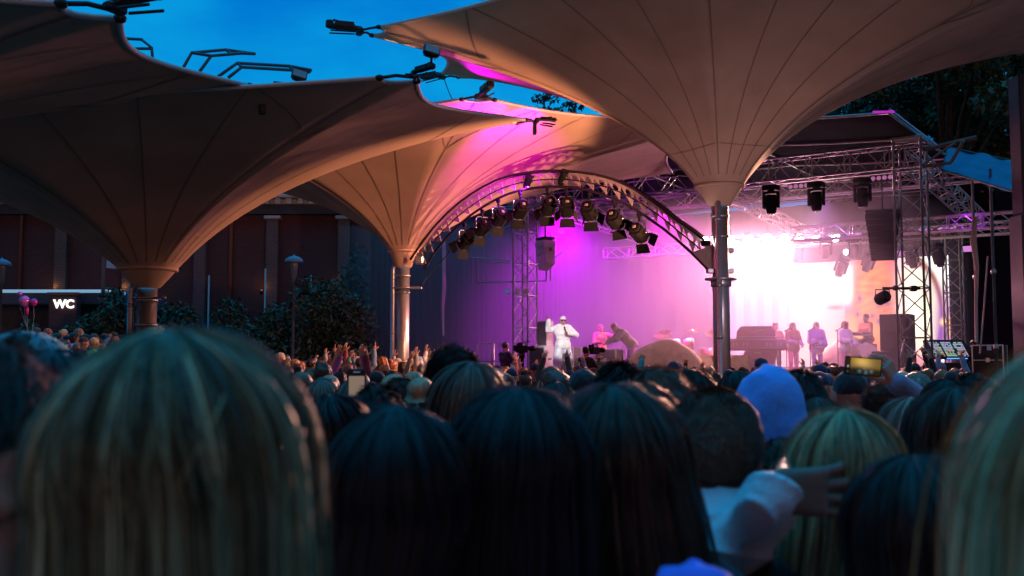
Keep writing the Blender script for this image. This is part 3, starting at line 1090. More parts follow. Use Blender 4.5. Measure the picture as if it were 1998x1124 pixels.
# ------------------------------------------------------------------ inverted membrane umbrellas
M['lit_face'] = mat('floodlight_face', (0.25, 0.27, 0.3), .15)


def umbrella(label, C, zc, rc, tips, mast_r, cone_h, k=4.0, sag=.13, seams=3, pipe=(-1, 0), flange=True, fits=None, zsag=.0, fs=1.0):
    """C: mast (x,y); zc, rc: height and radius of the ring; tips: [(x,y,z)] in turning order"""
    t = thing('membrane_umbrella', label, 'umbrella', (C[0], C[1], 0), group='inverted membrane umbrellas over the crowd')
    n = len(tips)
    T = [Vector(p) for p in tips]
    A = Vector((C[0], C[1], 0))
    cw = .34
    segs = []
    for i in range(n):
        p, q = T[i], T[(i + 1) % n]; o = T[i - 1]
        a = p + (o - p).normalized() * cw
        b = p + (q - p).normalized() * cw
        c = q + (p - q).normalized() * cw
        segs.append(('short', a, b, p)); segs.append(('long', b, c, None))
    ns, nl = 4, 24
    B, isec = [], []
    for kind, a, b, p in segs:
        m_ = ns if kind == 'short' else nl
        for j in range(m_):
            s_ = j / m_
            x = a.lerp(b, s_)
            ctr = Vector((C[0], C[1], x.z))
            inn = (ctr - x).normalized()
            ln = (b - a).length
            x = x + inn * (4 * s_ * (1 - s_)) * ((.30 if kind == 'short' else sag) * ln)
            if kind == 'long': x.z -= 4 * s_ * (1 - s_) * zsag
            B.append(x); isec.append(kind)
    nb = len(B)
    ang = []
    for x in B: ang.append(math.atan2(x.y - C[1], x.x - C[0]))
    ang = np.unwrap(ang)
    mean = sum((x.z for x in B)) / nb
    lg = math.log(1 + k)
    nt_ = 22

    def pt(j, t_, off=0.0):
        j0 = int(math.floor(j)) % nb; f = j - math.floor(j); j1 = (j0 + 1) % nb
        b = B[j0].lerp(B[j1], f)
        a0 = ang[j0]; a1 = ang[j1] if j1 else ang[0] + (2 * math.pi if ang[-1] > ang[0] else -2 * math.pi)
        a_ = a0 + (a1 - a0) * f
        base = Vector((C[0] + rc * math.cos(a_), C[1] + rc * math.sin(a_), zc))
        xy = base.lerp(b, t_)
        g = math.log(1 + k * t_) / lg
        return Vector((xy.x, xy.y, zc + (b.z - zc) * g - off))

    m = MB()
    rows = [[pt(j, i / nt_ if i else 0) for j in range(nb)] for i in range(nt_ + 1)]
    rows = [[pt(j, (i / nt_) ** 1.3) for j in range(nb)] for i in range(nt_ + 1)]
    m.grid(rows, nt_ + 1, nb, True, True)
    # stitched seams as narrow strips under the sheet
    m.mi = 1
    per = ns + nl

    def strip(path, w=.014):
        pts = [pt(j, t_, .012) for j, t_ in path]
        L_, R_ = [], []
        for i, p in enumerate(pts):
            d = (pts[min(i + 1, len(pts) - 1)] - pts[max(i - 1, 0)]).normalized()
            q = pt(path[i][0] + .4, path[i][1], .012) - pt(path[i][0] - .4, path[i][1], .012)
            q = (q - d * q.dot(d)).normalized()
            L_.append(p - q * w); R_.append(p + q * w)
        m.grid([L_, R_], 2, len(pts))

    for i in range(n):
        jt = i * per + ns / 2
        strip([(jt, .02 + .60 * s_ / 14) for s_ in range(15)])
        for dj in (-7.5, 0, 7.5):
            strip([(jt + dj * (s_ / 14) ** .9, .62 + .37 * s_ / 14) for s_ in range(15)])
        for q in range(1, seams + 1):
            jj = i * per + ns + nl * q / (seams + 1)
            strip([(jj, .02 + .97 * s_ / 20) for s_ in range(21)], .010)
    for tr in (.10,):
        strip([(j, tr) for j in range(nb)] + [(nb, tr)], .006)
    m.build('canopy', [M['membrane'], M['seam']], t)
    m = MB(); m.tube(B, .03, 6, closed=True); m.build('edge_cable', M['edge_rope'], t)
    # ring, cone, mast
    m = MB(); m.tube([(C[0] + rc * math.cos(a), C[1] + rc * math.sin(a), zc) for a in np.linspace(0, 2 * math.pi, 33)[:-1]], .035, 8, closed=True)
    m.build('ring', M['membrane'], t)
    m = MB(); m.lathe([(mast_r * 1.02, zc - cone_h), (mast_r * 1.35, zc - cone_h * .92), (rc * .97, zc - .02)], 32, (C[0], C[1], 0), cap=False); m.build('cone', M['membrane'], t)
    m = MB(); m.lathe([(mast_r, 0), (mast_r, zc - cone_h + .02)], 32, (C[0], C[1], 0))
    ms = m.build('mast', M['mast'], t)
    m = MB()
    fz = zc - cone_h
    for z0, r0, h0 in ((fz - .22, 1.04, .05), (fz - .62, 1.05, .05)):
        m.lathe([(mast_r * r0 - .01, z0), (mast_r * r0 + .012, z0), (mast_r * r0 + .012, z0 + h0), (mast_r * r0 - .01, z0 + h0)], 32, (C[0], C[1], 0), cap=False)
    m.build('band', M['mast'], ms)
    px, py = pipe
    d = Vector((px, py)).normalized()
    cx, cy_ = C[0] + d.x * (mast_r + .09), C[1] + d.y * (mast_r + .09)
    m = MB(); m.tube([(C[0] + d.x * mast_r * 1.1, C[1] + d.y * mast_r * 1.1, fz + .12), (cx, cy_, fz - .02), (cx, cy_, 0)], .055, 12)
    for z0 in (fz - .3, fz - 1.6, fz - 2.6): m.lathe([(.065, z0), (.065, z0 + .05)], 12, (cx, cy_, 0))
    m.build('downpipe', M['mast'], t)
    # fittings at the corners
    for i in range(n):
        p = T[i]
        o = Vector((p.x - C[0], p.y - C[1], 0)).normalized()
        fit = (fits or {}).get(i, '')
        if fit == 'none': continue
        sd_ = Vector((-o.y, o.x, 0))
        up = Vector((0, 0, 1))
        a, b = segs[2 * i][1], segs[2 * i][2]
        m = MB()
        root = p + o * .10
        Mx = Matrix((o, sd_, up)).transposed()
        m.bbox(root + o * .28 * fs + up * .05, (.62 * fs, .10 * fs, .09 * fs), .02, Mx)
        for s2 in (-1, 1): m.bbox(root + o * .30 * fs + sd_ * s2 * .06 * fs + up * .10 * fs, (.34 * fs, .02, .10 * fs), .006, Mx)
        m.tube([root + o * .1 * fs + up * .1 * fs, root + o * .5 * fs + up * .17 * fs], .02 * fs, 6)
        m.bbox(root + o * .02, (.12 * fs, .26 * fs, .10 * fs), .02, Mx)
        m.bbox(root + o * .56 * fs + up * .09 * fs, (.13 * fs, .15 * fs, .13 * fs), .02, Mx)
        m.tube([a, a.lerp(root, .5) + up * .02, root + sd_ * -.1], .022, 6); m.tube([b, b.lerp(root, .5) + up * .02, root + sd_ * .1], .022, 6)
        for e in (a, b): m.ell(e, (.06, .06, .04), nu=8, nv=6)
        for s2 in (-.07, .07): m.tube([root + sd_ * s2 + o * .1 - up * .03, root + sd_ * s2 * 1.2 + o * .55 * fs - up * .05], .014, 6)
        f = m.build('corner_fitting', M['dark_metal'], t)
        if 'flood' in fit:
            fm = MB(); e = root + o * .55 * fs + up * .24
            fm.tube([root + o * .55 * fs + up * .08, e - up * .05], .015, 8)
            Q = Euler((R(-25), R(12), R(20))).to_matrix()
            fm.bbox(e, (.20, .08, .14), .02, Q)
            for q in range(5): fm.bbox(e + Q @ Vector(((q - 2) * .035, .05, 0)), (.008, .04, .11), .002, Q)
            fm.bbox(e + Q @ Vector((0, .06, 0)), (.12, .05, .08), .01, Q)
            fm.mi = 1; fm.bbox(e + Q @ Vector((0, -.042, 0)), (.17, .006, .11), .002, Q)
            fm.build('floodlight', [M['dark_metal'], M['lit_face']], f)
        if 'box' in fit:
            fm = MB(); fm.bbox(root - up * .18 * fs - o * .02, (.10 * fs, .12 * fs, .42 * fs), .012, Mx); fm.build('hanging_box', M['dark_metal'], f)
    return t, pt, T


def dirs(C, r, angs, zs):
    return [(C[0] + r * math.cos(R(a)), C[1] + r * math.sin(R(a)), z) for a, z in zip(angs, zs)]


# large umbrella over the middle of the crowd (mast in front of the stage)
c = W(1404, 364, 21)
CR = (c.x, 21.0)
tA, tB, tE = W(715, 63, 18.9), W(868, 148, 25.0), W(2060, 92, 23.2)
tR = [tuple(tA), (2.55, 14.1, 8.2), (9.3, 16.3, 8.2), tuple(tE), (5.6, 27.9, 8.6), tuple(tB)]
UR, ptR, _ = umbrella('largest membrane umbrella, its mast standing before the bright stage', CR, c.z, .46, tR, .165, .40, k=5.0, sag=.12,
                      pipe=(-.35, -1), fits={3: '', 4: ''})
# orange-lit umbrella in the middle
c = W(288, 526, 17.5); CL = (c.x, 17.5)
tip0, tip1 = W(1035, 237, 19.2), W(795, 152, 12.9)
tL = [tuple(tip0), tuple(tip1), (-7.4, 11.4, 4.85), (-12.2, 15.6, 5.4), (-10.9, 21.6, 6.2), (-4.3, 23.7, 6.7)]
UL, ptL, _ = umbrella('brown umbrella lit orange on one flank, its mast before the brick hall', CL, c.z, .455, tL, .16, .31, k=4.2, sag=.11,
                      pipe=(-1, -.1), fits={0: 'box', 1: 'flood'}, fs=.62)
# dark umbrella nearest the camera, mast outside the picture
CN = (-9.0, 11.0)
n0, n1 = W(500, 175, 13.4), W(203, 20, 8.6)
tN = [tuple(n0), tuple(n1), (-7.6, 5.0, 4.3), (-13.8, 6.4, 4.6), (-14.6, 12.6, 5.3), (-8.9, 16.8, 5.4)]
UN, ptN, _ = umbrella('very dark umbrella overhead whose mast is outside the picture', CN, 3.3, .46, tN, .16, .31, k=3.4, sag=.12, fits={0: 'box flood'}, fs=.8)
# far umbrella, lit orange and magenta, where the arch springs
c = W(787, 491, 26); CM = (c.x, 26.0)
m0, m1 = W(935, 192, 20.0), W(1400, 238, 23.4)
tM = [tuple(m0), tuple(m1), (4.4, 29.6, 7.1), (-2.6, 32.6, 7.0), (-8.6, 29.2, 6.9), (-7.0, 21.4, 6.8)]
UM, ptM, _ = umbrella('far umbrella glowing orange with a magenta corner, where the arch springs', CM, c.z, .35, tM, .155, .40, k=5.0, sag=.10,
                      pipe=(-1, -.1), fits={})

# extra fittings on the masts: collars, discs, brackets
def disc(parent, C, px, py, Y, r, h, name='flange'):
    z = W(px, py, Y).z
    m = MB(); m.lathe([(.1, -h / 2), (r, -h / 2), (r, h / 2), (.1, h / 2)], 32, (C[0], C[1], z), cap=False); return m.build(name, M['mast'], parent)


disc(UR, CR, 1404, 545, 21, .31, .035)
z = W(1404, 553, 21).z; m = MB(); m.lathe([(.18, z - .07), (.20, z - .06), (.20, z + .06), (.18, z + .07)], 32, (CR[0], CR[1], 0)); m.build('collar', M['mast'], UR)
for pxx, pyy in ((1424, 489), (1424, 529), (1386, 529)):
    m = MB(); m.bbox(W(pxx, pyy, 21), (.13, .2, .09), .01); m.build('bracket', M['mast'], UR)
disc(UL, CL, 284, 582, 17.5, .22, .03)
m = MB(); p = W(290, 581, 17.4); m.tube([p, W(321, 581, 17.3)], .016, 8); m.ell(W(321, 581, 17.3), (.03, .03, .03), nu=8, nv=6); m.build('lever', M['mast'], UL)
disc(UM, CM, 790, 562, 26, .24, .035)
m = MB(); m.bbox(W(812, 562, 25.9), (.28, .12, .06), .01); m.build('bracket', M['mast'], UM)

# folded rail frames standing on the far rim of the orange umbrella
M['rail'] = mat('rail', (.10, .12, .15), .4, metal=.6)
def rails(label, Y, polys):
    pts = [[W(x, y, Y + dy) for x, y, dy in poly] for poly in polys]
    o = pts[0][0]
    t = thing('rail_frame', label, 'rail', o, group='tubular frames above the umbrella rims')
    m = MB()
    for p in pts: m.tube(p, .022, 6)
    m.build('tube', M['rail'], t)


rails('bent tubular rail frame whose rails end behind the dark rim', 15, [[(299, 128, 0), (296, 93, 0), (276, 77, 0), (225, 75, .6)], [(296, 95, 0), (235, 95, .6)], [(276, 77, 0), (200, 73, -.5)]])
rails('wide bent tubular frame in the middle of the three', 14, [[(352, 142, 0), (374, 103, 0), (440, 97, .2), (497, 105, .5)], [(382, 150, 0), (412, 109, 0), (470, 104, .2), (497, 105, .5)], [(374, 103, 0), (412, 109, 0)], [(440, 97, .2), (455, 106, .2)]])
rails('long low tubular frame reaching out beyond the cable towards the floodlight', 14, [[(425, 150, 0), (463, 123, 0), (565, 129, .3), (607, 137, .6), (603, 141, .6)], [(445, 152, 0), (472, 131, 0), (570, 137, .3), (603, 141, .6)], [(463, 123, 0), (472, 131, 0)], [(565, 129, .3), (572, 137, .3)]])

a_, b_ = W(862, 140, 24.7), W(930, 190, 20.3)
m = MB(); m.tube([a_.lerp(b_, i / 12) - Vector((0, 0, .5 * math.sin(math.pi * i / 12))) for i in range(13)], .012, 6)
tag(m.build('hanging_cable', M['dark_metal']), 'thin slack cable between the large canopy and the magenta canopy corner', 'cable')
# ------------------------------------------------------------------ stage frame: u along the front, w to the back
TL = Vector((.3, 33.5, 0)); TRp = Vector((10.1, 27.0, 0))
SU = (TRp - TL).normalized(); SW = Vector((-SU.y, SU.x, 0))
SLEN = (TRp - TL).length
ZS = 1.45
STAGE_ANG = math.atan2(SU.y, SU.x)


def S3(u, w, z): return TL + SU * u + SW * w + Vector((0, 0, z))


MS = Matrix((SU, SW, Vector((0, 0, 1)))).transposed()
m = MB(); c = S3(5.6, 4.2, 0)
deck = thing('stage_deck', 'black stage platform with a skirted front edge', 'stage', (c.x, c.y, 0))
m.box(S3(5.6, 4.2, ZS - .06), (19.0, 11.6, .12), MS); m.build('floor_board', mat('stage_floor', (0.03, 0.03, 0.035), .4, noise=.3), deck)
m = MB(); m.box(S3(5.6, 4.2, (ZS - .12) / 2), (18.8, 11.4, ZS - .124), MS); m.build('skirt', M['drape'], deck)
for nm, lb, cu, cw_, su, sw_, z0, z1 in (('back_drape', 'black drape hanging across the back of the stage', 5.6, 9.7, 19.6, .12, 0, 7.6), ('side_drape', 'black side drape closing the stage beside the far mast', -4.1, 5.4, .12, 8.4, 0, 7.2)):
    m = MB(); nfold = 70
    rows = []
    for zz in (z0, (z0 + z1) / 2, z1):
        rows.append([S3(cu + (su * (i / nfold - .5) if su > 1 else .10 * math.sin(i * 1.9)), cw_ + (sw_ * (i / nfold - .5) if sw_ > 1 else .10 * math.sin(i * 1.9)), zz) for i in range(nfold + 1)])
    m.grid(rows, 3, nfold + 1)
    tag(m.build(nm, M['drape']), lb, 'drape')


m = MB(); p0_, p1_ = W(722, 600, 37.2), S3(-4.1, 1.3, 0)
rows = [[Vector((p0_.x, p0_.y, 0)).lerp(p1_, i / 40) + Vector((0, .08 * math.sin(i * 1.9), zz)) for i in range(41)] for zz in (0, 3.5, 6.9)]
m.grid(rows, 3, 41); tag(m.build('wing_drape', M['drape']), 'black wing drape between the dark conifer shrub and the stage', 'drape')


# ------------------------------------------------------------------ trusses
def lattice(m, p0, p1, wa, wb, bays, r=.025, rb=.014, ends=True):
    """four-chord truss from p0 to p1; wa, wb: half-width vectors"""
    p0, p1, wa, wb = Vector(p0), Vector(p1), Vector(wa), Vector(wb)
    cs = [(-1, -1), (1, -1), (1, 1), (-1, 1)]
    for a, b in cs:
        o = wa * a + wb * b
        m.tube([p0 + o, p1 + o], r, 8)
    for k in range(bays):
        for i in range(4):
            a, b = cs[i], cs[(i + 1) % 4]
            o1, o2 = wa * a[0] + wb * a[1], wa * b[0] + wb * b[1]
            q0, q1 = p0.lerp(p1, k / bays), p0.lerp(p1, (k + 1) / bays)
            if k % 2: o1, o2 = o2, o1
            m.tube([q0 + o1, q1 + o2], rb, 6, cap=False)
            if k % 2 == 0: m.tube([q0 + o1, q0 + o2], rb, 6, cap=False)


ZT = 7.0
def tower(label, base, top, half, bays, r=.03):
    t = thing('truss_tower', label, 'truss tower', (base.x, base.y, 0), group='steel truss towers of the stage')
    for a, b in ((-1, -1), (1, -1), (1, 1), (-1, 1)):
        m = MB(); o = SU * half * a + SW * half * b
        m.tube([base + o, Vector((base.x, base.y, top)) + o], r, 10); m.build('leg', M['truss'], t)
    m = MB()
    for k in range(bays):
        z0, z1 = base.z + (top - base.z) * k / bays, base.z + (top - base.z) * (k + 1) / bays
        for (a, b), (c_, d) in (((-1, -1), (1, -1)), ((1, -1), (1, 1)), ((1, 1), (-1, 1)), ((-1, 1), (-1, -1))):
            o1, o2 = SU * half * a + SW * half * b, SU * half * c_ + SW * half * d
            if k % 2: o1, o2 = o2, o1
            B0 = Vector((base.x, base.y, 0))
            m.tube([B0 + o1 + Vector((0, 0, z0)), B0 + o2 + Vector((0, 0, z1))], .016, 6, cap=False)
            if k % 2 == 0: m.tube([B0 + o1 + Vector((0, 0, z0)), B0 + o2 + Vector((0, 0, z0))], .016, 6, cap=False)
    m.build('bracing', M['truss'], t)
    m = MB(); m.bbox((base.x, base.y, top + .03), (half * 2.3, half * 2.3, .06), .01, MS); m.build('top_plate', M['truss'], t)
    m = MB(); m.bbox((base.x, base.y, base.z + .03), (half * 2.5, half * 2.5, .06), .01, MS); m.build('base_plate', M['truss'], t)
    return t


tower('slim truss tower behind the singer, under the arch', S3(.0, .2, 0) , ZT, .27, 14)
tower('large truss tower in front of the video wall', TRp, ZT + .5, .33, 12)
b = W(1862, 600, 34.0); tower('purple-lit truss tower beside the edge of the video wall', b * 1 + Vector((0, 0, -b.z)), 6.2, .26, 12)

roof = thing('stage_roof', 'dark tarpaulin stage roof on a lattice beam', 'roof', tuple(S3(5.6, 3, 0)))
def beam(parent, a, b, hw, hh, bays, name='beam', r=.03, rb=.017):
    a, b = Vector(a), Vector(b)
    d = (b - a).normalized(); s_ = d.cross(Vector((0, 0, 1))).normalized()
    m = MB(); lattice(m, a, b, s_ * hw, Vector((0, 0, hh)), bays, r, rb); return m.build(name, M['truss'], parent)


zb = W(1785, 306, 27).z
beam(roof, S3(-1.0, 0, zb), S3(SLEN + .45, 0, zb), .25, .30, 26)
beam(roof, S3(-1.0, 4.0, zb + .1), S3(SLEN + 3, 4.0, zb + .1), .2, .22, 26)
beam(roof, S3(0, 0.3, zb), S3(0, 9.2, zb - .4), .2, .22, 14)
beam(roof, S3(SLEN, 0.3, zb), S3(SLEN, 9.2, zb - .6), .2, .22, 14)
beam(roof, S3(SLEN * .5, 0.3, zb), S3(SLEN * .5, 9.2, zb - .5), .16, .18, 14)
# lower beams that carry the lamps
rig = thing('lighting_truss', 'low lattice beam carrying the bright back lamps', 'truss', tuple(S3(5, 6.2, 5.6)), group='lamp beams under the stage roof')
beam(rig, S3(-.5, 6.4, 5.9), S3(15, 6.4, 5.9), .16, .18, 30)
rig2 = thing('lighting_truss', 'purple-lit lattice beam beside and behind the large truss tower', 'truss', tuple(S3(10, 3, 5.6)), group='lamp beams under the stage roof')
beam(rig2, S3(7.5, 3.4, 5.75), S3(15.5, 3.4, 5.75), .16, .2, 18)
m = MB()
RF = [S3(-1.6, -2.5, 8.15), S3(SLEN + .15, -2.5, 7.75), S3(SLEN + .35, 9.8, 7.6), S3(-1.6, 9.8, 7.6)]
rows = []
for i in range(13):
    r_ = []
    for j in range(13):
        a, b_ = i / 12, j / 12
        p = RF[0].lerp(RF[1], b_).lerp(RF[3].lerp(RF[2], b_), a)
        p = p + Vector((0, 0, .25 * math.sin(math.pi * b_) - .05 * abs(math.sin(math.pi * 3 * b_))))
        r_.append(p)
    rows.append(r_)
m.grid(rows, 13, 13); m.build('tarpaulin', M['tarp_dark'], roof)
m = MB()
for i in (0, 3, 6, 9, 12): m.tube([p - Vector((0, 0, .05)) for p in rows[i]], .035, 6)
for j in (0, 4, 8, 12): m.tube([rows[i][j] - Vector((0, 0, .06)) for i in range(13)], .035, 6)
m.build('roof_tube', M['truss'], roof)
m = MB(); e0, e1 = RF[1], RF[2]; m.tube([e0 + Vector((0, 0, .03)), e0.lerp(e1, .4) + Vector((0, 0, .03))], .03, 6); m.build('edge_pipe', mat('edge_blue', (.45, .55, .75), .3, metal=.6), roof)
m = MB(); m.tube([W(1703, 219, 24.9), W(1745, 218, 24.8)], .03, 6); m.build('light_strip', emat('strip_magenta', (.55, .02, .6), .8), roof)
# wooden outrigger and the blue side tarp
m = MB(); a = W(1805, 292, 26.6); b = W(1905, 268, 26); m.tube([a, b], .06, 6)
m.tube([W(1880, 275, 26), W(1855, 318, 26.4)], .045, 6); m.tube([W(1800, 325, 26.6), W(1855, 318, 26.4)], .045, 6); m.tube([W(1865, 278, 26), W(1800, 322, 26.6)], .03, 6)
m.build('outrigger', mat('old_wood', (.16, .10, .08), .8, noise=.3), roof)
st = thing('side_tarp', 'blue tarpaulin lean-to roof below the dark trees', 'tarpaulin', tuple(W(1900, 320, 28)))
m = MB()
q = [W(1850, 288, 31.0), W(1992, 318, 29.0), W(1992, 378, 25.6), W(1838, 332, 27.6)]
rows = []
for i in range(11):
    rows.append([q[0].lerp(q[1], j / 14).lerp(q[3].lerp(q[2], j / 14), i / 10) + Vector((0, 0, .04 * math.sin(j * 1.1 + i * .5) + .03 * math.sin(i * 1.7 - j * .6))) for j in range(15)])
m.grid(rows, 11, 15); m.build('sheet', M['tarp_blue'], st)
m = MB(); m.tube([q[0], q[1]], .03); m.tube([q[3], q[2]], .03); m.tube([q[0], q[3]], .03); m.build('frame', M['dark_metal'], st)
for px, Y, lb in ((1905, 28.5, 'plain scaffold tube standing behind the pink-lit rope'), (1941, 27.0, 'dark scaffold tube in front of the backstage drape')):
    c = W(px, 600, Y); m = MB(); m.tube([(0, 0, 0), (0, 0, W(px, 330, Y).z)], .04, 8); m.lathe([(.12, 0), (.12, .03), (.05, .04)], 10)
    for zz in (2.2, 4.1): m.lathe([(.055, zz), (.07, zz + .02), (.07, zz + .1), (.055, zz + .12)], 10)
    o = m.build('scaffold_tube', M['truss']); o.location = (c.x, Y, 0); tag(o, lb, 'scaffold tube')
m = MB(); pts = [W(1903, 425, 28.2), W(1899, 470, 28.1), W(1906, 520, 28.1), W(1904, 600, 28.1), W(1905, 668, 28.1)]
m.tube(pts, [.05, .09, .06, .045, .04], 8); o = m.build('fabric_strip', mat('pale_cloth', (.55, .42, .38), .8, bump=.5, bscale=10)); tag(o, 'pale twisted cloth strip hanging beside the mixing desk', 'cloth')
m = MB(); m.tube([W(1927, 500, 28), W(1920, 600, 28), W(1912, 690, 28)], .022, 6); tag(m.build('hanging_rope', mat('rope', (.45, .34, .3), .8)), 'thin slanting rope beside the flight cases', 'rope')
# black backstage masking and the black PA mast at the picture edge
m = MB(); nfold = 60
rows = []
for zz in (0, 3.2, 6.4):
    rows.append([W(1870 + 260 * i / nfold, 600, 37).xy.to_3d() + Vector((0, .12 * math.sin(i * 1.7), zz)) for i in range(nfold + 1)])
m.grid(rows, 3, nfold + 1); tag(m.build('backstage_drape', M['drape']), 'black backstage drape behind the flight cases', 'drape')
bm_ = W(1999, 600, 22); t = thing('speaker_mast', 'black speaker mast at the picture edge beside the trees', 'mast', (bm_.x + .12, 22, 0))
m = MB(); zz0, zz1 = W(1990, 420, 22).z, W(1990, 150, 22).z
m.bbox((bm_.x + .12, 22, zz0 / 2), (.5, .6, zz0), .03); m.build('base_cabinet', M['case_black'], t)
m = MB(); m.bbox((bm_.x + .14, 22, (zz0 + zz1) / 2), (.42, .5, zz1 - zz0), .03); m.build('upper_cabinet', M['case_black'], t)

# ------------------------------------------------------------------ arch truss between two masts
aL, aR = W(815, 520, 25.6), W(1392, 520, 21.0)
ad = Vector((aR.x - aL.x, aR.y - aL.y, 0)).normalized(); an = Vector((-ad.y, ad.x, 0))
AP = lambda x, y: Wplane(x, y, aL, an)
top_px = [(806, 507), (826, 478), (850, 446), (876, 418), (900, 397), (925, 379), (950, 364), (975, 352), (1000, 344), (1030, 338), (1060, 335), (1092, 334), (1125, 336), (1162, 341), (1190, 348), (1213, 356), (1240, 369), (1267, 386), (1295, 406), (1320, 427), (1350, 447), (1379, 470)]
bot_px = [(828, 525), (848, 492), (872, 462), (896, 438), (922, 417), (945, 402), (968, 389), (990, 379), (1012, 372), (1040, 367), (1068, 364), (1095, 364.5), (1120, 366), (1146, 371), (1171, 378), (1193, 386), (1213, 394), (1240, 409), (1267, 427), (1294, 446), (1320, 467), (1350, 494), (1383, 527)]


def resamp(px, n):
    P = [AP(*p) for p in px]
    d = [0]
    for i in range(1, len(P)): d.append(d[-1] + (P[i] - P[i - 1]).length)
    d = np.array(d) / d[-1]; s_ = np.linspace(0, 1, n)
    A = np.array([tuple(p) for p in P])
    return [Vector((np.interp(x, d, A[:, 0]), np.interp(x, d, A[:, 1]), np.interp(x, d, A[:, 2]))) for x in s_]


NA = 69
TP, BP = resamp(top_px, NA), resamp(bot_px, NA)
arch = thing('arch_truss', 'curved steel arch with pierced triangular plates spanning the stage front', 'arch', tuple(aL * 1 - Vector((0, 0, aL.z))))
m = MB()
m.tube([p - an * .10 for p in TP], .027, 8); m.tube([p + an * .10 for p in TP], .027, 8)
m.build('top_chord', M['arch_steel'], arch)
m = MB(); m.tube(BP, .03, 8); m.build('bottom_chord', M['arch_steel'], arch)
m = MB()
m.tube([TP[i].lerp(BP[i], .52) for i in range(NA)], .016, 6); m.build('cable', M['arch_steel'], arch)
npl = 25
for k in range(npl):
    i = 1 + k * (NA - 3) / (npl - 1)
    i0 = int(i); f = i - i0
    tp = TP[i0].lerp(TP[min(i0 + 1, NA - 1)], f); bp_ = BP[i0].lerp(BP[min(i0 + 1, NA - 1)], f)
    tg = (TP[min(i0 + 1, NA - 1)] - TP[max(i0 - 1, 0)]).normalized()
    dn = (bp_ - tp); hgt = dn.length; dn.normalize()
    hw = .205
    # triangle with a round hole, thickness along an
    tri = [tp - tg * hw + dn * .03, tp + tg * hw + dn * .03, bp_ - dn * .03]
    ctr = tp + dn * hgt * .36; rh = .078
    N_ = 24
    def edge_pt(a):
        d = tg * math.cos(a) + dn * math.sin(a)
        best = 1e9
        for q in range(3):
            p, e = tri[q], tri[(q + 1) % 3] - tri[q]
            # ctr + s d = p + t e in the tg,dn plane
            ex, ey = e.dot(tg), e.dot(dn); dx, dy = d.dot(tg), d.dot(dn)
            wx, wy = (p - ctr).dot(tg), (p - ctr).dot(dn)
            det = dx * -ey + ex * dy
            if abs(det) < 1e-9: continue
            s_ = (wx * -ey + ex * wy) / det
            if s_ > 0: best = min(best, s_)
        return ctr + d * best
    corner_a = [math.atan2((p - ctr).dot(dn), (p - ctr).dot(tg)) for p in tri]
    angs = sorted([2 * math.pi * q / N_ - math.pi for q in range(N_)] + corner_a)
    m = MB(); vs = []
    for a in angs:
        d = tg * math.cos(a) + dn * math.sin(a)
        pi, po = ctr + d * rh, edge_pt(a)
        for o in (-.008, .008): vs += [pi + an * o, po + an * o]
    n_ = len(angs); fs = []
    for q in range(n_):
        a0, b0 = q * 4, ((q + 1) % n_) * 4
        fs += [(a0, a0 + 1, b0 + 1, b0), (a0 + 2, b0 + 2, b0 + 3, a0 + 3), (a0, b0, b0 + 2, a0 + 2), (a0 + 1, a0 + 3, b0 + 3, b0 + 1)]
    m.add(vs, fs); m.build('plate', M['plate_steel'], arch)
m = MB(); ga = [AP(1352, 492), AP(1391, 478), AP(1391, 533), AP(1380, 530)]
m.add([p + an * .02 for p in ga] + [p - an * .02 for p in ga], [(0, 1, 2, 3), (7, 6, 5, 4), (0, 4, 5, 1), (1, 5, 6, 2), (2, 6, 7, 3), (3, 7, 4, 0)]); m.build('gusset', M['plate_steel'], arch)
m = MB(); e = AP(818, 508); m.bbox(e, (.2, .3, .2), .03); m.build('foot_bracket', M['truss'], arch)
m = MB(); m.tube([AP(905, 450), AP(870, 500), AP(822, 555)], .012, 6); m.build('stay_cable', M['arch_steel'], arch)

# ------------------------------------------------------------------ lamps
M['lens'] = mat('lens', (.35, .35, .38), .08, metal=.5)
M['chrome'] = mat('chrome', (.6, .58, .56), .25, metal=.95)


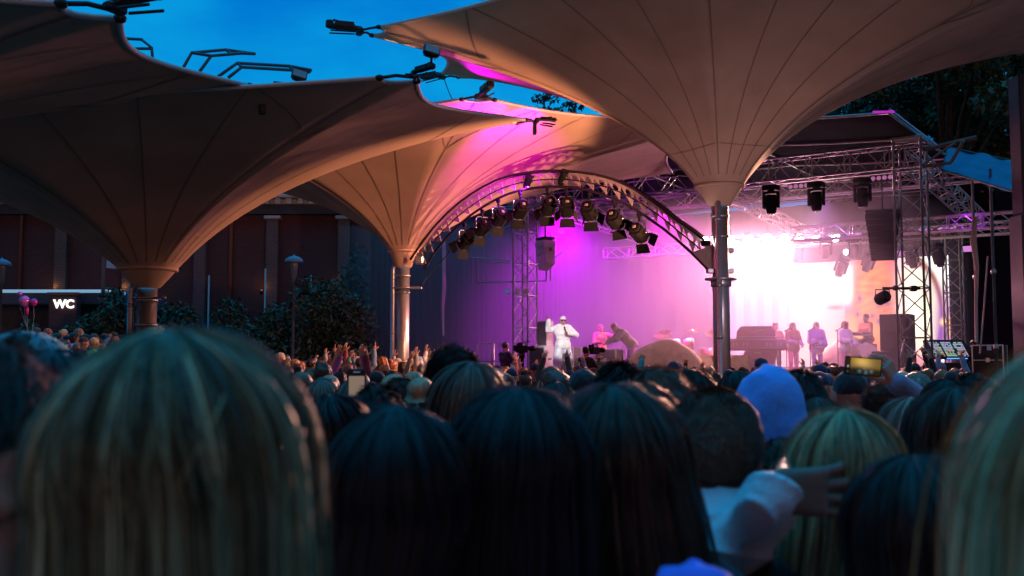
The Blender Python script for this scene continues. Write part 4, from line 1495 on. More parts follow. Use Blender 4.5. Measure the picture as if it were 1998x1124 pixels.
def fresnel():
    t = thing('fresnel_lamp', '', 'stage lamp', (0, 0, 0), group='barn-door lamps hanging from the arch')
    tilt = Euler((R(-32), 0, 0)).to_matrix()
    o = Vector((0, 0, -.46))
    m = MB()
    prof = [(-.17, -.12), (-.17, .08), (-.10, .15), (.10, .15), (.17, .08), (.17, -.12), (.09, -.17), (-.09, -.17)]
    m.prism(prof, .34, tilt, o)
    for k in range(4): m.prism([(x * .78, z * .78 + .03) for x, z in prof], .015, tilt, o + tilt @ Vector((0, -.185 - k * .018, 0)))
    bd = m.build('body', M['lamp_black'], t, local=True)
    m = MB(); m.bbox(o + tilt @ Vector((0, -.25, .02)), (.09, .03, .08), .01, tilt); m.build('socket', M['plate_steel'], bd, local=True)
    m = MB(); m.lathe([(.155, 0), (.165, .05), (.14, .06), (.001, .075)], 20, (0, 0, 0), None); mm = tilt @ Euler((R(-90), 0, 0)).to_matrix()
    m.v = [tuple(o + tilt @ Vector((0, .17, 0)) + mm @ Vector(p)) for p in m.v]; m.build('lens', M['lens'], t, local=True)
    m = MB(); m.tube([(-.20, 0, -.46), (-.205, 0, -.22), (-.16, 0, -.16), (.16, 0, -.16), (.205, 0, -.22), (.20, 0, -.46)], .013, 8); m.ell((-.2, 0, -.46), (.035, .03, .03), nu=8, nv=6); m.ell((.2, 0, -.46), (.035, .03, .03), nu=8, nv=6); m.build('yoke', M['chrome'], t, local=True)
    m = MB(); m.bbox((0, 0, -.10), (.06, .05, .13), .01); m.lathe([(.055, -.035), (.055, .035)], 10, (0, 0, 0), Euler((0, R(90), 0)).to_matrix()); m.tube([(.03, .02, -.1), (.12, .06, -.22), (.1, -.02, -.36), (.05, -.2, -.42)], .009, 6); m.build('clamp', M['lamp_black'], t, local=True)
    for k, (sx, sz) in enumerate(((0, -1), (0, 1), (-1, 0), (1, 0))):
        m = MB()
        if sz: 
            q = [(-.17, 0), (.17, 0), (.21, .24), (-.21, .24)]
            base = Vector((0, .22, sz * .165)); 
            vs = [base + Vector((x, y * (.75 if sz < 0 else .9), sz * y * (.62 if sz < 0 else .3))) for x, y in q]
        else:
            q = [(-.13, 0), (.13, 0), (.17, .2), (-.17, .2)]
            base = Vector((sx * .17, .22, 0)); vs = [base + Vector((sx * y * .6, y * .7, x)) for x, y in q]
        nrm = (vs[1] - vs[0]).cross(vs[3] - vs[0]).normalized() * .004
        al = [tilt @ (p + nrm) + o for p in vs] + [tilt @ (p - nrm) + o for p in vs]
        m.add(al, [(0, 1, 2, 3), (7, 6, 5, 4), (0, 4, 5, 1), (1, 5, 6, 2), (2, 6, 7, 3), (3, 7, 4, 0)])
        m.build('barn_door', M['lamp_black'], t, local=True)
    return t


FL = [(1105, 367, 20, 'barn-door lamp with a wide flap, hanging at the middle of the arch'), (1068, 365, 35, 'barn-door lamp turned sideways just before the top of the arch'), (1150, 373, -8, 'barn-door lamp with square socket next to the middle one'),
      (1198, 389, -16, 'barn-door lamp fourth before the arch comes down to the mast'), (1247, 414, -26, 'lowest barn-door lamp on the bright side of the arch'),
      (1015, 372, 45, 'barn-door lamp hanging beside the top of the slim truss tower'), (972, 387, 52, 'barn-door lamp third from the foot of the arch'), (941, 407, 56, 'barn-door lamp second from the foot of the arch'), (906, 433, 60, 'lowest barn-door lamp at the foot of the arch over the drape')]
fr = fresnel()
for i, (x, y, a, lb) in enumerate(FL):
    o = fr if i == 0 else copy_tree(fr)
    o.location = AP(x, y + 5); o.scale = (.84, .84, .84); o.rotation_euler = (0, R(random.uniform(-5, 5)), STAGE_ANG + R(a) + R(15)); o['label'] = lb
m_ = [(1030, 354), (1098, 346)]
for i, (x, y) in enumerate(m_):
    t = thing('small_spot', ('small purple spot clamped to the rising side of the arch', 'small purple spot clamped to the top of the arch')[i], 'stage lamp', AP(x, y))
    Q = Euler((R(40), R(20), 0)).to_matrix()
    m = MB(); m.lathe([(.06, -.18), (.08, -.12), (.09, .12), (.10, .16)], 14, (0, 0, 0), Q); m.build('can', M['lamp_black'], t, local=True)
    m = MB(); m.tube([Q @ Vector((-.1, 0, 0)), (-.1, 0, .12), (.1, 0, .12), Q @ Vector((.1, 0, 0))], .012, 6); m.build('bracket', M['dark_metal'], t, local=True)


def moving_head(scale=1.0):
    t = thing('moving_head', '', 'stage lamp', (0, 0, 0))
    s_ = scale
    m = MB(); m.bbox((0, 0, -.07 * s_), (.40 * s_, .30 * s_, .14 * s_), .02); m.lathe([(.09 * s_, -.17 * s_), (.09 * s_, -.14 * s_)], 14); m.build('base', M['lamp_black'], t, local=True)
    m = MB()
    for q in (-1, 1): m.bbox((q * .19 * s_, 0, -.38 * s_), (.055 * s_, .14 * s_, .44 * s_), .02)
    m.bbox((0, 0, -.19 * s_), (.42 * s_, .16 * s_, .06 * s_), .02); m.build('yoke', M['lamp_black'], t, local=True)
    m = MB(); m.lathe([(.10 * s_, -.30 * s_), (.13 * s_, -.26 * s_), (.145 * s_, -.42 * s_), (.14 * s_, -.60 * s_), (.115 * s_, -.72 * s_), (.10 * s_, -.74 * s_)], 18); hd = m.build('head', M['lamp_black'], t, local=True)
    m = MB(); m.lathe([(.10 * s_, -.742 * s_), (.06 * s_, -.755 * s_), (.001, -.76 * s_)], 16, cap=False); m.build('lens', M['lens'], hd, local=True)
    return t


mh = moving_head(1.0)
MH = [(1504, 356, 27.6, 'first big moving head under the front beam, closest to the large mast'), (1592, 350, 27.3, 'middle big moving head under the front beam'), (1682, 342, 27.0, 'big moving head under the front beam, closest to the large truss tower')]
for i, (x, y, Y, lb) in enumerate(MH):
    o = mh if i == 0 else copy_tree(mh)
    o.location = W(x, y + 6, Y); o.rotation_euler = (0, 0, STAGE_ANG); o['label'] = lb; o['group'] = 'moving heads under the front beam'
mh2 = moving_head(.95)
MH2 = [(1702, 490, 34, 45, 'moving head with an open yoke just beside the big hanging speakers'), (1775, 480, 33, -20, 'moving head seen behind the large truss tower'), (1825, 478, 32.5, -35, 'moving head tilted towards the corner of the video wall'),
       (1648, 500, 35, 40, 'tilted moving head in front of the poodle picture'), (1612, 462, 34, 5, 'moving head with a pale window between the bright lamps'), (1668, 462, 34, 5, 'moving head hanging under the last bright lamp'), (1560, 470, 35, 20, 'moving head washed out by the white glare')]
for i, (x, y, Y, tl, lb) in enumerate(MH2):
    o = mh2 if i == 0 else copy_tree(mh2)
    o.location = W(x, y, Y); o.rotation_euler = (0, R(tl) * .5, STAGE_ANG + R(tl)); o['label'] = lb; o['group'] = 'moving heads before the video wall'
# four-cell strips
def quad(c, lb):
    t = thing('four_cell_lamp', lb, 'stage lamp', c, STAGE_ANG, 'small four-cell lamp bars')
    m = MB(); m.bbox((0, 0, 0), (.62, .14, .18), .02); m.build('housing', M['lamp_black'], t, local=True)
    for i in range(4):
        m = MB(); m.lathe([(.055, 0), (.06, .02), (.001, .025)], 12, ((i - 1.5) * .145, -.075, 0), Euler((R(90), 0, 0)).to_matrix(), cap=False); m.build('lens', emat('cell_glow', (.75, .25, .55), .5), t, local=True)


quad(W(1722, 348, 27.6), 'four-cell lamp bar under the beam beside the tower'); quad(W(1560, 364, 28.6), 'four-cell lamp bar under the middle of the beam')

# the bright back lamps: lit, facing the crowd
M['glare'] = emat('glare', (1.0, .80, .78), 60)
M['pink_panel'] = emat('pink_panel', (.75, .25, .75), .9)
BR = [(1425, 468, 36.5, 8), (1462, 468, 36.3, 9), (1498, 466, 36.1, 9), (1530, 466, 35.9, 9), (1560, 464, 35.7, 8), (1592, 462, 35.5, 7), (1629, 463, 35.2, 8.5), (1651, 492, 34.6, 5), (1696, 494, 34.2, 4), (1716, 492, 34.0, 3)]
AUD = Vector((-2, 8, 2.5))
for i, (x, y, Y, rp) in enumerate(BR):
    c = W(x, y, Y); d = (AUD - c).normalized()
    t = thing('flood_lamp', ('white glaring flood lamp in the row on the low lattice beam' if i < 7 else 'small white glaring lamp below the row, near the hanging speakers'), 'stage lamp', c, group='glaring lamps in a row over the stage' if i < 7 else 'small glaring lamps by the speakers')
    r_ = rp * Y / 2100
    Q = frame((0, 0, 0), d, (0, 0, 1)).to_3x3()
    m = MB(); m.lathe([(r_ * .6, -.3), (r_ * 1.1, -.22), (r_ * 1.15, 0), (r_ * 1.02, .02), (r_, -.02)], 18, (0, 0, 0), Q); m.build('housing', M['lamp_black'], t, local=True)
    m = MB(); m.lathe([(r_, -.018), (r_ * .6, .0), (.001, .01)], 18, (0, 0, 0), Q, cap=False); m.build('lens', M['glare'], t, local=True)
    m = MB(); m.tube([Q @ Vector((0, -r_ * 1.2, -.1)), (0, 0, r_ * 1.6 + .05), Q @ Vector((0, r_ * 1.2, -.1))], .012, 6); m.tube([(0, 0, r_ * 1.6 + .05), (0, 0, r_ * 1.6 + .25)], .02, 6); m.build('bracket', M['dark_metal'], t, local=True)
for x, y, Y, w_, lb in ((1668, 458, 34.5, .5, 'pink lit panel lamp beside the hanging speakers'), (1804, 450, 33.6, .6, 'pink lit panel lamp directly behind the large truss tower'), (1848, 447, 33.2, .62, 'pink lit panel lamp just past the large truss tower'), (1893, 484, 33, .45, 'small magenta panel lamp above the purple tower'), (1766, 493, 33.8, .5, 'low pink panel lamp behind the tower bracing')):
    t = thing('panel_lamp', lb, 'stage lamp', W(x, y, Y), STAGE_ANG)
    Q = Euler((R(35), 0, 0)).to_matrix()
    m = MB(); m.bbox((0, 0, 0), (w_, .08, .26), .015, Q); m.tube([(-.1, 0, .1), (-.1, 0, .3)], .015); m.tube([(.1, 0, .1), (.1, 0, .3)], .015); m.build('housing', M['lamp_black'], t, local=True)
    m = MB(); m.box(Q @ Vector((0, -.043, 0)), (w_ * .9, .004, .2), Q); m.build('face', M['pink_panel'], t, local=True)
# spot on an arm at the large tower
t = thing('arm_spot', 'dark spot lamp hanging on an arm clamped to the large truss tower', 'stage lamp', W(1722, 580, 26.6))
m = MB(); m.tube([W(1722, 562, 26.6), W(1795, 563, 26.6)], .03, 8); m.bbox(W(1747, 562, 26.6), (.12, .12, .12), .02); m.bbox(W(1782, 563, 26.6), (.16, .16, .14), .02); m.build('arm', M['dark_metal'], t)
m = MB(); c = W(1722, 581, 26.6); m.lathe([(.12, -.17), (.15, -.13), (.15, .13), (.12, .17)], 16, c, Euler((R(70), 0, R(30))).to_matrix()); m.build('can', M['lamp_black'], t)
m = MB(); m.tube([c + Vector((-.17, 0, 0)), c + Vector((-.17, 0, .2)), c + Vector((.17, 0, .2)), c + Vector((.17, 0, 0))], .018, 6); m.build('yoke', M['dark_metal'], t)

# ------------------------------------------------------------------ hanging speakers
def line_array(name, label, c, n, w0, h0, curve, face, mt, marks=False, rz=0.0, taper=.97):
    t = thing(name, label, 'speaker', c, rz)
    z, a, y = 0.0, 0.0, 0.0
    for i in range(n):
        w_ = w0 * taper ** i
        Q = Euler((a, 0, 0)).to_matrix()
        m = MB(); m.prism([(-w_ / 2, -h0 * .48), (w_ / 2, -h0 * .48), (w_ / 2, h0 * .48), (-w_ / 2, h0 * .48)], .5, Q, Vector((0, y, z - h0 / 2)))
        b_ = m.build('cabinet', mt, t, local=True)
        m = MB(); m.box(Vector((0, y, z - h0 / 2)) + Q @ Vector((0, -.256, 0)), (w_ * .94, .006, h0 * .84), Q); m.build('grille', face, b_, local=True)
        y += math.sin(a) * h0; z -= math.cos(a) * h0; a += curve
    m = MB(); m.bbox((0, 0, .06), (w0, .5, .08), .02); m.tube([(0, 0, .1), (0, 0, 1.0)], .02, 6); m.build('fly_frame', M['dark_metal'], t, local=True)
    return t


c = W(1722, 418, 27.8)
line_array('line_array', 'big black hanging speaker array beside the large truss tower', c, 8, .86, .142, .07, mat('grille_black', (.025, .022, .025), .7), M['case_black'], rz=STAGE_ANG + .25, taper=.955)
M['pale_box'] = mat('pale_box', (.42, .36, .38), .6)
c = W(1064, 470, 31.5)
la = line_array('line_array', 'pale hanging speaker array with two small dark marks beside the slim tower', c, 4, .40, .2, -.12, M['pale_box'], M['pale_box'], rz=.5, taper=.9)
for zz in (-.28, -.62):
    tt = text_mesh('mark', 'JB', .13, M['lamp_black'], .002, .002); tt.parent = la; tt.location = (0, -.275 - zz * .02 - .03, zz); tt.rotation_euler = (R(90), 0, 0)

# ------------------------------------------------------------------ video wall with its picture
def screen_img(s, t):
    """s 0..1 across, t 0..1 up -> linear rgb"""
    def g(cx, cy, rx, ry, p=2.0): return np.exp(-(np.abs((s - cx) / rx) ** p + np.abs((t - cy) / ry) ** p))
    c = np.stack([.70 + 0 * s, .36 + .1 * t, .42 + .1 * t], -1)
    def over(col, a):
        nonlocal c
        a = np.clip(a, 0, 1)[..., None]; c = c * (1 - a) + np.array(col) * a
    nz_ = .5 + .5 * np.sin(s * 61 + 3 * np.sin(t * 17)) * np.sin(t * 53 + 2 * np.sin(s * 23))
    nz2 = .5 + .5 * np.sin(s * 150 + 4 * np.sin(t * 47)) * np.sin(t * 130 + 5 * np.sin(s * 70))
    over((.42, .20, .30), (np.sin(s * 95) > .2) * .6 * (s < .34))               # pale curtains
    over((.95, .72, .55), g(.46, .62, .13, .45))                                    # face
    over((.50, .10, .16), (s > .585) * (s < .80))
    over((.75, .9, .85), g(.58, .80, .05, .18, 4))                              # window
    over((.55, .9, .7), g(.60, .72, .02, .14, 4) * .6)
    over((.75, .25, .2), g(.545, .56, .035, .02))                               # lips
    over((.98, .62, .45), g(.52, .18, .2, .2, 3) * .8)
    over((1, .93, .72), g(.60, .25, .035, .16) * (.6 + .4 * nz_))
    over((.62, .11, .005), g(.70, .58, .085, .42, 6))                             # poodle, upper
    over((.90, .36, .05), g(.69, .62, .08, .36, 4) * nz_ * .7)
    over((.16, .02, .005), g(.745, .5, .05, .3, 3) * nz2 * .9)
    over((.75, .17, .01), g(.655, .27, .075, .23, 5))                            # poodle, lower
    over((1.0, .42, .10), g(.655, .34, .07, .12) * (.4 + .6 * nz2))
    over((.6, .16, .06), g(.70, .2, .05, .2) * nz2 * .8)
    for cx, cy, rx, ry in ((.720, .62, .022, .06), (.660, .38, .028, .06), (.645, .64, .012, .035), (.635, .49, .011, .03), (.755, .60, .012, .04), (.728, .42, .02, .04), (.695, .47, .012, .03)):
        over((.04, .05, .12), g(cx, cy, rx, ry))
    over((.95, .97, .92), g(.955, .92, .10, .28, 4))                            # pale sky patch
    over((.80, .70, .42), g(.885, .50, .085, .42, 3.5))                         # shiny ball
    over((1, .95, .72), g(.86, .52, .04, .3))
    over((.5, .42, .36), g(.92, .72, .06, .12) * .7)
    rr = np.sqrt(((s - .865) / .105) ** 2 + ((t - .46) / .50) ** 2)
    over((.20, .03, .02), np.exp(-((rr - 1.0) / .10) ** 2) * (s > .86))
    over((.9, .42, .06), np.exp(-((rr - 1.08) / .03) ** 2) * (s > .88) * (t < .6))
    over((.16, .05, .30), g(.985, .14, .05, .5, 3) * .95)
    over((.85, .40, .08), np.exp(-((rr - 1.28) / .035) ** 2) * (s > .90) * (t < .45))
    over((1, .6, .2), g(.975, .40, .012, .03))
    over((.85, .85, 1), g(.97, .06, .008, .03))
    over((.7, .06, .10), g(.81, .04, .10, .10))
    c = c * np.where(s > .585, 1.45, 1.0)[..., None]
    return np.clip(c, 0, 1.45)


sc0, sc1 = S3(-.2 + 5.96 * .0 + 1.0, 9.0, 0), None
s_right = 0
# right edge found where the picture column 1852 meets the back line
p0 = S3(0, 9.0, 0)
sr = Wplane(1853, 600, p0, SW); sl_ = Wplane(1395, 600, p0, SW)
ztop = W(1853, 498, sr.y).z; zbot = ZS + .35
Ls = (sr - sl_).xy.length
scr = thing('video_wall', 'large bright LED video wall showing a woman and curly orange poodles', 'screen', (((sl_ + sr) / 2).x, ((sl_ + sr) / 2).y, 0))
nu_, nv_ = 240, 130
uu, vv = np.meshgrid(np.linspace(0, 1, nu_), np.linspace(0, 1, nv_), indexing='ij')
ctr = Vector(scr.location)
Vv = np.stack([sl_.x - ctr.x + (sr.x - sl_.x) * uu, sl_.y - ctr.y + (sr.y - sl_.y) * uu, zbot + (ztop - zbot) * vv], -1).reshape(-1, 3)
ii = np.arange(nu_ * nv_).reshape(nu_, nv_)
Ff = np.stack([ii[:-1, :-1], ii[1:, :-1], ii[1:, 1:], ii[:-1, 1:]], -1).reshape(-1, 4)
sm_ = bpy.data.materials.new('led_picture'); sm_.use_nodes = True
tn = sm_.node_tree; bs = tn.nodes['Principled BSDF']; at = tn.nodes.new('ShaderNodeAttribute'); at.attribute_name = 'picture'
bs.inputs['Base Color'].default_value = (.01, .01, .01, 1); tn.links.new(at.outputs['Color'], bs.inputs['Emission Color']); bs.inputs['Emission Strength'].default_value = 1.55
so_ = np_mesh('picture', Vv, Ff, sm_, parent=scr)
ca = so_.data.attributes.new('picture', 'FLOAT_COLOR', 'POINT')
rgb = screen_img(uu, vv).reshape(-1, 3)
ca.data.foreach_set('color', np.concatenate([rgb, np.ones((len(rgb), 1))], 1).astype(np.float32).ravel())
m = MB(); mid = (sl_ + sr) / 2; m.box((mid.x + SW.x * .14, mid.y + SW.y * .14, (zbot + ztop) / 2), (Ls + .08, .24, ztop - zbot + .08), MS); m.build('cabinet', M['case_black'], scr)
# ------------------------------------------------------------------ stage props
M['mound'] = mat('mound', (.62, .58, .30), .9, noise=.2, nscale=4, bump=.6, bscale=14)


def stage_loc(px, Y): return Vector((W(px, 600, Y).x, Y, ZS))


def mound(label, px, Y, w, h, d, seed):
    c = stage_loc(px, Y)
    t = thing('mound', label, 'stage prop', c, STAGE_ANG, 'yellow-green hill props')
    m = MB(); rows = []
    for i in range(33):
        x = i / 32 * 2 - 1
        prof = (1 - abs(x) ** 2.6) ** .8 * (1 + .04 * math.sin(x * 7 + seed))
        row = []
        for j in range(17):
            a = math.pi * j / 16
            row.append((x * w / 2, -math.cos(a) * d / 2 * (prof ** .5), math.sin(a) ** .8 * h * prof))
        rows.append(row)
    m.grid(rows, 33, 17); m.build('hill_shell', M['mound'], t, local=True)
    m = MB(); m.box((0, 0, .015), (w * .98, d * .6, .03)); m.build('base_board', M['case_black'], t, local=True)
    return t


mound('large yellow-green hill prop beside the bent player and the drum kit', 1296, 31.6, 2.7, 1.12, .9, 1)
mound('small yellow-green hill prop behind the woman with long curly hair', 1657, 33.2, 2.4, 1.25, .9, 2)
c = stage_loc(1388, 31.9)
m = MB(); m.bbox((0, 0, .34), (2.3, .12, .66), .03); o = m.build('low_wall', M['mound']); o.location = c; o.rotation_euler.z = STAGE_ANG; tag(o, 'long low yellow-green wall prop between hill and grill', 'stage prop')

# keyboard riser dressed as a kettle grill
M['grill_pink'] = mat('grill_pink', (.75, .40, .62), .35, metal=.1)
M['white_trim'] = mat('white_trim', (.8, .8, .8), .4)
c = stage_loc(1474, 31.6)
gr = thing('grill_riser', 'pink keyboard stand dressed up as a barbecue grill with white trim', 'stage prop', c, STAGE_ANG + .35)
m = MB(); m.bbox((0, 0, .98), (1.72, .7, .34), .04); m.build('front_panel', M['grill_pink'], gr, local=True)
for x in (-.62, -.33, .33, .62):
    mk = MB()
    for q in (-.05, .05):
        pts = [(math.cos(a) * .06, math.sin(a) * .065) for a in np.linspace(-1.57, 1.57, 9)] + [(math.cos(a) * .022, math.sin(a) * .062) for a in np.linspace(1.57, -1.57, 9)]
        mk.prism([(x + q + p, .99 + z) for p, z in pts], .02, None, (0, -.362, 0))
    mk.build('knob', M['white_trim'], gr, local=True)
m = MB(); m.prism([(-.55, 1.15), (.55, 1.15), (.55, 1.38), (.46, 1.52), (-.42, 1.52), (-.55, 1.36)], .5); m.build('lid', M['grill_pink'], gr, local=True)
m = MB(); m.bbox((0, -.26, 1.20), (1.14, .03, .035), .01); m.bbox((0, -.26, 1.50), (.86, .03, .035), .01); m.tube([(-.4, -.29, 1.40), (-.05, -.3, 1.34), (.05, -.3, 1.40), (.4, -.29, 1.44)], .016, 6); m.build('lid_trim', M['white_trim'], gr, local=True)
m = MB(); m.prism([(-.48, 0), (.42, 0), (.46, .3), (.55, .6), (.62, .80), (-.30, .80), (-.40, .55), (-.46, .3)], .45); m.build('bowl', M['grill_pink'], gr, local=True)
m = MB(); m.tube([(-.50, -.24, 0), (-.48, -.24, .3), (-.42, -.24, .55), (-.31, -.24, .80), (.63, -.24, .80), (.56, -.24, .6), (.48, -.24, .3), (.44, -.24, 0)], .018, 6)
for x in (-.04, .08): m.bbox((x, -.235, .2), (.05, .02, .3), .008)
m.bbox((.05, -.25, .74), (.2, .03, .05), .01); m.build('bowl_trim', M['white_trim'], gr, local=True)

def crate(name, label, cat, px, Y, w, h, d, z=ZS, rz=None, mt='case_black', face=None, group=None):
    c = stage_loc(px, Y); c.z = z
    t = thing(name, label, cat, c, STAGE_ANG if rz is None else rz, group)
    m = MB(); m.bbox((0, 0, h / 2), (w, d, h), .015); b = m.build('cabinet', M[mt], t, local=True)
    if face == 'speaker':
        m = MB(); m.bbox((0, -d / 2 - .006, h / 2), (w * .9, .014, h * .9), .005); m.build('grille', mat('grille_dark', (.03, .027, .03), .8), t, local=True)
        m = MB(); m.bbox((-w / 2 - .008, 0, h * .6), (.02, .18, .05), .006); m.bbox((w / 2 + .008, 0, h * .6), (.02, .18, .05), .006); m.build('handle', M['rubber'], t, local=True)
    if face == 'case':
        m = MB()
        for sx in (-1, 1):
            for sy in (-1, 1): m.bbox((sx * w / 2, sy * d / 2, h / 2), (.035, .035, h * 1.005), .006)
            m.bbox((0, -d / 2, h / 2 + sx * h / 2 * .98), (w, .03, .035), .006)
        m.bbox((0, -d / 2, h * .62), (w, .025, .025), .005); m.build('edge_trim', M['case_trim'], t, local=True)
        m = MB(); m.bbox((0, -d / 2 - .01, h * .62), (.10, .02, .12), .006); m.build('latch', M['case_trim'], t, local=True)
    return t


crate('stage_monitor', 'dark wedge monitor box below the singing women', 'speaker', 1578, 30.6, .58, .40, .45, ZS - .30, mt='pale_box', face='speaker')
crate('subwoofer', 'big black bass cabinet, lower of two stacked before the video wall', 'speaker', 1742, 29.5, 1.0, .95, .8, ZS - .2, face='speaker', group='bass cabinets by the large tower')
crate('subwoofer', 'black bass cabinet stacked on top before the video wall', 'speaker', 1750, 29.5, .78, 1.0, .7, ZS + .76, face='speaker', group='bass cabinets by the large tower')
crate('speaker_cabinet', 'purple-lit speaker cabinet, base of the stack beside the singer', 'speaker', 1057, 32.6, .56, .95, .6, ZS, mt='pale_box', face='speaker', group='speaker stack beside the singer')
crate('speaker_cabinet', 'tall narrow speaker standing on the cabinet beside the singer', 'speaker', 1064, 32.8, .34, .78, .4, ZS + .952, mt='pale_box', face='speaker', group='speaker stack beside the singer')
crate('amp_rack', 'small amplifier rack with bright edges directly behind the singer', 'rack', 1112, 33.6, .50, .95, .5, ZS, face='case')
crate('flight_case', 'flight case used as a table by the bent player', 'flight case', 1188, 32.6, .70, .86, .5, ZS, face='case')
crate('flight_case', 'tall flight case with pale paper label beside the mixing desk', 'flight case', 1928, 28.5, .75, 1.05, .6, 1.3, face='case')
crate('flight_case', 'wide low flight case under the mixing desk', 'flight case', 1880, 27.2, 1.05, .75, .6, .75, face='case')
crate('flight_case', 'black case beside the foot of the large truss tower', 'flight case', 1830, 27.0, .9, .70, .6, .95, face='speaker')
crate('backstage_plinth', 'black plinth carrying the backstage cases', 'plinth', 1905, 28.9, 3.2, .74, 2.0, 0)
crate('pit_box', 'dark square box standing at the edge of the crowd by the far mast', 'box', 800, 26.9, .40, .45, .4, 1.55, mt='pale_box')
crate('pit_stand', 'low stand under the dark square box by the far mast', 'box', 800, 26.9, .34, 1.548, .34, 0)
# paper label
c = W(1930, 678, 28.1); m = MB(); m.box(c, (.12, .004, .15)); o = m.build('paper_label', mat('paper', (.6, .65, .75), .7)); tag(o, 'pale paper label on the tall flight case', 'label')
# drum kit
M['drum_shell'] = mat('drum_shell', (.55, .22, .14), .3, metal=.2)
M['drum_skin'] = mat('drum_skin', (.75, .72, .68), .5)
M['brass'] = mat('brass', (.75, .55, .25), .25, metal=.95)
c = stage_loc(1338, 34.6)
dk = thing('drum_kit', 'drum kit with orange shells and cymbals behind the big hill prop', 'drum kit', c, STAGE_ANG)
m = MB(); m.bbox((0, 0, .15), (2.2, 1.7, .3), .03); m.build('riser', M['case_black'], dk, local=True)
for nm, x, y, z, r_, h_, rot in (('bass_drum', 0, -.2, .62, .29, .42, 90), ('tom_drum', -.25, -.25, 1.08, .16, .2, 25), ('tom_drum', .22, -.25, 1.08, .17, .22, 25), ('floor_drum', .62, .15, .72, .21, .4, 0), ('snare_drum', -.55, .2, .85, .18, .14, 5)):
    Q = Euler((R(rot), 0, 0)).to_matrix(); o = Vector((x, y, z))
    m = MB(); m.lathe([(r_, -h_ / 2), (r_, h_ / 2)], 20, o, Q); d_ = m.build(nm, M['drum_shell'], dk, local=True)
    m = MB(); m.lathe([(r_ * 1.03, h_ / 2), (r_ * .98, h_ / 2 + .012), (.001, h_ / 2 + .012)], 20, o, Q, cap=False); m.build('drum_head', M['drum_skin'], d_, local=True)
    m = MB()
    for a in (0, 2.1, 4.2): m.tube([o + Vector((math.cos(a) * r_ * .8, math.sin(a) * r_ * .8, -h_ / 3)), (x + math.cos(a) * r_ * 1.3, y + math.sin(a) * r_ * 1.3, .3)], .012, 6)
    m.build('stand', M['chrome'], d_, local=True)
for x, y, z, r_, tl in ((-.85, -.1, 1.35, .26, 18), (-.45, -.55, 1.45, .22, -14), (.45, -.55, 1.48, .23, 12), (.95, .0, 1.40, .28, -20), (-.95, .35, 1.05, .18, 0)):
    m = MB(); m.tube([(x, y, .3), (x, y, z)], .012, 6)
    for a in (0, 2.1, 4.2): m.tube([(x, y, .6), (x + .22 * math.cos(a), y + .22 * math.sin(a), .3)], .009, 6)
    s_ = m.build('cymbal_stand', M['chrome'], dk, local=True)
    m = MB(); m.lathe([(r_, -.012), (r_ * .5, .004), (.05, .012), (.03, .03), (.001, .034)], 24, (x, y, z), Euler((R(tl), R(tl * .5), 0)).to_matrix(), cap=False); m.build('cymbal', M['brass'], s_, local=True)
# crowd-control railings and a keyboard
for px, lb in ((948, 'tubular railing panel at the dark side of the pit'), (976, 'tubular railing panel next to the camera operator')):
    c = stage_loc(px, 31.5); t = thing('railing', lb, 'railing', c, .2, 'railings at the stage edge')
    m = MB(); m.tube([(-.24, 0, 0), (-.24, 0, .98), (-.2, 0, 1.02), (.2, 0, 1.02), (.24, 0, .98), (.24, 0, 0)], .02, 8); m.tube([(-.24, 0, .5), (.24, 0, .5)], .016, 8); m.build('rail', M['truss'], t, local=True)
    m = MB(); m.bbox((-.24, 0, .01), (.1, .3, .02), .004); m.bbox((.24, 0, .01), (.1, .3, .02), .004); m.build('foot', M['truss'], t, local=True)
# drop frame hanging on the slim tower
t = thing('tube_rack', 'thin square tube frame reaching out from the slim truss tower', 'frame', W(930, 500, 34.5))
m = MB(); m.tube([W(921, 552, 34.5), W(921, 503, 34.5)], .035); m.tube([W(931, 550, 34.5), W(931, 503, 34.5)], .03); m.tube([W(921, 503, 34.5), W(995, 509, 34.2)], .022); m.tube([W(928, 551, 34.5), W(1066, 548, 34.2)], .022); m.tube([W(931, 510, 34.5), W(995, 513, 34.2)], .016); m.tube([W(1066, 548, 34.2), W(1066, 470, 34.2)], .025); m.tube([W(1074, 548, 34.2), W(1074, 455, 34.2)], .025)
m.tube([W(920, 470, 34.5), W(995, 440, 34.2)], .02); m.tube([W(1080, 505, 34.2), W(1112, 480, 34.4)], .02)
m.build('tube', M['truss'], t)
for px, Y, lb, y0 in ((866, 34, 'pale thin hanging cloth strip on the black side drape', 470),):
    m = MB(); m.tube([W(px, y0, Y), W(px + 1, 560, Y), W(px - 2, 600, Y), W(px - 1, 655, Y)], [.06, .07, .05, .03], 6); tag(m.build('hanging_strip', mat('grey_cloth', (.3, .27, .32), .8)), lb, 'cloth')
for i, (px, py) in enumerate(((992, 570), (1010, 570), (1024, 570))):
    c = W(px, py, 33.2); t = thing('small_lamp', 'small chrome lamp clipped to the slim truss tower, one of three', 'stage lamp', c, group='small lamps on the slim tower')
    m = MB(); m.lathe([(.05, -.08), (.08, .0), (.09, .07)], 12, (0, 0, 0), Euler((R(70), 0, R(-30 + 30 * i))).to_matrix()); m.build('can', M['chrome'], t, local=True)
    m = MB(); m.tube([(0, .05, .0), (0, .18, .02)], .015, 6); m.build('clip', M['dark_metal'], t, local=True)

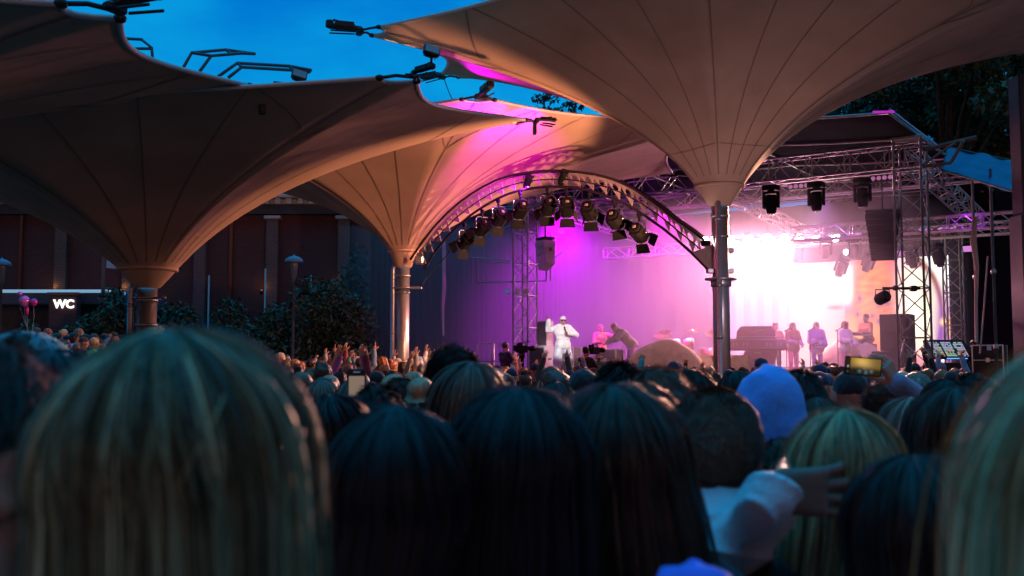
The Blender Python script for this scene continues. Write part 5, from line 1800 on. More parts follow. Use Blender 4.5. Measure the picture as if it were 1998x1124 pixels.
# mixing desk
M['desk_glow'] = emat('desk_glow', (.55, .62, .8), .55)
c = W(1850, 690, 28.6)
md = thing('mixing_desk', 'lit mixing desk with rows of coloured keys beside the large tower', 'mixing desk', (c.x, 28.6, 0), .25)
Q = Euler((R(52), 0, 0)).to_matrix(); o = Vector((0, 0, W(1850, 682, 28.6).z))
m = MB(); m.bbox(o, (1.25, .62, .10), .02, Q); m.bbox((0, .1, o.z / 2 - .15), (1.1, .5, o.z - .4), .02); m.build('frame', M['case_black'], md, local=True)
cols = [(.6, .7, .95), (.2, .9, .9), (.95, .25, .3), (.95, .8, .2), (.3, .9, .4), (.8, .3, .9)]
r_ = random.Random(3)
for s_ in range(3):
    m = MB()
    x0 = -.52 + s_ * .36
    for i in range(7):
        for j in range(9):
            if r_.random() < .15: continue
            m.mi = 0 if j > 3 and r_.random() < .75 else r_.randrange(1, 6)
            m.box(o + Q @ Vector((x0 + i * .044, -.25 + j * .055, .054)), (.034, .036, .008), Q)
    m.build('key_bank', [emat('key%d' % k, cc, .6) for k, cc in enumerate(cols)], md, local=True)
m = MB(); m.box((0.05, -.30, o.z - .24), (.62, .01, .022)); m.build('blue_strip', emat('blue_strip', (.1, .35, 1), 2.0), md, local=True)

# ------------------------------------------------------------------ figures
CLOTHS = {}
def cloth(name, col, rough=.85):
    if name not in CLOTHS: CLOTHS[name] = mat('cloth_' + name, col, rough, noise=.18, nscale=9, bump=.25, bscale=60, sheen=.2)
    return CLOTHS[name]


def hairm(name, col):
    if 'h' + name not in CLOTHS: CLOTHS['h' + name] = mat('hair_' + name, col, .42, noise=.35, nscale=45, bump=.5, bscale=90, spec=.4, stretch=(1, 1, .15))
    return CLOTHS['h' + name]


for n_, c_ in dict(white=(.8, .8, .8), offwhite=(.62, .6, .55), black=(.018, .018, .022), charcoal=(.05, .05, .055), navy=(.02, .03, .08), denim=(.16, .26, .42), paledenim=(.66, .72, .78), grey=(.25, .25, .27),
                   olive=(.12, .13, .06), red=(.45, .04, .04), pink=(.65, .2, .35), purple=(.30, .12, .55), green=(.05, .55, .10), blue=(.08, .32, .85), beige=(.5, .4, .3), orange=(.55, .26, .10), maroon=(.2, .03, .05), yellow=(.7, .6, .1), teal=(.05, .3, .33), violet=(.14, .16, .75)).items():
    cloth(n_, c_)
for n_, c_ in dict(black=(.012, .010, .010), dark=(.03, .02, .015), brown=(.075, .042, .026), light=(.17, .10, .055), blonde=(.40, .28, .15), ginger=(.26, .085, .03), grey=(.3, .28, .26)).items():
    hairm(n_, c_)
SKINM = [M['skin'], M['eye'], M['lip']]
SKIND = [M['skin_dark'], M['eye'], M['lip']]


def figure(label, loc, rz, J, top='charcoal', legs_='black', hair='short', hcol='brown', s=1.0, h=.014, hh=.006, skin=None, topkw={}, legkw={}, hairkw={}, shoes=True, group=None, hh_hair=.009, cat='person', hs=1.0):
    t = thing('person', label, cat, loc, rz, group)
    t.scale = (s, s, s)
    V, F, mi = build_body(J, h, hh, hs)
    np_mesh('body', V, F, skin or SKINM, mi, t)
    V, F = build_top(J, h, **topkw); np_mesh('top', V, F, cloth(top, None), None, t)
    if legs_:
        V, F = build_legs(J, h, **legkw); np_mesh('trousers', V, F, cloth(legs_, None), None, t)
    if shoes:
        V, F = build_shoes(J, h); np_mesh('shoes', V, F, cloth('offwhite', None), None, t)
    if hair:
        V, F = build_hair(head_T(J, hs), hair, hh_hair, **hairkw)
        nm = {'cap': 'cap', 'beanie': 'beanie', 'hood': 'hood'}.get(hair, 'hair')
        np_mesh(nm, V, F, cloth(hcol, None) if nm != 'hair' else hairm(hcol, None), None, t)
    return t


def attach(t, name, mb, mt): return mb.build(name, mt, t, local=True)


# singer
J = joints(elR=(.42, .06, 1.33), wrR=(.44, .15, 1.60), elL=(-.37, .06, 1.20), wrL=(-.13, .26, 1.24), curlR=(.02, 1.5, 1.6, 1.7), palmR=(0, 1, 0), palmL=(0, -1, 0), curlL=(1.1, 1.1, 1.1, 1.1), thR=1.0, hipL=(-.11, 0, .9), hipR=(.11, 0, .9), kneeL=(-.15, .03, .48), kneeR=(.15, .03, .48), footL=(-.16, 0, .07), footR=(.16, 0, .07))
sg = figure('singer in loose white sweatshirt, white cap and pale blue shorts, pointing one finger up', stage_loc(1098, 32.0), math.pi + .12, J, 'white', 'paledenim', 'cap', 'white', 1.06, h=.011,
            topkw=dict(e=.02, loose=.03, hem=.84, wob=.004, elo=.9, fold=.010), legkw=dict(e=.03, flare=.05, upto=.35), hs=1.02)
T = head_T(J, 1.02)
m = MB()
for q in (-1, 1): m.bbox(T @ Vector((q * .036, .112, .006)), (.058, .012, .036), .006)
m.bbox(T @ Vector((0, .116, .012)), (.03, .008, .008), .003); attach(sg, 'sunglasses', m, M['rubber'])
m = MB(); w_ = Vector(J['wrL']); m.tube([w_ + Vector((.07, .06, -.03)), w_ + Vector((.12, .03, .13))], .016, 8); m.ell(w_ + Vector((.13, .028, .16)), (.026, .026, .03), nu=10, nv=8)
mic = m.build('microphone', M['lamp_black']); mic.location = sg.location; mic.rotation_euler = sg.rotation_euler; mic.scale = sg.scale; tag(mic, 'black microphone held by the singer in white', 'microphone')

# bent player
J = joints(pelvis=(0, -.10, .95), chest=(0, .16, 1.22), neck=(0, .30, 1.35), head=(0, .415, 1.44), pit=-.75, shL=(-.17, .25, 1.31), shR=(.17, .25, 1.31), elL=(-.24, .42, 1.10), wrL=(-.10, .62, 1.02), elR=(.24, .42, 1.10), wrR=(.10, .60, 1.02), palmL=(0, 0, -1), palmR=(0, 0, -1),
           hipL=(-.09, -.1, .92), hipR=(.09, -.1, .92), kneeL=(-.1, -.02, .5), kneeR=(.1, -.02, .5), footL=(-.1, -.1, .07), footR=(.1, -.1, .07))
figure('cropped-haired player in a grey-blue shirt bending over the flight case', stage_loc(1226, 32.8), R(98), J, 'grey', 'purple', 'buzz', 'light', 1.06, topkw=dict(e=.025, loose=.02, wob=.006))
# behind him
J = joints(elL=(-.33, .15, 1.34), wrL=(-.52, .25, 1.40), elR=(.25, .1, 1.12), wrR=(.15, .32, 1.15), palmL=(0, 0, -1))
figure('player in orange-lit shirt stretching one arm, half hidden behind the bent player', stage_loc(1172, 35.2), math.pi + .2, J, 'orange', 'maroon', 'short', 'light', 1.0)
# keyboard player behind the grill
J = joints(elL=(-.28, .10, 1.14), wrL=(-.20, .36, 1.10), elR=(.28, .10, 1.14), wrR=(.2, .36, 1.10), palmL=(0, 0, -1), palmR=(0, 0, -1))
figure('keyboard player in dark clothes standing behind the pink grill prop', stage_loc(1512, 33.6), math.pi + .25, J, 'maroon', 'black', 'short', 'brown', 1.0)
# seated player before the poodle picture
J = joints(pelvis=(0, -.05, .62), chest=(0, .02, .96), neck=(0, .03, 1.13), head=(0, .05, 1.29), hipL=(-.1, 0, .58), hipR=(.1, 0, .58), kneeL=(-.14, .42, .56), kneeR=(.14, .42, .56), footL=(-.14, .42, .1), footR=(.14, .42, .1), elL=(-.25, .12, .82), wrL=(-.18, .38, .84), elR=(.25, .12, .82), wrR=(.18, .38, .84), palmL=(0, 0, -1), palmR=(0, 0, -1))
p_ = stage_loc(1691, 33.2); p_.z = ZS + .55
figure('seated player in an orange-brown shirt before the poodle picture', p_, R(120), J, 'orange', 'charcoal', 'short', 'dark', 1.0, topkw=dict(sleeve=.55))
crate('seat_riser', 'plain riser under the seated player', 'riser', 1694, 33.3, 1.0, .54, 1.0, ZS)
crate('stool_box', 'dark box stool under the seated player', 'stool', 1694, 33.32, .4, .50, .36, ZS + .55)
m = MB(); c = stage_loc(1672, 32.9); m.bbox((0, 0, 1.32), (.95, .3, .07), .02); 
for i in range(36): m.box((-.44 + i * .025, -.05, 1.362), (.018, .2, .012))
m.tube([(-.3, 0, 1.28), (.3, 0, 0)], .02); m.tube([(.3, 0, 1.28), (-.3, 0, 0)], .02); o = m.build('keyboard', M['case_black']); o.location = c; o.rotation_euler.z = R(20); tag(o, 'keyboard on crossed legs in front of the seated player', 'keyboard')

# backing singers
Jw = lambda **k: joints(sw=.155, elL=(-.22, .05, 1.14), wrL=(-.15, .28, 1.02), elR=(.22, .05, 1.14), wrR=(.15, .26, 1.12), curlL=(.7, .8, .8, .8), curlR=(.9, .9, .9, .9), **k)
w1 = figure('backing singer in a dark vest over purple sleeves and short skirt at a microphone', stage_loc(1546, 33.0), math.pi + .35, Jw(yaw=.3), 'purple', None, 'long', 'brown', .98, topkw=dict(loose=.01))
V, F = build_top(Jw(), .014, e=.03, sleeve=.2, hem=.74, loose=.015); np_mesh('vest', V, F, cloth('maroon', None), None, w1)
V, F = build_legs(Jw(), .014, e=.014); np_mesh('trousers', V, F, cloth('pink', None), None, w1)
w2 = figure('backing singer in a big purple jersey with the number 1992', stage_loc(1592, 32.8), math.pi + .1, Jw(), 'purple', 'purple', 'bob', 'brown', .98, topkw=dict(e=.03, loose=.04, hem=.72, wob=.006), hairkw=dict(vol=1.05))
tt = text_mesh('jersey_number', '1992', .17, M['white_trim'], .004, .004); tt.parent = w2; tt.location = (0, .205, 1.06); tt.rotation_euler = (R(90), 0, math.pi)
m = MB(); m.box((0, .205, 1.16), (.26, .006, .012)); m.box((0, .205, .955), (.28, .006, .022)); attach(w2, 'jersey_stripe', m, M['white_trim'])
w3 = figure('backing singer with very long curly reddish hair and a loose white top', stage_loc(1648, 32.6), math.pi + .55, Jw(yaw=.25), 'white', 'pink', 'curly', 'ginger', .99, topkw=dict(e=.025, loose=.03, hem=.74, wob=.006), hairkw=dict(length=.38, vol=1.2))


def mic_stand(px, Y, lb, lean):
    c = stage_loc(px, Y); t = thing('microphone_stand', lb, 'microphone stand', c, group='microphone stands of the backing singers')
    m = MB(); m.lathe([(.14, 0), (.14, .02), (.02, .035)], 16); m.tube([(0, 0, .02), (0, 0, 1.42)], .014, 8); m.build('stand', M['lamp_black'], t, local=True)
    m = MB(); m.tube([(-.06, 0, 1.40), (lean, .03, 1.50)], .016, 8); m.ell((lean + .02, .03, 1.51), (.03, .03, .03), nu=10, nv=8); m.build('microphone', M['lamp_black'], t, local=True)


mic_stand(1533, 32.5, 'slim microphone stand before the singer with the dark vest', .12)
mic_stand(1579, 32.4, 'slim microphone stand before the singer with the numbered jersey', .12)
mic_stand(1633, 32.2, 'slim microphone stand before the singer with long curly hair', .12)

# camera crew
J = joints(elL=(-.22, .22, 1.18), wrL=(-.1, .40, 1.36), elR=(.26, .16, 1.16), wrR=(.14, .36, 1.42), palmL=(0, 0, 1), palmR=(0, 1, 0), curlL=(.8, .8, .8, .8), curlR=(1, 1, 1, 1))
cm = figure('camera operator in dark clothes aiming up at the singer from the pit', (W(1143, 600, 29).x, 29, .45), R(-40), J, 'black', 'black', 'mess', 'black', 1.08)
m = MB(); m.box((0, 0, .225), (.9, .7, .45)); o = m.build('pit_step', M['case_black']); o.location = (W(1143, 600, 29).x, 29, 0); tag(o, 'black step under the camera operator in the pit', 'step')
def tv_camera(lb, loc, rz, big):
    t = thing('video_camera', lb, 'camera', loc, rz)
    m = MB(); m.bbox((0, 0, 0), (.14, .34, .2), .02); m.bbox((0, -.2, .02), (.12, .1, .16), .02); m.build('camera_body', M['lamp_black'], t, local=True)
    m = MB(); m.lathe([(.05, 0), (.06, .12), (.075, .16), (.075, .26), (.06, .26)], 16, (0, .16, .02), Euler((R(-90), 0, 0)).to_matrix()); m.build('lens', M['lamp_black'], t, local=True)
    m = MB(); m.bbox((-.12, .02, .12), (.1, .14, .08), .01); m.tube([(0, -.12, .1), (0, -.1, .17), (0, .12, .17), (0, .14, .1)], .012, 6); m.bbox((0, .20, .2), (.17, .10, .02), .005); m.build('viewfinder', M['lamp_black'], t, local=True)
    if big:
        m = MB(); m.lathe([(.07, -.95), (.06, -.3), (.09, -.2), (.09, -.1)], 14); m.tube([(.1, -.1, -.15), (.25, -.5, -.25)], .015, 6)
        for a in (0, 2.1, 4.2): m.tube([(0, 0, -.8), (math.cos(a) * .45, math.sin(a) * .45, -loc[2])], .03, 6)
        m.build('pedestal', M['lamp_black'], t, local=True)
    return t


tv_camera('shoulder camera held by the dark operator in the pit', W(1160, 684, 29.2), R(-40), False)
J = joints(elL=(-.22, .18, 1.14), wrL=(-.08, .38, 1.2), elR=(.24, .14, 1.12), wrR=(.16, .38, 1.16), pit=-.1)
figure('camera operator in a black T-shirt with glasses working the pedestal camera', (W(986, 600, 29.5).x, 29.5, .72), R(-50), J, 'black', 'black', 'short', 'dark', 1.0, topkw=dict(sleeve=.5))
tv_camera('big pedestal camera beside the operator in black', tuple(W(1018, 681, 29.3)), R(-55), True)
m = MB(); m.box((0, 0, .36), (1.9, 1.1, .715)); o = m.build('camera_platform', M['case_black']); o.location = (W(1003, 600, 29.5).x, 29.6, 0); tag(o, 'black platform under the pedestal camera', 'platform')
figure('stage technician in black at the mixing desk, face caught by light', (W(1899, 600, 28.7).x, 28.7, .745), R(40), joints(elL=(-.24, .12, 1.12), wrL=(-.18, .36, 1.08), pit=-.25), 'black', 'black', 'short', 'black', 1.02)
crate('wedge_board', 'pale slanted board beside the pedestal camera', 'board', 1026, 29.0, .24, .55, .2, .9, rz=.1, mt='pale_box')
crate('wedge_stand', 'dark stand under the slanted pale board', 'stand', 1026, 29.0, .2, .9, .18, 0, rz=.1)
# ------------------------------------------------------------------ the crowd: a few kinds of figure, each copied with its parts
GRP = 'people in the dense crowd before the stage'
UPL = dict(elL=(-.27, .10, 1.60), wrL=(-.20, .16, 1.86), palmL=(0, 1, 0))
UPR = dict(elR=(.27, .10, 1.60), wrR=(.20, .16, 1.86), palmR=(0, 1, 0))
KINDS_ = {}


def kind(key, J, hair, hcol='brown', kw={}, top={}):
    KINDS_[key] = figure('person', (0, -30, 0), 0, J, 'charcoal', 'black', hair, 'navy' if hair in ('cap', 'beanie', 'hood') else hcol, 1.0, .02, .0085, hairkw=kw, hh_hair=.012, shoes=False, topkw=dict(wob=.005, **top))


W_ = dict(sw=.155)
kind('short', joints(), 'short'); kind('mess', joints(), 'mess', kw=dict(vol=1.3)); kind('long', joints(**W_), 'long', kw=dict(length=.30)); kind('bob', joints(**W_), 'bob')
kind('curly', joints(**W_), 'curly', kw=dict(length=.18, vol=1.1)); kind('bun', joints(**W_), 'bun'); kind('pony', joints(**W_), 'pony', kw=dict(length=.16)); kind('cap', joints(), 'cap'); kind('beanie', joints(), 'beanie')
kind('hood', joints(), 'hood', top=dict(hood=True)); kind('point', joints(**{**UPR, 'curlR': (.03, 1.5, 1.6, 1.7), 'thR': 1.0}), 'short'); kind('fist', joints(**{**UPL, 'curlL': (1.4, 1.5, 1.5, 1.5), 'thL': 1.1, 'sw': .16}), 'long', kw=dict(length=.25))
kind('both', joints(**UPL, **{**UPR, 'curlR': (.2, .3, 1.5, 1.5)}), 'mess'); kind('open', joints(**{**UPR, 'curlR': (.15, .12, .15, .2)}), 'bob')
kind('phone', joints(elL=(-.22, .16, 1.36), wrL=(-.04, .34, 1.60), elR=(.22, .16, 1.36), wrR=(.05, .34, 1.60), palmL=(0, -1, 0), palmR=(0, -1, 0), curlL=(.9, .9, .9, .9), curlR=(.9, .9, .9, .9), **W_), 'long', kw=dict(length=.2))
M['phone_screen'] = emat('phone_screen', (.8, .75, .8), .8)
m = MB(); m.bbox((0, .36, 1.69), (.076, .009, .155), .004); m.mi = 1; m.box((0, .354, 1.69), (.068, .002, .142))
phone_me = m
HAIRW = {'short': 'short-haired', 'mess': 'tousle-haired', 'long': 'long-haired', 'bob': 'bob-haired', 'curly': 'curly-haired', 'bun': 'person with a bun', 'pony': 'ponytailed', 'cap': 'capped', 'beanie': 'beanie-wearing', 'hood': 'hooded',
         'point': 'short-haired', 'fist': 'long-haired', 'both': 'tousle-haired', 'open': 'bob-haired', 'phone': 'long-haired'}
ACT = {'point': ', finger up', 'fist': ', fist up', 'both': ', arms up', 'open': ', hand up', 'phone': ', filming'}


def setmat(o, m):
    for sl in o.material_slots:
        sl.link = 'OBJECT'; sl.material = m


used_kind = {}
def place(key, x, y, z, rz, s, hcol, tcol, label, group=GRP, skin=None):
    first = key not in used_kind
    used_kind[key] = 1
    o = KINDS_[key] if first else copy_tree(KINDS_[key])
    o.location = (x, y, z); o.rotation_euler = (random.uniform(-.03, .03), random.uniform(-.03, .03), rz); o.scale = (s, s, s)
    o['label'] = label; o['group'] = group
    for ch in o.children:
        b = ch.name.split('.')[0]
        if b in ('hair',): setmat(ch, hairm(hcol, None))
        elif b in ('cap', 'beanie'): setmat(ch, cloth(hcol if hcol in ('white', 'red') else 'black' if hcol in ('black', 'dark') else 'navy', None))
        elif b in ('top', 'hood'): setmat(ch, cloth(tcol, None))
        elif b == 'body' and skin: 
            sl = ch.material_slots[0]; sl.link = 'OBJECT'; sl.material = skin
    return o


def yaw_to(x, y, tx=4.0, ty=33.0): return math.atan2(-(tx - x), ty - y)


rr = random.Random(11)
HC = ['black', 'dark', 'dark', 'brown', 'brown', 'brown', 'light', 'light', 'blonde', 'blonde', 'ginger']
TC = ['charcoal', 'black', 'navy', 'grey', 'denim', 'olive', 'maroon', 'beige', 'offwhite', 'black', 'charcoal', 'teal', 'red', 'purple']
CN_ = {'dark': 'dark brown', 'light': 'light brown'}
TN_ = {'offwhite': 'off-white', 'denim': 'denim blue', 'charcoal': 'charcoal'}
FRONT_KEYS = ['short', 'short', 'mess', 'long', 'long', 'long', 'bob', 'bob', 'curly', 'bun', 'pony', 'cap', 'beanie', 'phone', 'short']


def zone(px):
    for lim, n in ((640, 'below the tall shrub'), (700, 'below the black drape'), (770, 'beside the far mast'), (850, 'past the far mast'), (930, 'below the arch foot'), (1010, 'below the pedestal camera'), (1080, 'below the slim tower'),
                   (1150, 'below the singer'), (1240, 'below the bent player'), (1330, 'below the large hill'), (1400, 'beside the bright mast'), (1480, 'below the grill prop'), (1560, 'beyond the blue hood'), (1640, 'below the backing singers'), (1720, 'beyond the raised phone'), (1800, 'below the large tower'), (1900, 'below the mixing desk')):
        if px < lim: return n
    return 'at the backstage end'


def rown(Y): return 'near rows' if Y < 10 else 'middle rows' if Y < 15 else 'far rows'


NCROWD = 0
seen_labels = {}
def crowd_label(key, hc, tc, px, Y):
    hcn = CN_.get(hc, hc)
    base = HAIRW[key]
    who = 'person with a %s bun' % hcn if key == 'bun' else ('%s person' % base if key in ('cap', 'beanie', 'hood') else '%s %s person' % (hcn, base))
    return '%s in %s%s, %s %s' % (who, TN_.get(tc, tc), ACT.get(key, ''), rown(Y), zone(px))


OCC = []   # spots taken by the hand-placed people: (x, y)
def crowd_rows():
    global NCROWD
    y = 6.2
    while y < 20.5:
        lo, hi = W(560, 700, y).x, W(1900, 700, y).x
        n = int((hi - lo) / .66)
        off = rr.uniform(0, .6)
        for i in range(n + 1):
            x = lo + off + i * .66 + rr.uniform(-.16, .16); yy = y + rr.uniform(-.28, .28)
            if x > hi: continue
            if any((x - a) ** 2 + (yy - b) ** 2 < .40 ** 2 for a, b in OCC): continue
            if any((x - u[0]) ** 2 + (yy - u[1]) ** 2 < .5 ** 2 for u in (CR, CL)): continue
            px = 999 + 2100 * x / yy * 1.0
            key = rr.choice(FRONT_KEYS)
            if yy > 13 and rr.random() < .16 and not (1350 < px < 1700): key = rr.choice(['point', 'fist', 'both', 'open', 'phone'])
            if yy < 9.5 and key == 'phone': key = 'short'
            hc, tc = rr.choice(HC), rr.choice(TC)
            fem = key in ('long', 'bob', 'curly', 'bun', 'pony', 'fist', 'open', 'phone')
            h = (rr.gauss(1.635, .05) if fem else rr.gauss(1.74, .055))
            if yy < 11: h = min(h, 1.70)
            place(key, x, yy, 0, yaw_to(x, yy) + rr.gauss(0, .22), h / 1.735, hc, tc, crowd_label(key, hc, tc, px, yy), skin=M['skin_dark'] if rr.random() < .1 else None)
            NCROWD += 1
        y += .95
# terrace crowd on the far side, in profile
def terrace():
    global NCROWD
    spec = [(8, 652, 0), (22, 660, 1), (30, 645, 2), (48, 648, 1), (62, 660, 0), (70, 640, 2), (84, 650, 1), (97, 642, 2), (112, 652, 1), (122, 644, 2), (128, 655, 1), (141, 650, 1), (152, 642, 2), (160, 659, 0), (168, 653, 1), (180, 660, 0), (188, 652, 1),
            (198, 664, 0), (206, 652, 1), (215, 656, 1), (222, 650, 2), (228, 662, 0), (237, 655, 1), (246, 660, 0), (252, 655, 1), (100, 664, 0), (133, 668, 0), (148, 670, 0), (115, 667, 0), (40, 668, 0), (80, 670, 0), (12, 672, 0), (190, 676, 0), (212, 674, 0), (235, 674, 0)]
    for i, (px, py, lv) in enumerate(spec):
        Y = 25.2 + lv * 1.25 + rr.uniform(-.3, .3)
        zt_ = .24 + lv * .24
        c = W(px, py, Y)
        key = rr.choice(['short', 'mess', 'long', 'bob', 'cap', 'beanie', 'pony', 'short', 'phone'])
        hc, tc = rr.choice(HC), rr.choice(['charcoal', 'navy', 'denim', 'grey', 'maroon', 'black', 'beige', 'blue', 'offwhite'])
        if i == 15: key, hc, tc = 'short', 'blonde', 'green'
        if i == 14: tc = 'yellow'
        s = (c.z + .02 - zt_) / 1.735
        z = zt_
        if s > 1.08: z += (s - 1.06) * 1.735; s = 1.06
        if s < .9: s = .93
        if i == 15:
            lb = 'blond man in a bright green hoodie standing on the terrace'
        elif i == 14:
            lb = 'person in yellow standing just before the man in the green hoodie'
        else:
            lb = '%s %s in %s on the terrace %s' % (CN_.get(hc, hc), HAIRW[key] + (' person' if key != 'bun' else '') + ACT.get(key, ''), TN_.get(tc, tc), 'under the balloons' if px < 75 else 'before the WC pier' if px < 150 else 'by the dark shrub')
            lb += (', front step', ', middle step', ', top step')[lv]
        place(key, c.x, Y, z, yaw_to(c.x, Y) + rr.gauss(-.1, .25), s, hc, tc, lb, 'people standing on the terrace')
        NCROWD += 1


# the rest of the crowd, far in front of the barrier: one mass
def crowd_mass():
    keys = ['short', 'mess', 'long', 'bob', 'curly', 'bun', 'cap', 'beanie', 'pony', 'point', 'both', 'fist', 'open', 'phone']
    mats_ = []
    src = {}
    for k in keys:
        prt = []
        for ch in KINDS_[k].children:
            b = ch.name.split('.')[0]
            if b in ('trousers',): continue
            me = ch.data
            V = np.zeros(len(me.vertices) * 3, dtype=np.float32); me.vertices.foreach_get('co', V); V = V.reshape(-1, 3)
            F = np.zeros(len(me.polygons) * 4, dtype=np.int32); me.polygons.foreach_get('vertices', F); F = F.reshape(-1, 4)
            mi = np.zeros(len(me.polygons), dtype=np.int32); me.polygons.foreach_get('material_index', mi)
            keep_ = V[:, 2] > .95
            fk = keep_[F].all(1)
            F2, mi2 = F[fk], mi[fk]
            used = np.unique(F2); mp_ = np.full(len(V), -1, dtype=np.int32); mp_[used] = np.arange(len(used))
            prt.append((b, V[used], mp_[F2], mi2))
        src[k] = prt
    palette = [M['skin'], M['eye'], M['lip']] + [hairm(h, None) for h in ('black', 'dark', 'brown', 'light', 'blonde', 'ginger')] + [cloth(c_, None) for c_ in ('charcoal', 'navy', 'grey', 'denim', 'maroon', 'offwhite', 'black')]
    acc = []
    y = 20.9
    while y < 27.0:
        lo, hi = W(540, 700, y).x, W(1850, 700, y).x
        x = lo + rr.uniform(0, .5)
        while x < hi:
            yy = y + rr.uniform(-.25, .25)
            px = 999 + 2100 * x / yy
            bad = math.hypot(x - CR[0], yy - CR[1]) < .5 or math.hypot(x - CM[0], yy - CM[1]) < .5
            # keep clear of the stage front and the pit
            w_ = (Vector((x, yy, 0)) - TL).dot(SW)
            if w_ > -2.6: bad = True
            if not bad:
                left = px < 860
                if rr.random() < (.24 if left else .10): k = rr.choice(['point', 'both', 'fist', 'open', 'phone', 'open'])
                else: k = rr.choice(keys[:9])
                h = rr.gauss(1.69, .07)
                z0 = .18 if left else 0
                s = h / 1.735
                a = yaw_to(x, yy) + rr.gauss(0, .25)
                ca, sa = math.cos(a) * s, math.sin(a) * s
                hm, cm_ = rr.randrange(3, 9), rr.randrange(9, 16)
                for b, V, F, mi in src[k]:
                    P = np.stack([V[:, 0] * ca - V[:, 1] * sa + x, V[:, 0] * sa + V[:, 1] * ca + yy, V[:, 2] * s + z0], 1)
                    m_ = mi if b == 'body' else np.full(len(F), hm if b == 'hair' else cm_)
                    acc.append((P, F, m_))
            x += rr.uniform(.36, .46) if 999 + 2100 * x / y < 860 else rr.uniform(.46, .62)
        y += .56
    V, F, mi = join(*acc)
    o = np_mesh('crowd', V, F, palette, mi)
    tag(o, 'far rows of the crowd close to the stage, heads and raised arms', 'crowd', kind='stuff')
# ------------------------------------------------------------------ the people close to the camera
def strand_mat(name, base, rough=.45):
    m = bpy.data.materials.new('strand_' + name); m.use_nodes = True
    t = m.node_tree; b = t.nodes['Principled BSDF']
    at = t.nodes.new('ShaderNodeAttribute'); at.attribute_name = 'tone'
    mx = t.nodes.new('ShaderNodeMix'); mx.data_type = 'RGBA'; mx.blend_type = 'MULTIPLY'; mx.inputs['Factor'].default_value = 1
    mx.inputs['A'].default_value = (*base, 1)
    t.links.new(at.outputs['Color'], mx.inputs['B']); t.links.new(mx.outputs['Result'], b.inputs['Base Color'])
    b.inputs['Roughness'].default_value = rough; b.inputs['Specular IOR Level'].default_value = .3
    return m


SM = {k: strand_mat(k, c) for k, c in dict(blonde=(.52, .43, .22), dblonde=(.34, .24, .13), black=(.016, .012, .012), dark=(.035, .022, .017), brown=(.085, .045, .028), light=(.16, .09, .055), ash=(.24, .18, .13)).items()}


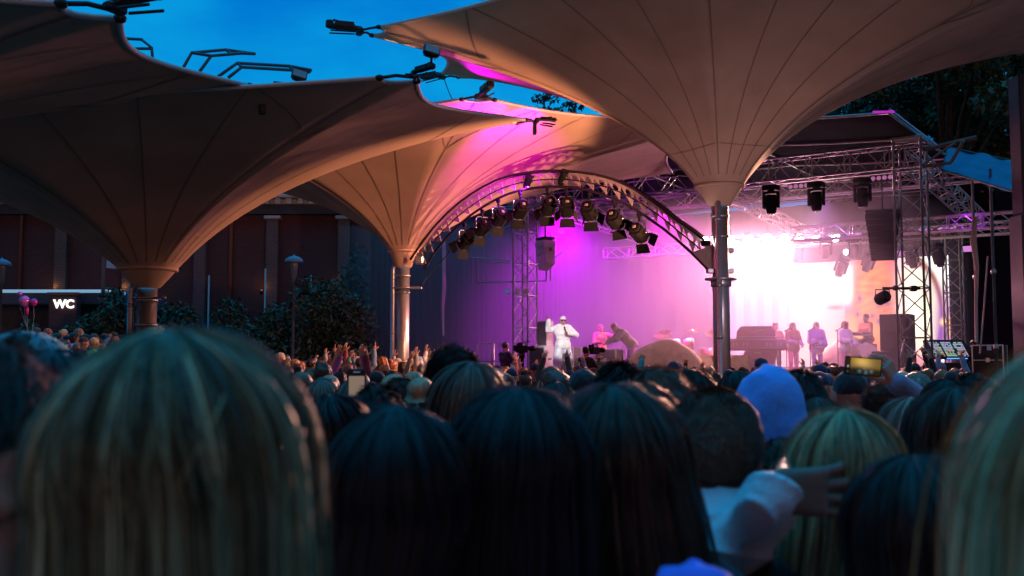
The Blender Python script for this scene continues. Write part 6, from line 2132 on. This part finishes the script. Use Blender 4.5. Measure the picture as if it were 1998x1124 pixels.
def near_hair(parent, T, length=.4, vol=1.0, flare=.35, theta=2.15, n=1500, wid=.0016, col='dark', seed=1, tone=(.5, 1.4), fall_back=.02, curl=0.0, segs=18, sway=.0, pole=.16, frizz=.004, bright=.3, sides=1.0):
    """hair falling from the crown: a closed dark cap and many thin strands gathered in locks, as one mesh"""
    r_ = np.random.default_rng(seed)
    rx, ry, rz_ = .086 * vol, .105 * vol, .099 * vol
    PH = 1.75
    ca_, sa_ = math.cos(pole), math.sin(pole)

    def P(th, t, off):
        """th: 0 at the back; t 0..1 over the skull, 1..2 down the fall"""
        ph = np.minimum(t, 1) * PH
        x = np.sin(ph) * np.sin(th); y = -np.sin(ph) * np.cos(th); z = np.cos(ph)
        y, z = y * ca_ - z * sa_, y * sa_ + z * ca_           # the whorl sits on the back of the crown
        x, y, z = x * (rx + off), y * (ry + off), z * (rz_ + off)
        u = np.clip(t - 1, 0, 1)
        front = np.clip((np.abs(th) - 1.3) / .8, 0, 1)
        z = z - u * (length + np.clip(z + .05, 0, .2)) * (1 - .12 * front)
        g_ = flare * (u * 1.25) ** .8
        x = x * (1 + g_) + sway * u * u
        y = y * (1 - .25 * u) - fall_back * np.sin(np.clip(u, 0, 1) * 2.2) + (.02 * front * u)
        return np.stack([x, y - .014, z + .034], -1)

    nth, nt_ = 120, 34
    th = np.linspace(-math.pi, math.pi, nth); tt_ = np.linspace(.02, 2, nt_)
    TH, TT = np.meshgrid(th, tt_, indexing='ij')
    over = np.clip((np.abs(TH) - theta) / .35, 0, 1)
    TE = np.where(over > 0, np.minimum(TT, 2 - over * 1.48), TT)
    V0 = P(TH, TE, -.006 + .002 * np.sin(TH * 9 + seed)).reshape(-1, 3)
    ii = np.arange(nth * nt_).reshape(nth, nt_)
    F0 = np.stack([ii[:-1, :-1], ii[:-1, 1:], ii[1:, 1:], ii[1:, :-1]], -1).reshape(-1, 4)
    c0 = np.full(len(V0), tone[0] * .8)
    # locks
    nc = max(60, n // 14)
    cth = r_.uniform(-theta - .15, theta + .15, nc)
    u_ = r_.random(nc)
    ctone = np.where(u_ < bright, r_.uniform(.7, 1.0, nc), r_.uniform(0, .45, nc))
    ctone = tone[0] + (tone[1] - tone[0]) * ctone
    coff = r_.gamma(2, .0018, nc); cdr = r_.normal(0, .10, nc); cw = r_.normal(0, .025 + curl, nc); cf = r_.uniform(2, 5 + 60 * curl, nc); cp = r_.uniform(0, 6.3, nc)
    k_ = r_.integers(0, nc, n)
    fly = r_.random(n) < .09
    t0 = r_.uniform(.02, .7, n)
    t1 = np.where(r_.random(n) < .82, r_.uniform(1.75, 2.0, n), r_.uniform(.9, 1.75, n))
    k = np.linspace(0, 1, segs)[None, :]
    t = t0[:, None] + (t1 - t0)[:, None] * k
    j0 = r_.normal(0, .05, n)[:, None]
    wig = (cw[k_][:, None] * np.sin(k * cf[k_][:, None] + cp[k_][:, None]) - cw[k_][:, None] * np.sin(cp[k_])[:, None])
    TH = cth[k_][:, None] + cdr[k_][:, None] * k + wig + j0 * (1 - .45 * k) + np.where(fly, r_.normal(0, .15, n), r_.normal(0, .015, n))[:, None] * k
    off = (coff[k_] + r_.gamma(1.5, frizz / 3, n))[:, None] * (.35 + k) + (fly * r_.uniform(.004, .018, n))[:, None] * np.sin(k * 3.0)
    C = P(TH, t, off)
    side = P(TH + .004, t, off) - C
    side /= np.linalg.norm(side, axis=-1, keepdims=True) + 1e-9
    rot = r_.normal(0, .6, n)[:, None, None]
    nrm = P(TH, t, off + .01) - C; nrm /= np.linalg.norm(nrm, axis=-1, keepdims=True) + 1e-9
    side = side * np.cos(rot) + nrm * np.sin(rot)
    w_ = (wid * (1 - .75 * k ** 3) * (np.where(fly, .35, .6) + .7 * r_.random(n))[:, None])[..., None]
    V1 = np.stack([C - side * w_, C + side * w_], 2).reshape(-1, 3)
    b = (np.arange(n) * segs * 2)[:, None] + (np.arange(segs - 1) * 2)[None, :]
    F1 = np.stack([b, b + 1, b + 3, b + 2], -1).reshape(-1, 4) + len(V0)
    c1 = np.repeat(((ctone[k_] * r_.uniform(.6, 1.4, n))[:, None] * np.ones_like(k)).reshape(-1), 2)
    V = np.concatenate([V0, V1]); F = np.concatenate([F0, F1]); c_ = np.clip(np.concatenate([c0, c1]), 0, 2)
    A = np.array(T)
    V = V @ A[:3, :3].T + A[:3, 3]
    o = np_mesh('hair', V, F, SM[col], None, parent)
    at = o.data.attributes.new('tone', 'FLOAT_COLOR', 'POINT')
    at.data.foreach_set('color', np.stack([c_, c_, c_, np.ones_like(c_)], 1).astype(np.float32).ravel())
    return o


def short_hair(parent, T, style, col, n=9000, ln=.014, seed=1, vol=1.0, tone=(.6, 1.4), comb=(0, -.3, -1), lift=.6, wid=.0009):
    """a cropped cap with short tufts growing out of it, as one mesh"""
    V0, F0 = build_hair(T, style, .006, seed=seed, vol=vol)
    r_ = np.random.default_rng(seed)
    A_, B_, C_, D_ = (V0[F0[:, i]] for i in range(4))
    nr = np.cross(C_ - A_, D_ - B_); ar = np.linalg.norm(nr, axis=1); nr /= ar[:, None] + 1e-12
    ctr = V0[F0].mean(1)
    hc = np.array(T.translation)
    ok = ((ctr - hc) * nr).sum(1) > 0
    pr = ar * ok
    f = r_.choice(len(F0), n, p=pr / pr.sum())
    u, v = r_.random((n, 1)), r_.random((n, 1))
    p = (A_[f] * (1 - u) + B_[f] * u) * (1 - v) + (D_[f] * (1 - u) + C_[f] * u) * v
    nn = nr[f]
    Rm = np.array(T.to_3x3().normalized())
    cb = np.array(comb) @ Rm.T
    tg = cb - (nn @ cb)[:, None] * nn; tg /= np.linalg.norm(tg, axis=1)[:, None] + 1e-6
    d = tg + nn * (lift + r_.normal(0, .2, (n, 1))) + r_.normal(0, .25, (n, 3)); d /= np.linalg.norm(d, axis=1)[:, None]
    L_ = ln * r_.uniform(.5, 1.4, (n, 1))
    q = p + d * L_ * .55; e_ = p + d * L_ + tg * L_ * .25
    sd_ = np.cross(d, nn); sd_ /= np.linalg.norm(sd_, axis=1)[:, None] + 1e-6
    w_ = wid
    V1 = np.stack([p - sd_ * w_, p + sd_ * w_, q + sd_ * w_ * .8, q - sd_ * w_ * .8, e_ + sd_ * w_ * .2, e_ - sd_ * w_ * .2], 1).reshape(-1, 3)
    b = np.arange(n) * 6 + len(V0)
    F1 = np.concatenate([np.stack([b, b + 1, b + 2, b + 3], 1), np.stack([b + 3, b + 2, b + 4, b + 5], 1)])
    V = np.concatenate([V0, V1]); F = np.concatenate([F0, F1])
    c0 = np.full(len(V0), (tone[0] + tone[1]) * .4); c1 = np.repeat(r_.uniform(tone[0], tone[1], n), 6)
    c_ = np.concatenate([c0, c1])
    o = np_mesh('hair', V, F, SM[col], None, parent)
    at = o.data.attributes.new('tone', 'FLOAT_COLOR', 'POINT')
    at.data.foreach_set('color', np.stack([c_, c_, c_, np.ones_like(c_)], 1).astype(np.float32).ravel())
    return o


def near(label, px, py, Y, J=None, top='black', s=None, rz=0.0, fine=.006, topkw={}, group=None, hands=False, skin=None, hv=1.0, hz=None, legs_='black'):
    """a person whose crown is at picture column px, row py, depth Y"""
    J = J or joints(sw=.16)
    c = W(px, py, Y)
    T = head_T(J)
    crown = (T @ Vector((0, -.014, hz or (.034 + .099 * hv)))).z
    if s is None: s = max(.9, min(1.06, c.z / crown))
    Rz = Matrix.Rotation(rz, 3, 'Z')
    hx = Rz @ Vector((J['head'][0], J['head'][1], 0)) * s
    loc = (c.x - hx.x, Y - hx.y, c.z - crown * s)
    t = thing('person', label, 'person', loc, rz, group)
    t.scale = (s, s, s)
    V, F, mi = build_body(J, .016, .005, 1.0, fine, hands)
    np_mesh('body', V, F, skin or SKINM, mi, t)
    V, F = build_top(J, .012, **topkw); np_mesh('top', V, F, cloth(top, None), None, t)
    if legs_:
        V, F = build_legs(J, .02); np_mesh('trousers', V, F, cloth(legs_, None), None, t)
    OCC.append((c.x, Y))
    return t, T, J


FG = 'people standing close by in the crowd'
WOM = lambda **k: joints(sw=.15, **k)
# the big blond head
t, T, J = near('woman with long streaky dark-rooted blond hair, the largest blurred head', 392, 650, .92, WOM(yaw=-.75), 'black', group=FG, hv=1.06)
near_hair(t, T, .50, 1.06, .62, 2.25, 6000, .0013, 'blonde', 3, tone=(.01, 1.0), frizz=.006, sway=-.02, bright=.24)
# cap
t, T, J = near('person in a teal baseball cap turned towards the stage', 62, 646, 2.2, joints(yaw=-.9), 'black', group=FG)
V, F = build_hair(T, 'cap', .006); np_mesh('cap', V, F, cloth('teal', None), None, t)
short_hair(t, T, 'short', 'dark', 3000, .015, 5)
# profile at the edge
t, T, J = near('person with dark hair and a bare ear at the very edge of the picture', -22, 672, 1.15, joints(yaw=-.8), 'denim', group=FG)
short_hair(t, T, 'short', 'dark', 6000, .02, 6, vol=1.3)
# dark head behind the blond one
t, T, J = near('person with smooth black hair wedged behind the big blond head', 128, 686, 1.75, WOM(yaw=-.3), 'black', group=FG, hv=1.08)
near_hair(t, T, .3, 1.08, .25, 2.1, 1200, .0016, 'black', 8)
# tied-back head with earring
t, T, J = near('person with tied-back black hair, bare ear and a small earring', 800, 792, 1.42, WOM(yaw=-.65, pit=-.12, roll=.05), 'black', group=FG, fine=.005, hv=1.08)
near_hair(t, T, .30, 1.08, -.05, 1.6, 4500, .0011, 'black', 12, pole=.3, frizz=.003)
m = MB(); e = T @ Vector((.088, -.004, -.052)); m.ell(e, (.006, .006, .008), nu=10, nv=8); m.tube([e + Vector((0, 0, .012)), e], .0015, 6); attach(t, 'earring', m, M['chrome'])
# long black hair
t, T, J = near('woman with long straight black hair directly before the brown-haired pair', 1005, 756, 1.5, WOM(yaw=-.05, roll=.06), 'black', group=FG, hv=1.10)
near_hair(t, T, .46, 1.10, .30, 2.2, 4500, .0012, 'black', 15, tone=(.5, 1.3), frizz=.004)
# long brown hair
t, T, J = near('woman with long wavy brown hair next to the cropped man', 1205, 752, 1.72, WOM(yaw=.15, roll=-.10, pit=.06), 'black', group=FG, hv=1.12)
near_hair(t, T, .44, 1.12, .36, 2.2, 5000, .0013, 'brown', 17, tone=(.3, 1.6), curl=.03, frizz=.008, sway=.03)
# woman before her
t, T, J = near('woman with tawny brown hair in front of the black-haired woman', 915, 708, 2.7, WOM(yaw=-.2, roll=.12), 'charcoal', group=FG, hv=1.10)
near_hair(t, T, .34, 1.10, .35, 2.2, 2200, .0018, 'light', 19, tone=(.4, 1.3))
# cropped man in the pale jacket, arm round the blond woman
Yb = 2.1
Jm = joints(sw=.185, yaw=.05)
t, T, J = near('man with cropped hair in a pale jacket, one hand on the blond woman', 1388, 757, Yb, dict(Jm), 'paledenim', s=1.0, group=FG, fine=.005)
o0 = Vector(t.location)
for o in list(t.children): bpy.data.objects.remove(o)
el = W(1425, 1085, 1.96) - o0; wr = W(1508, 960, 1.76) - o0; sh = W(1395, 950, 2.10) - o0
Jm.update(shR=tuple(sh), elR=tuple(el), wrR=tuple(wr), hdR=(.95, .28, -.03), palmR=(-.28, .95, .0), curlR=(.42, .30, .26, .34), thR=2.0, sideR=-1)
V, F, mi = build_body(Jm, .014, .0035, 1.0, .005, True); np_mesh('body', V, F, [M['skin_tan'], M['eye'], M['lip']], mi, t)
V, F = build_top(Jm, .0065, e=.010, loose=.008, wob=.003, seed=2, elo=1.0, sleeve=.97, fold=.018, ae=.012); np_mesh('jacket', V, F, cloth('paledenim', None), None, t)
V, F = build_legs(Jm, .02); np_mesh('trousers', V, F, cloth('black', None), None, t)
short_hair(t, T, 'buzz', 'brown', 16000, .007, 21, tone=(.9, 2.0), lift=.9)
# blue hood
t, T, J = near('person with a bright blue hood pulled over the head', 1490, 712, 3.0, joints(yaw=.15), 'blue', group=FG, topkw=dict(hood=True), hz=.175)
V, F = build_hair(T, 'hood', .008, seed=4); np_mesh('hood', V, F, cloth('blue', None), None, t)
# blond with streaks
t, T, J = near('woman with long blond streaked hair and the hand on her neck', 1640, 797, 1.95, WOM(yaw=-.05), 'black', group=FG, hv=1.10)
near_hair(t, T, .46, 1.08, .28, 2.15, 5000, .0012, 'blonde', 23, tone=(.12, 1.2), frizz=.005, sway=-.10, bright=.35)
# dark head low in front
t, T, J = near('person with dark hair low in front of the blond edge head', 1790, 890, 1.5, WOM(yaw=.1, roll=-.12, pit=-.08), 'black', group=FG, hv=1.08)
near_hair(t, T, .40, 1.08, .20, 2.2, 4500, .0012, 'dark', 25, tone=(.4, 1.3), frizz=.006)
# right edge blond
t, T, J = near('blurred woman with pale blond hair cut off by the picture edge', 2185, 655, .82, WOM(yaw=.4), 'black', group=FG, hv=1.2)
near_hair(t, T, .5, 1.2, .5, 2.3, 5000, .0015, 'blonde', 27, tone=(.35, 1.2), frizz=.009, bright=.6)
# brown bob
t, T, J = near('woman with a sleek brown bob before the blond edge head', 1848, 757, 2.55, WOM(yaw=.15), 'black', group=FG, hv=1.12)
near_hair(t, T, .13, 1.12, .05, 2.2, 2400, .0016, 'brown', 29, tone=(.4, 1.4))
t, T, J = near('person with short ash-blond hair behind the brown bob', 1768, 776, 3.4, WOM(yaw=.3), 'denim', group=FG, hv=1.06)
near_hair(t, T, .10, 1.06, .0, 2.1, 1600, .002, 'ash', 31, tone=(.5, 1.5))
t, T, J = near('man with short brown hair, between the brown waves and the blue hood', 1284, 722, 3.25, joints(yaw=-.25), 'charcoal', group=FG)
short_hair(t, T, 'mess', 'light', 9000, .024, 33, vol=1.5, comb=(.6, -.3, -.6), lift=.45)
t, T, J = near('woman with dark hair half hidden behind the brown waves', 1275, 768, 2.6, WOM(yaw=-.2), 'black', group=FG, hv=1.02)
near_hair(t, T, .3, 1.02, .2, 2.1, 1400, .0017, 'dark', 35)
t, T, J = near('man with bushy black hair beside the dark camera operator', 1208, 717, 4.9, joints(yaw=-.1), 'black', group=FG)
short_hair(t, T, 'mess', 'black', 6000, .035, 37, vol=2.4, lift=.8, wid=.0018)
t, T, J = near('person in a round black beanie below the cameraman', 1138, 720, 6.0, joints(), 'black', group=FG)
V, F = build_hair(T, 'beanie', .008); np_mesh('beanie', V, F, cloth('black', None), None, t)
t, T, J = near('person with dark curls rising beside the tawny-haired woman', 880, 691, 5.0, joints(yaw=-.2), 'black', group=FG)
short_hair(t, T, 'mess', 'black', 7000, .035, 39, vol=2.2, lift=.9, wid=.0018, comb=(.4, 0, .4))
t, T, J = near('woman with a loose blond bun beside the tawny-haired woman', 828, 757, 3.9, WOM(yaw=-.15), 'navy', group=FG, hv=1.02)
near_hair(t, T, .06, 1.02, -.2, 1.5, 1200, .002, 'dark', 41, pole=1.1)
V, F = build_hair(T, 'bun', .008, seed=4); np_mesh('bun', V, F, hairm('blonde', None), None, t)
for px, py, Y, hc, ln, lb in ((742, 757, 3.6, 'dark', .12, 'dark sleek head before the raised phone'), (665, 772, 3.0, 'black', .25, 'blurred black head beside the big blond head'), (690, 745, 5.2, 'light', .2, 'brown head next to the phone screen'), (722, 748, 5.6, 'ash', .2, 'light-haired head partly over the phone'),
                              (780, 740, 6.2, 'brown', .12, 'brown head before the far mast crowd'), (630, 745, 5.6, 'ash', .25, 'ash-blond head at the shoulder of the big blond head'), (852, 726, 5.6, 'dark', .2, 'dark head just behind the bun'),
                              (1352, 724, 5.0, 'dark', .12, 'dark head beside the foot of the bright mast'), (1384, 727, 6.2, 'brown', .1, 'spiky brown head at the bright mast foot'), (1560, 726, 4.2, 'dark', .1, 'dark brown head beside the blue hood'), (1438, 728, 4.8, 'dark', .15, 'dark head peeking out beside the blue hood'),
                              (1600, 778, 4.0, 'brown', .15, 'brown head above the blond streaks'), (1890, 730, 5.2, 'dark', .1, 'dark head below the wide flight case'), (1838, 744, 4.6, 'black', .15, 'black head below the case by the tower'), (1790, 742, 6.0, 'ash', .15, 'teal-lit fair head below the large tower'),
                              (1085, 748, 5.0, 'dark', .2, 'dark head above the long brown waves'), (1530, 862, 2.7, 'brown', .1, 'small brown head between jacket and blond streaks')):
    lb2 = lb.replace('head', 'haired person', 1) if False else 'person seen as a ' + lb
    t, T, J = near(lb2, px, py, Y, WOM(yaw=random.uniform(-.6, .4), roll=random.uniform(-.16, .16), pit=random.uniform(-.15, .12)), random.choice(['black', 'charcoal', 'navy']), group=FG)
    if ln <= .12: short_hair(t, T, 'mess', hc, 5000, .022, int(px), vol=1.4, wid=.0014)
    else: near_hair(t, T, ln, 1.06, .15, 2.1, 1500, .0016, hc, int(px), pole=random.uniform(-.1, .4))
# short person with the violet hood at the bottom
t, T, J = near('short person under a bright violet-blue hood at the picture bottom', 1352, 1092, 1.3, joints(sw=.15), 'violet', s=.86, group=FG, topkw=dict(hood=True), hz=.175)
V, F = build_hair(T, 'hood', .008, seed=6); np_mesh('hood', V, F, cloth('violet', None), None, t)

# man filming with a phone held up
Jp = joints(sw=.175)
t, T, J = near('man holding up a phone sideways, its screen showing the stage', 1722, 748, 4.9, dict(Jp), 'denim', s=1.0, group=FG)
o0 = Vector(t.location)
for o in list(t.children): bpy.data.objects.remove(o)
wr = W(1750, 748, 4.72) - o0; el = W(1800, 790, 4.95) - o0
Jp.update(elR=tuple(el), wrR=tuple(wr), hdR=(-.50, -.12, .80), palmR=(-.45, .80, -.2), curlR=(.45, .5, .5, .6), thR=.8, sideR=-1)
V, F, mi = build_body(Jp, .014, .004, 1.0, .006, True); np_mesh('body', V, F, SKINM, mi, t)
V, F = build_top(Jp, .012, e=.02, wob=.004); np_mesh('top', V, F, cloth('denim', None), None, t)
V, F = build_legs(Jp, .02); np_mesh('trousers', V, F, cloth('black', None), None, t)
short_hair(t, T, 'mess', 'brown', 8000, .03, 43, vol=1.5, comb=(.8, -.2, -.3), lift=.5, wid=.0013)
c = W(1684, 715, 4.66)
ph = thing('phone', 'phone held sideways above the crowd, camera picture of the stage on it', 'phone', c, R(-4))
ph.rotation_euler = (R(3), R(5), R(-4))
m = MB(); m.bbox((0, 0, 0), (.158, .010, .080), .005); m.build('phone_case', M['rubber'], ph, local=True)
nu_, nv_ = 60, 30
uu, vv = np.meshgrid(np.linspace(0, 1, nu_), np.linspace(0, 1, nv_), indexing='ij')
Vv = np.stack([(uu - .5) * .146, np.full_like(uu, -.0056), (vv - .5) * .070], -1).reshape(-1, 3)
ii = np.arange(nu_ * nv_).reshape(nu_, nv_); Ff = np.stack([ii[:-1, :-1], ii[1:, :-1], ii[1:, 1:], ii[:-1, 1:]], -1).reshape(-1, 4)
pm = bpy.data.materials.new('phone_picture'); pm.use_nodes = True
tn = pm.node_tree; bs = tn.nodes['Principled BSDF']; at = tn.nodes.new('ShaderNodeAttribute'); at.attribute_name = 'picture'
bs.inputs['Base Color'].default_value = (.01, .01, .01, 1); bs.inputs['Roughness'].default_value = .1; tn.links.new(at.outputs['Color'], bs.inputs['Emission Color']); bs.inputs['Emission Strength'].default_value = .8
po = np_mesh('screen', Vv, Ff, pm, None, ph)
g_ = lambda cx, cy_, rx, ry: np.exp(-(((uu - cx) / rx) ** 2 + ((vv - cy_) / ry) ** 2))[..., None]
rgb = np.zeros(uu.shape + (3,)) + np.array([.22, .13, .03])
rgb = rgb + g_(.45, .85, .25, .25) * np.array([.6, .36, .06]) + g_(.5, .6, .25, .2) * np.array([.25, .16, .08])
rgb = rgb * (1 - .8 * g_(.35, .22, .16, .2)) + g_(.33, .25, .05, .12) * np.array([.0, .12, .06]) + g_(.62, .2, .06, .16) * np.array([.03, .12, .16]) + g_(.52, .34, .03, .05) * np.array([.3, .3, .3])
rgb = rgb * np.where((uu < .12), .12, 1)[..., None] + (g_(.055, .45, .022, .05) + g_(.055, .14, .025, .055)) * .8
q_ = np.clip((vv - .22) / .3, 0, 1)[..., None]; rgb = rgb * (.12 + .88 * q_ * q_ * (3 - 2 * q_)) + (g_(.40, .2, .05, .1) + g_(.58, .16, .04, .12) + g_(.74, .22, .05, .09)) * np.array([.10, .17, .2])
rgb = np.clip(rgb, 0, 1).reshape(-1, 3)
ca = po.data.attributes.new('picture', 'FLOAT_COLOR', 'POINT'); ca.data.foreach_set('color', np.concatenate([rgb, np.ones((len(rgb), 1))], 1).astype(np.float32).ravel())
t, T, J = near('person in a black cap right under the raised sideways phone', 1658, 722, 5.4, joints(), 'black', group=FG)
V, F = build_hair(T, 'beanie', .008); np_mesh('cap', V, F, cloth('black', None), None, t)

# phone held upright
c = W(696, 757, 4.6)
ph = thing('phone', 'upright phone in a black case held over the heads', 'phone', c, R(2))
m = MB(); m.bbox((0, 0, 0), (.078, .010, .16), .005); m.build('phone_case', M['rubber'], ph, local=True)
m = MB(); m.bbox((0, -.0062, .067), (.030, .003, .006), .001); m.build('camera_slot', M['white_trim'], ph, local=True)
m = MB(); m.box((0, -.0058, -.012), (.066, .002, .125)); m.build('screen', emat('phone_cream', (.50, .36, .27), .42), ph, local=True)
t, T, J = near('person holding the upright phone, one hand raised beside the big blond head', 668, 790, 4.9, joints(elR=(.22, .14, 1.38), wrR=(.10, .26, 1.50), palmR=(-.4, -1, 0), curlR=(.8, .8, .8, .8), thR=.6), 'black', group=FG, hands=True, hv=1.05)
near_hair(t, T, .2, 1.05, .15, 2.1, 1100, .0018, 'dark', 77)

terrace(); crowd_rows(); crowd_mass()
for k, o in KINDS_.items():
    if k not in used_kind:
        for ch in list(o.children): bpy.data.objects.remove(ch)
        bpy.data.objects.remove(o)
# ------------------------------------------------------------------ stage light (stage lamps, plus added fills for crowd, smoke and membranes)
def spot(name, loc, target, energy, col, ang=40, blend=.6, r=.12):
    d = bpy.data.lights.new(name, 'SPOT'); d.energy = energy; d.color = col; d.spot_size = R(ang); d.spot_blend = blend; d.shadow_soft_size = r
    o = bpy.data.objects.new(name, d); COL.objects.link(o); o.location = loc
    o.rotation_euler = (Vector(target) - Vector(loc)).to_track_quat('-Z', 'Y').to_euler()
    return o


def point(name, loc, energy, col, r=.15):
    d = bpy.data.lights.new(name, 'POINT'); d.energy = energy; d.color = col; d.shadow_soft_size = r
    o = bpy.data.objects.new(name, d); COL.objects.link(o); o.location = loc
    return o


# glare row: beams out to the crowd
for i, g_ in ((0, 1500), (1, 3700), (3, 4300), (5, 180)):
    x, y, Y, rp = BR[i]
    c = W(x, y + 4, Y - .4)
    spot('flood_lamp_glow', c, c + Vector((-.35, -1, -1.25)), g_, (1.0, .40, .50), 132, .5, .2)
# warm fills added in front of the unlit moving heads to light the crowd
for (x, y, Y), tg, en in (((1504, 372, 26.6), (-11, 25.5, 2.2), 5200), ((1504, 372, 26.6), (-6.8, 21.5, 1.2), 4600), ((1592, 366, 26.3), (-1, 12, .8), 3600), ((1682, 360, 26.0), (4, 13, .8), 3000)):
    spot('crowd_fill', W(x, y + 22, Y) - SW * .9, tg, en, (1.0, .44, .27), 44, .7, .2)
spot('flood_lamp_beam', W(1592, 466, 35.1), (4.7, 21.4, 6.2), 2600, (1.0, .62, .66), 22, .8, .2)
for tg in ((-.6, 1.2, 1.7), (1.0, 1.8, 1.65)):
    spot('crowd_fill', W(1592, 388, 26.3) - SW * .9, tg, 16000, (1.0, .46, .34), 13, .6, .2)  # added fill that rims the nearest heads
# purple and pink washes inside the stage
spot('wash_purple', S3(.5, 1.2, 6.6), S3(-1.0, 6, 2.5), 12500, (.66, .0, .92), 110, .9, .2)
spot('wash_magenta', S3(4.0, 1.5, 6.6), S3(3.5, 7, 2.5), 5200, (.95, .0, .72), 100, .9, .2)
spot('wash_violet', S3(9, 1.5, 6.6), S3(8, 5, 2.0), 900, (.6, .2, 1.0), 80, .9, .2)
spot('wash_tower', S3(12.5, 2.5, 6.4), S3(12.3, 6, 3.5), 300, (.45, .03, 1.0), 60, .9, .2)
spot('small_spot_wash', AP(1030, 362), S3(-4.5, -.6, 2.0), 2600, (.5, .02, 1.0), 75, .9, .1)
for i, (x0, y0, Y0, tgt) in enumerate(((1592, 395, 27.3, S3(3.0, 4, 1.5)), (1668, 475, 34, S3(4.5, 3, 1.5)), (1504, 400, 27.6, S3(.5, 5, 1.5)))):
    spot('smoke_shaft_fill', W(x0, y0, Y0), tgt, 2200, (1.0, .35, .75), 11, .4, .06)  # narrow spots added to draw shafts in the smoke
spot('fresnel_wash', AP(1197, 428), stage_loc(1330, 31.8) + Vector((0, 0, .5)), 1500, (1.0, .86, .62), 36, .8, .1)
spot('fresnel_wash', AP(1247, 452), stage_loc(1590, 32.8) + Vector((0, 0, 1.0)), 2600, (.80, .42, 1.0), 30, .8, .1)
# key on the singer from the arch
spot('key_singer', AP(1150, 400), sg.location + Vector((0, 0, 1.2)), 9000, (1.0, .97, .92), 9, .5, .05)
# lamp at the foot of the arch beside the bright mast
e = AP(1377, 468)
m = MB(); m.ell((0, 0, 0), (.07, .07, .06), nu=12, nv=8); t = thing('arch_foot_lamp', 'white glaring lamp where the arch meets the bright mast', 'stage lamp', e); m.build('lens', M['glare'], t, local=True)
m = MB(); m.lathe([(.09, -.12), (.10, -.03), (.085, -.02)], 14); m.build('housing', M['lamp_black'], t, local=True)
spot('membrane_fill_beam', Vector((CR[0] - .5, 19.5, 3.75)), (-2.8, 22.6, 5.2), 2150, (1.0, .44, .25), 91, .3, .1)  # orange fill without a fixture, added in open air to light the membranes
point('canopy_fill', Vector((CR[0] + .25, 18.7, 3.4)), 80, (.95, .66, .78), .15)  # free-floating fill added before the mast to brighten the large canopy
# magenta floods by the tip of the orange umbrella
spot('tip_flood', W(945, 243, 20.5), W(930, 200, 20.7), 380, (1.0, .0, .9), 140, .8, .05)
spot('tip_flood', W(1040, 246, 20.3), W(1000, 262, 22.2), 2200, (1.0, .0, .9), 60, .9, .05)
spot('rim_flood', W(905, 150, 24.0) + Vector((0, 0, -.3)), W(985, 172, 22.3), 500, (.9, .0, 1.0), 75, .9, .05)

# ------------------------------------------------------------------ stage smoke
sm = bpy.data.materials.new('stage_smoke'); sm.use_nodes = True
t = sm.node_tree; t.nodes.clear()
o_ = t.nodes.new('ShaderNodeOutputMaterial'); pv = t.nodes.new('ShaderNodeVolumePrincipled')
pv.inputs['Color'].default_value = (.92, .88, .95, 1); pv.inputs['Density'].default_value = .045; pv.inputs['Anisotropy'].default_value = .3
t.links.new(pv.outputs['Volume'], o_.inputs['Volume'])
m = MB(); m.box(S3(2.7, 3.8, (ZS + .05 + 6.5) / 2), (18.0, 10.8, 6.5 - ZS - .05), MS)
so2 = m.build('stage_smoke', sm)
tag(so2, 'pink and violet stage smoke filling the stage', 'smoke', kind='stuff')
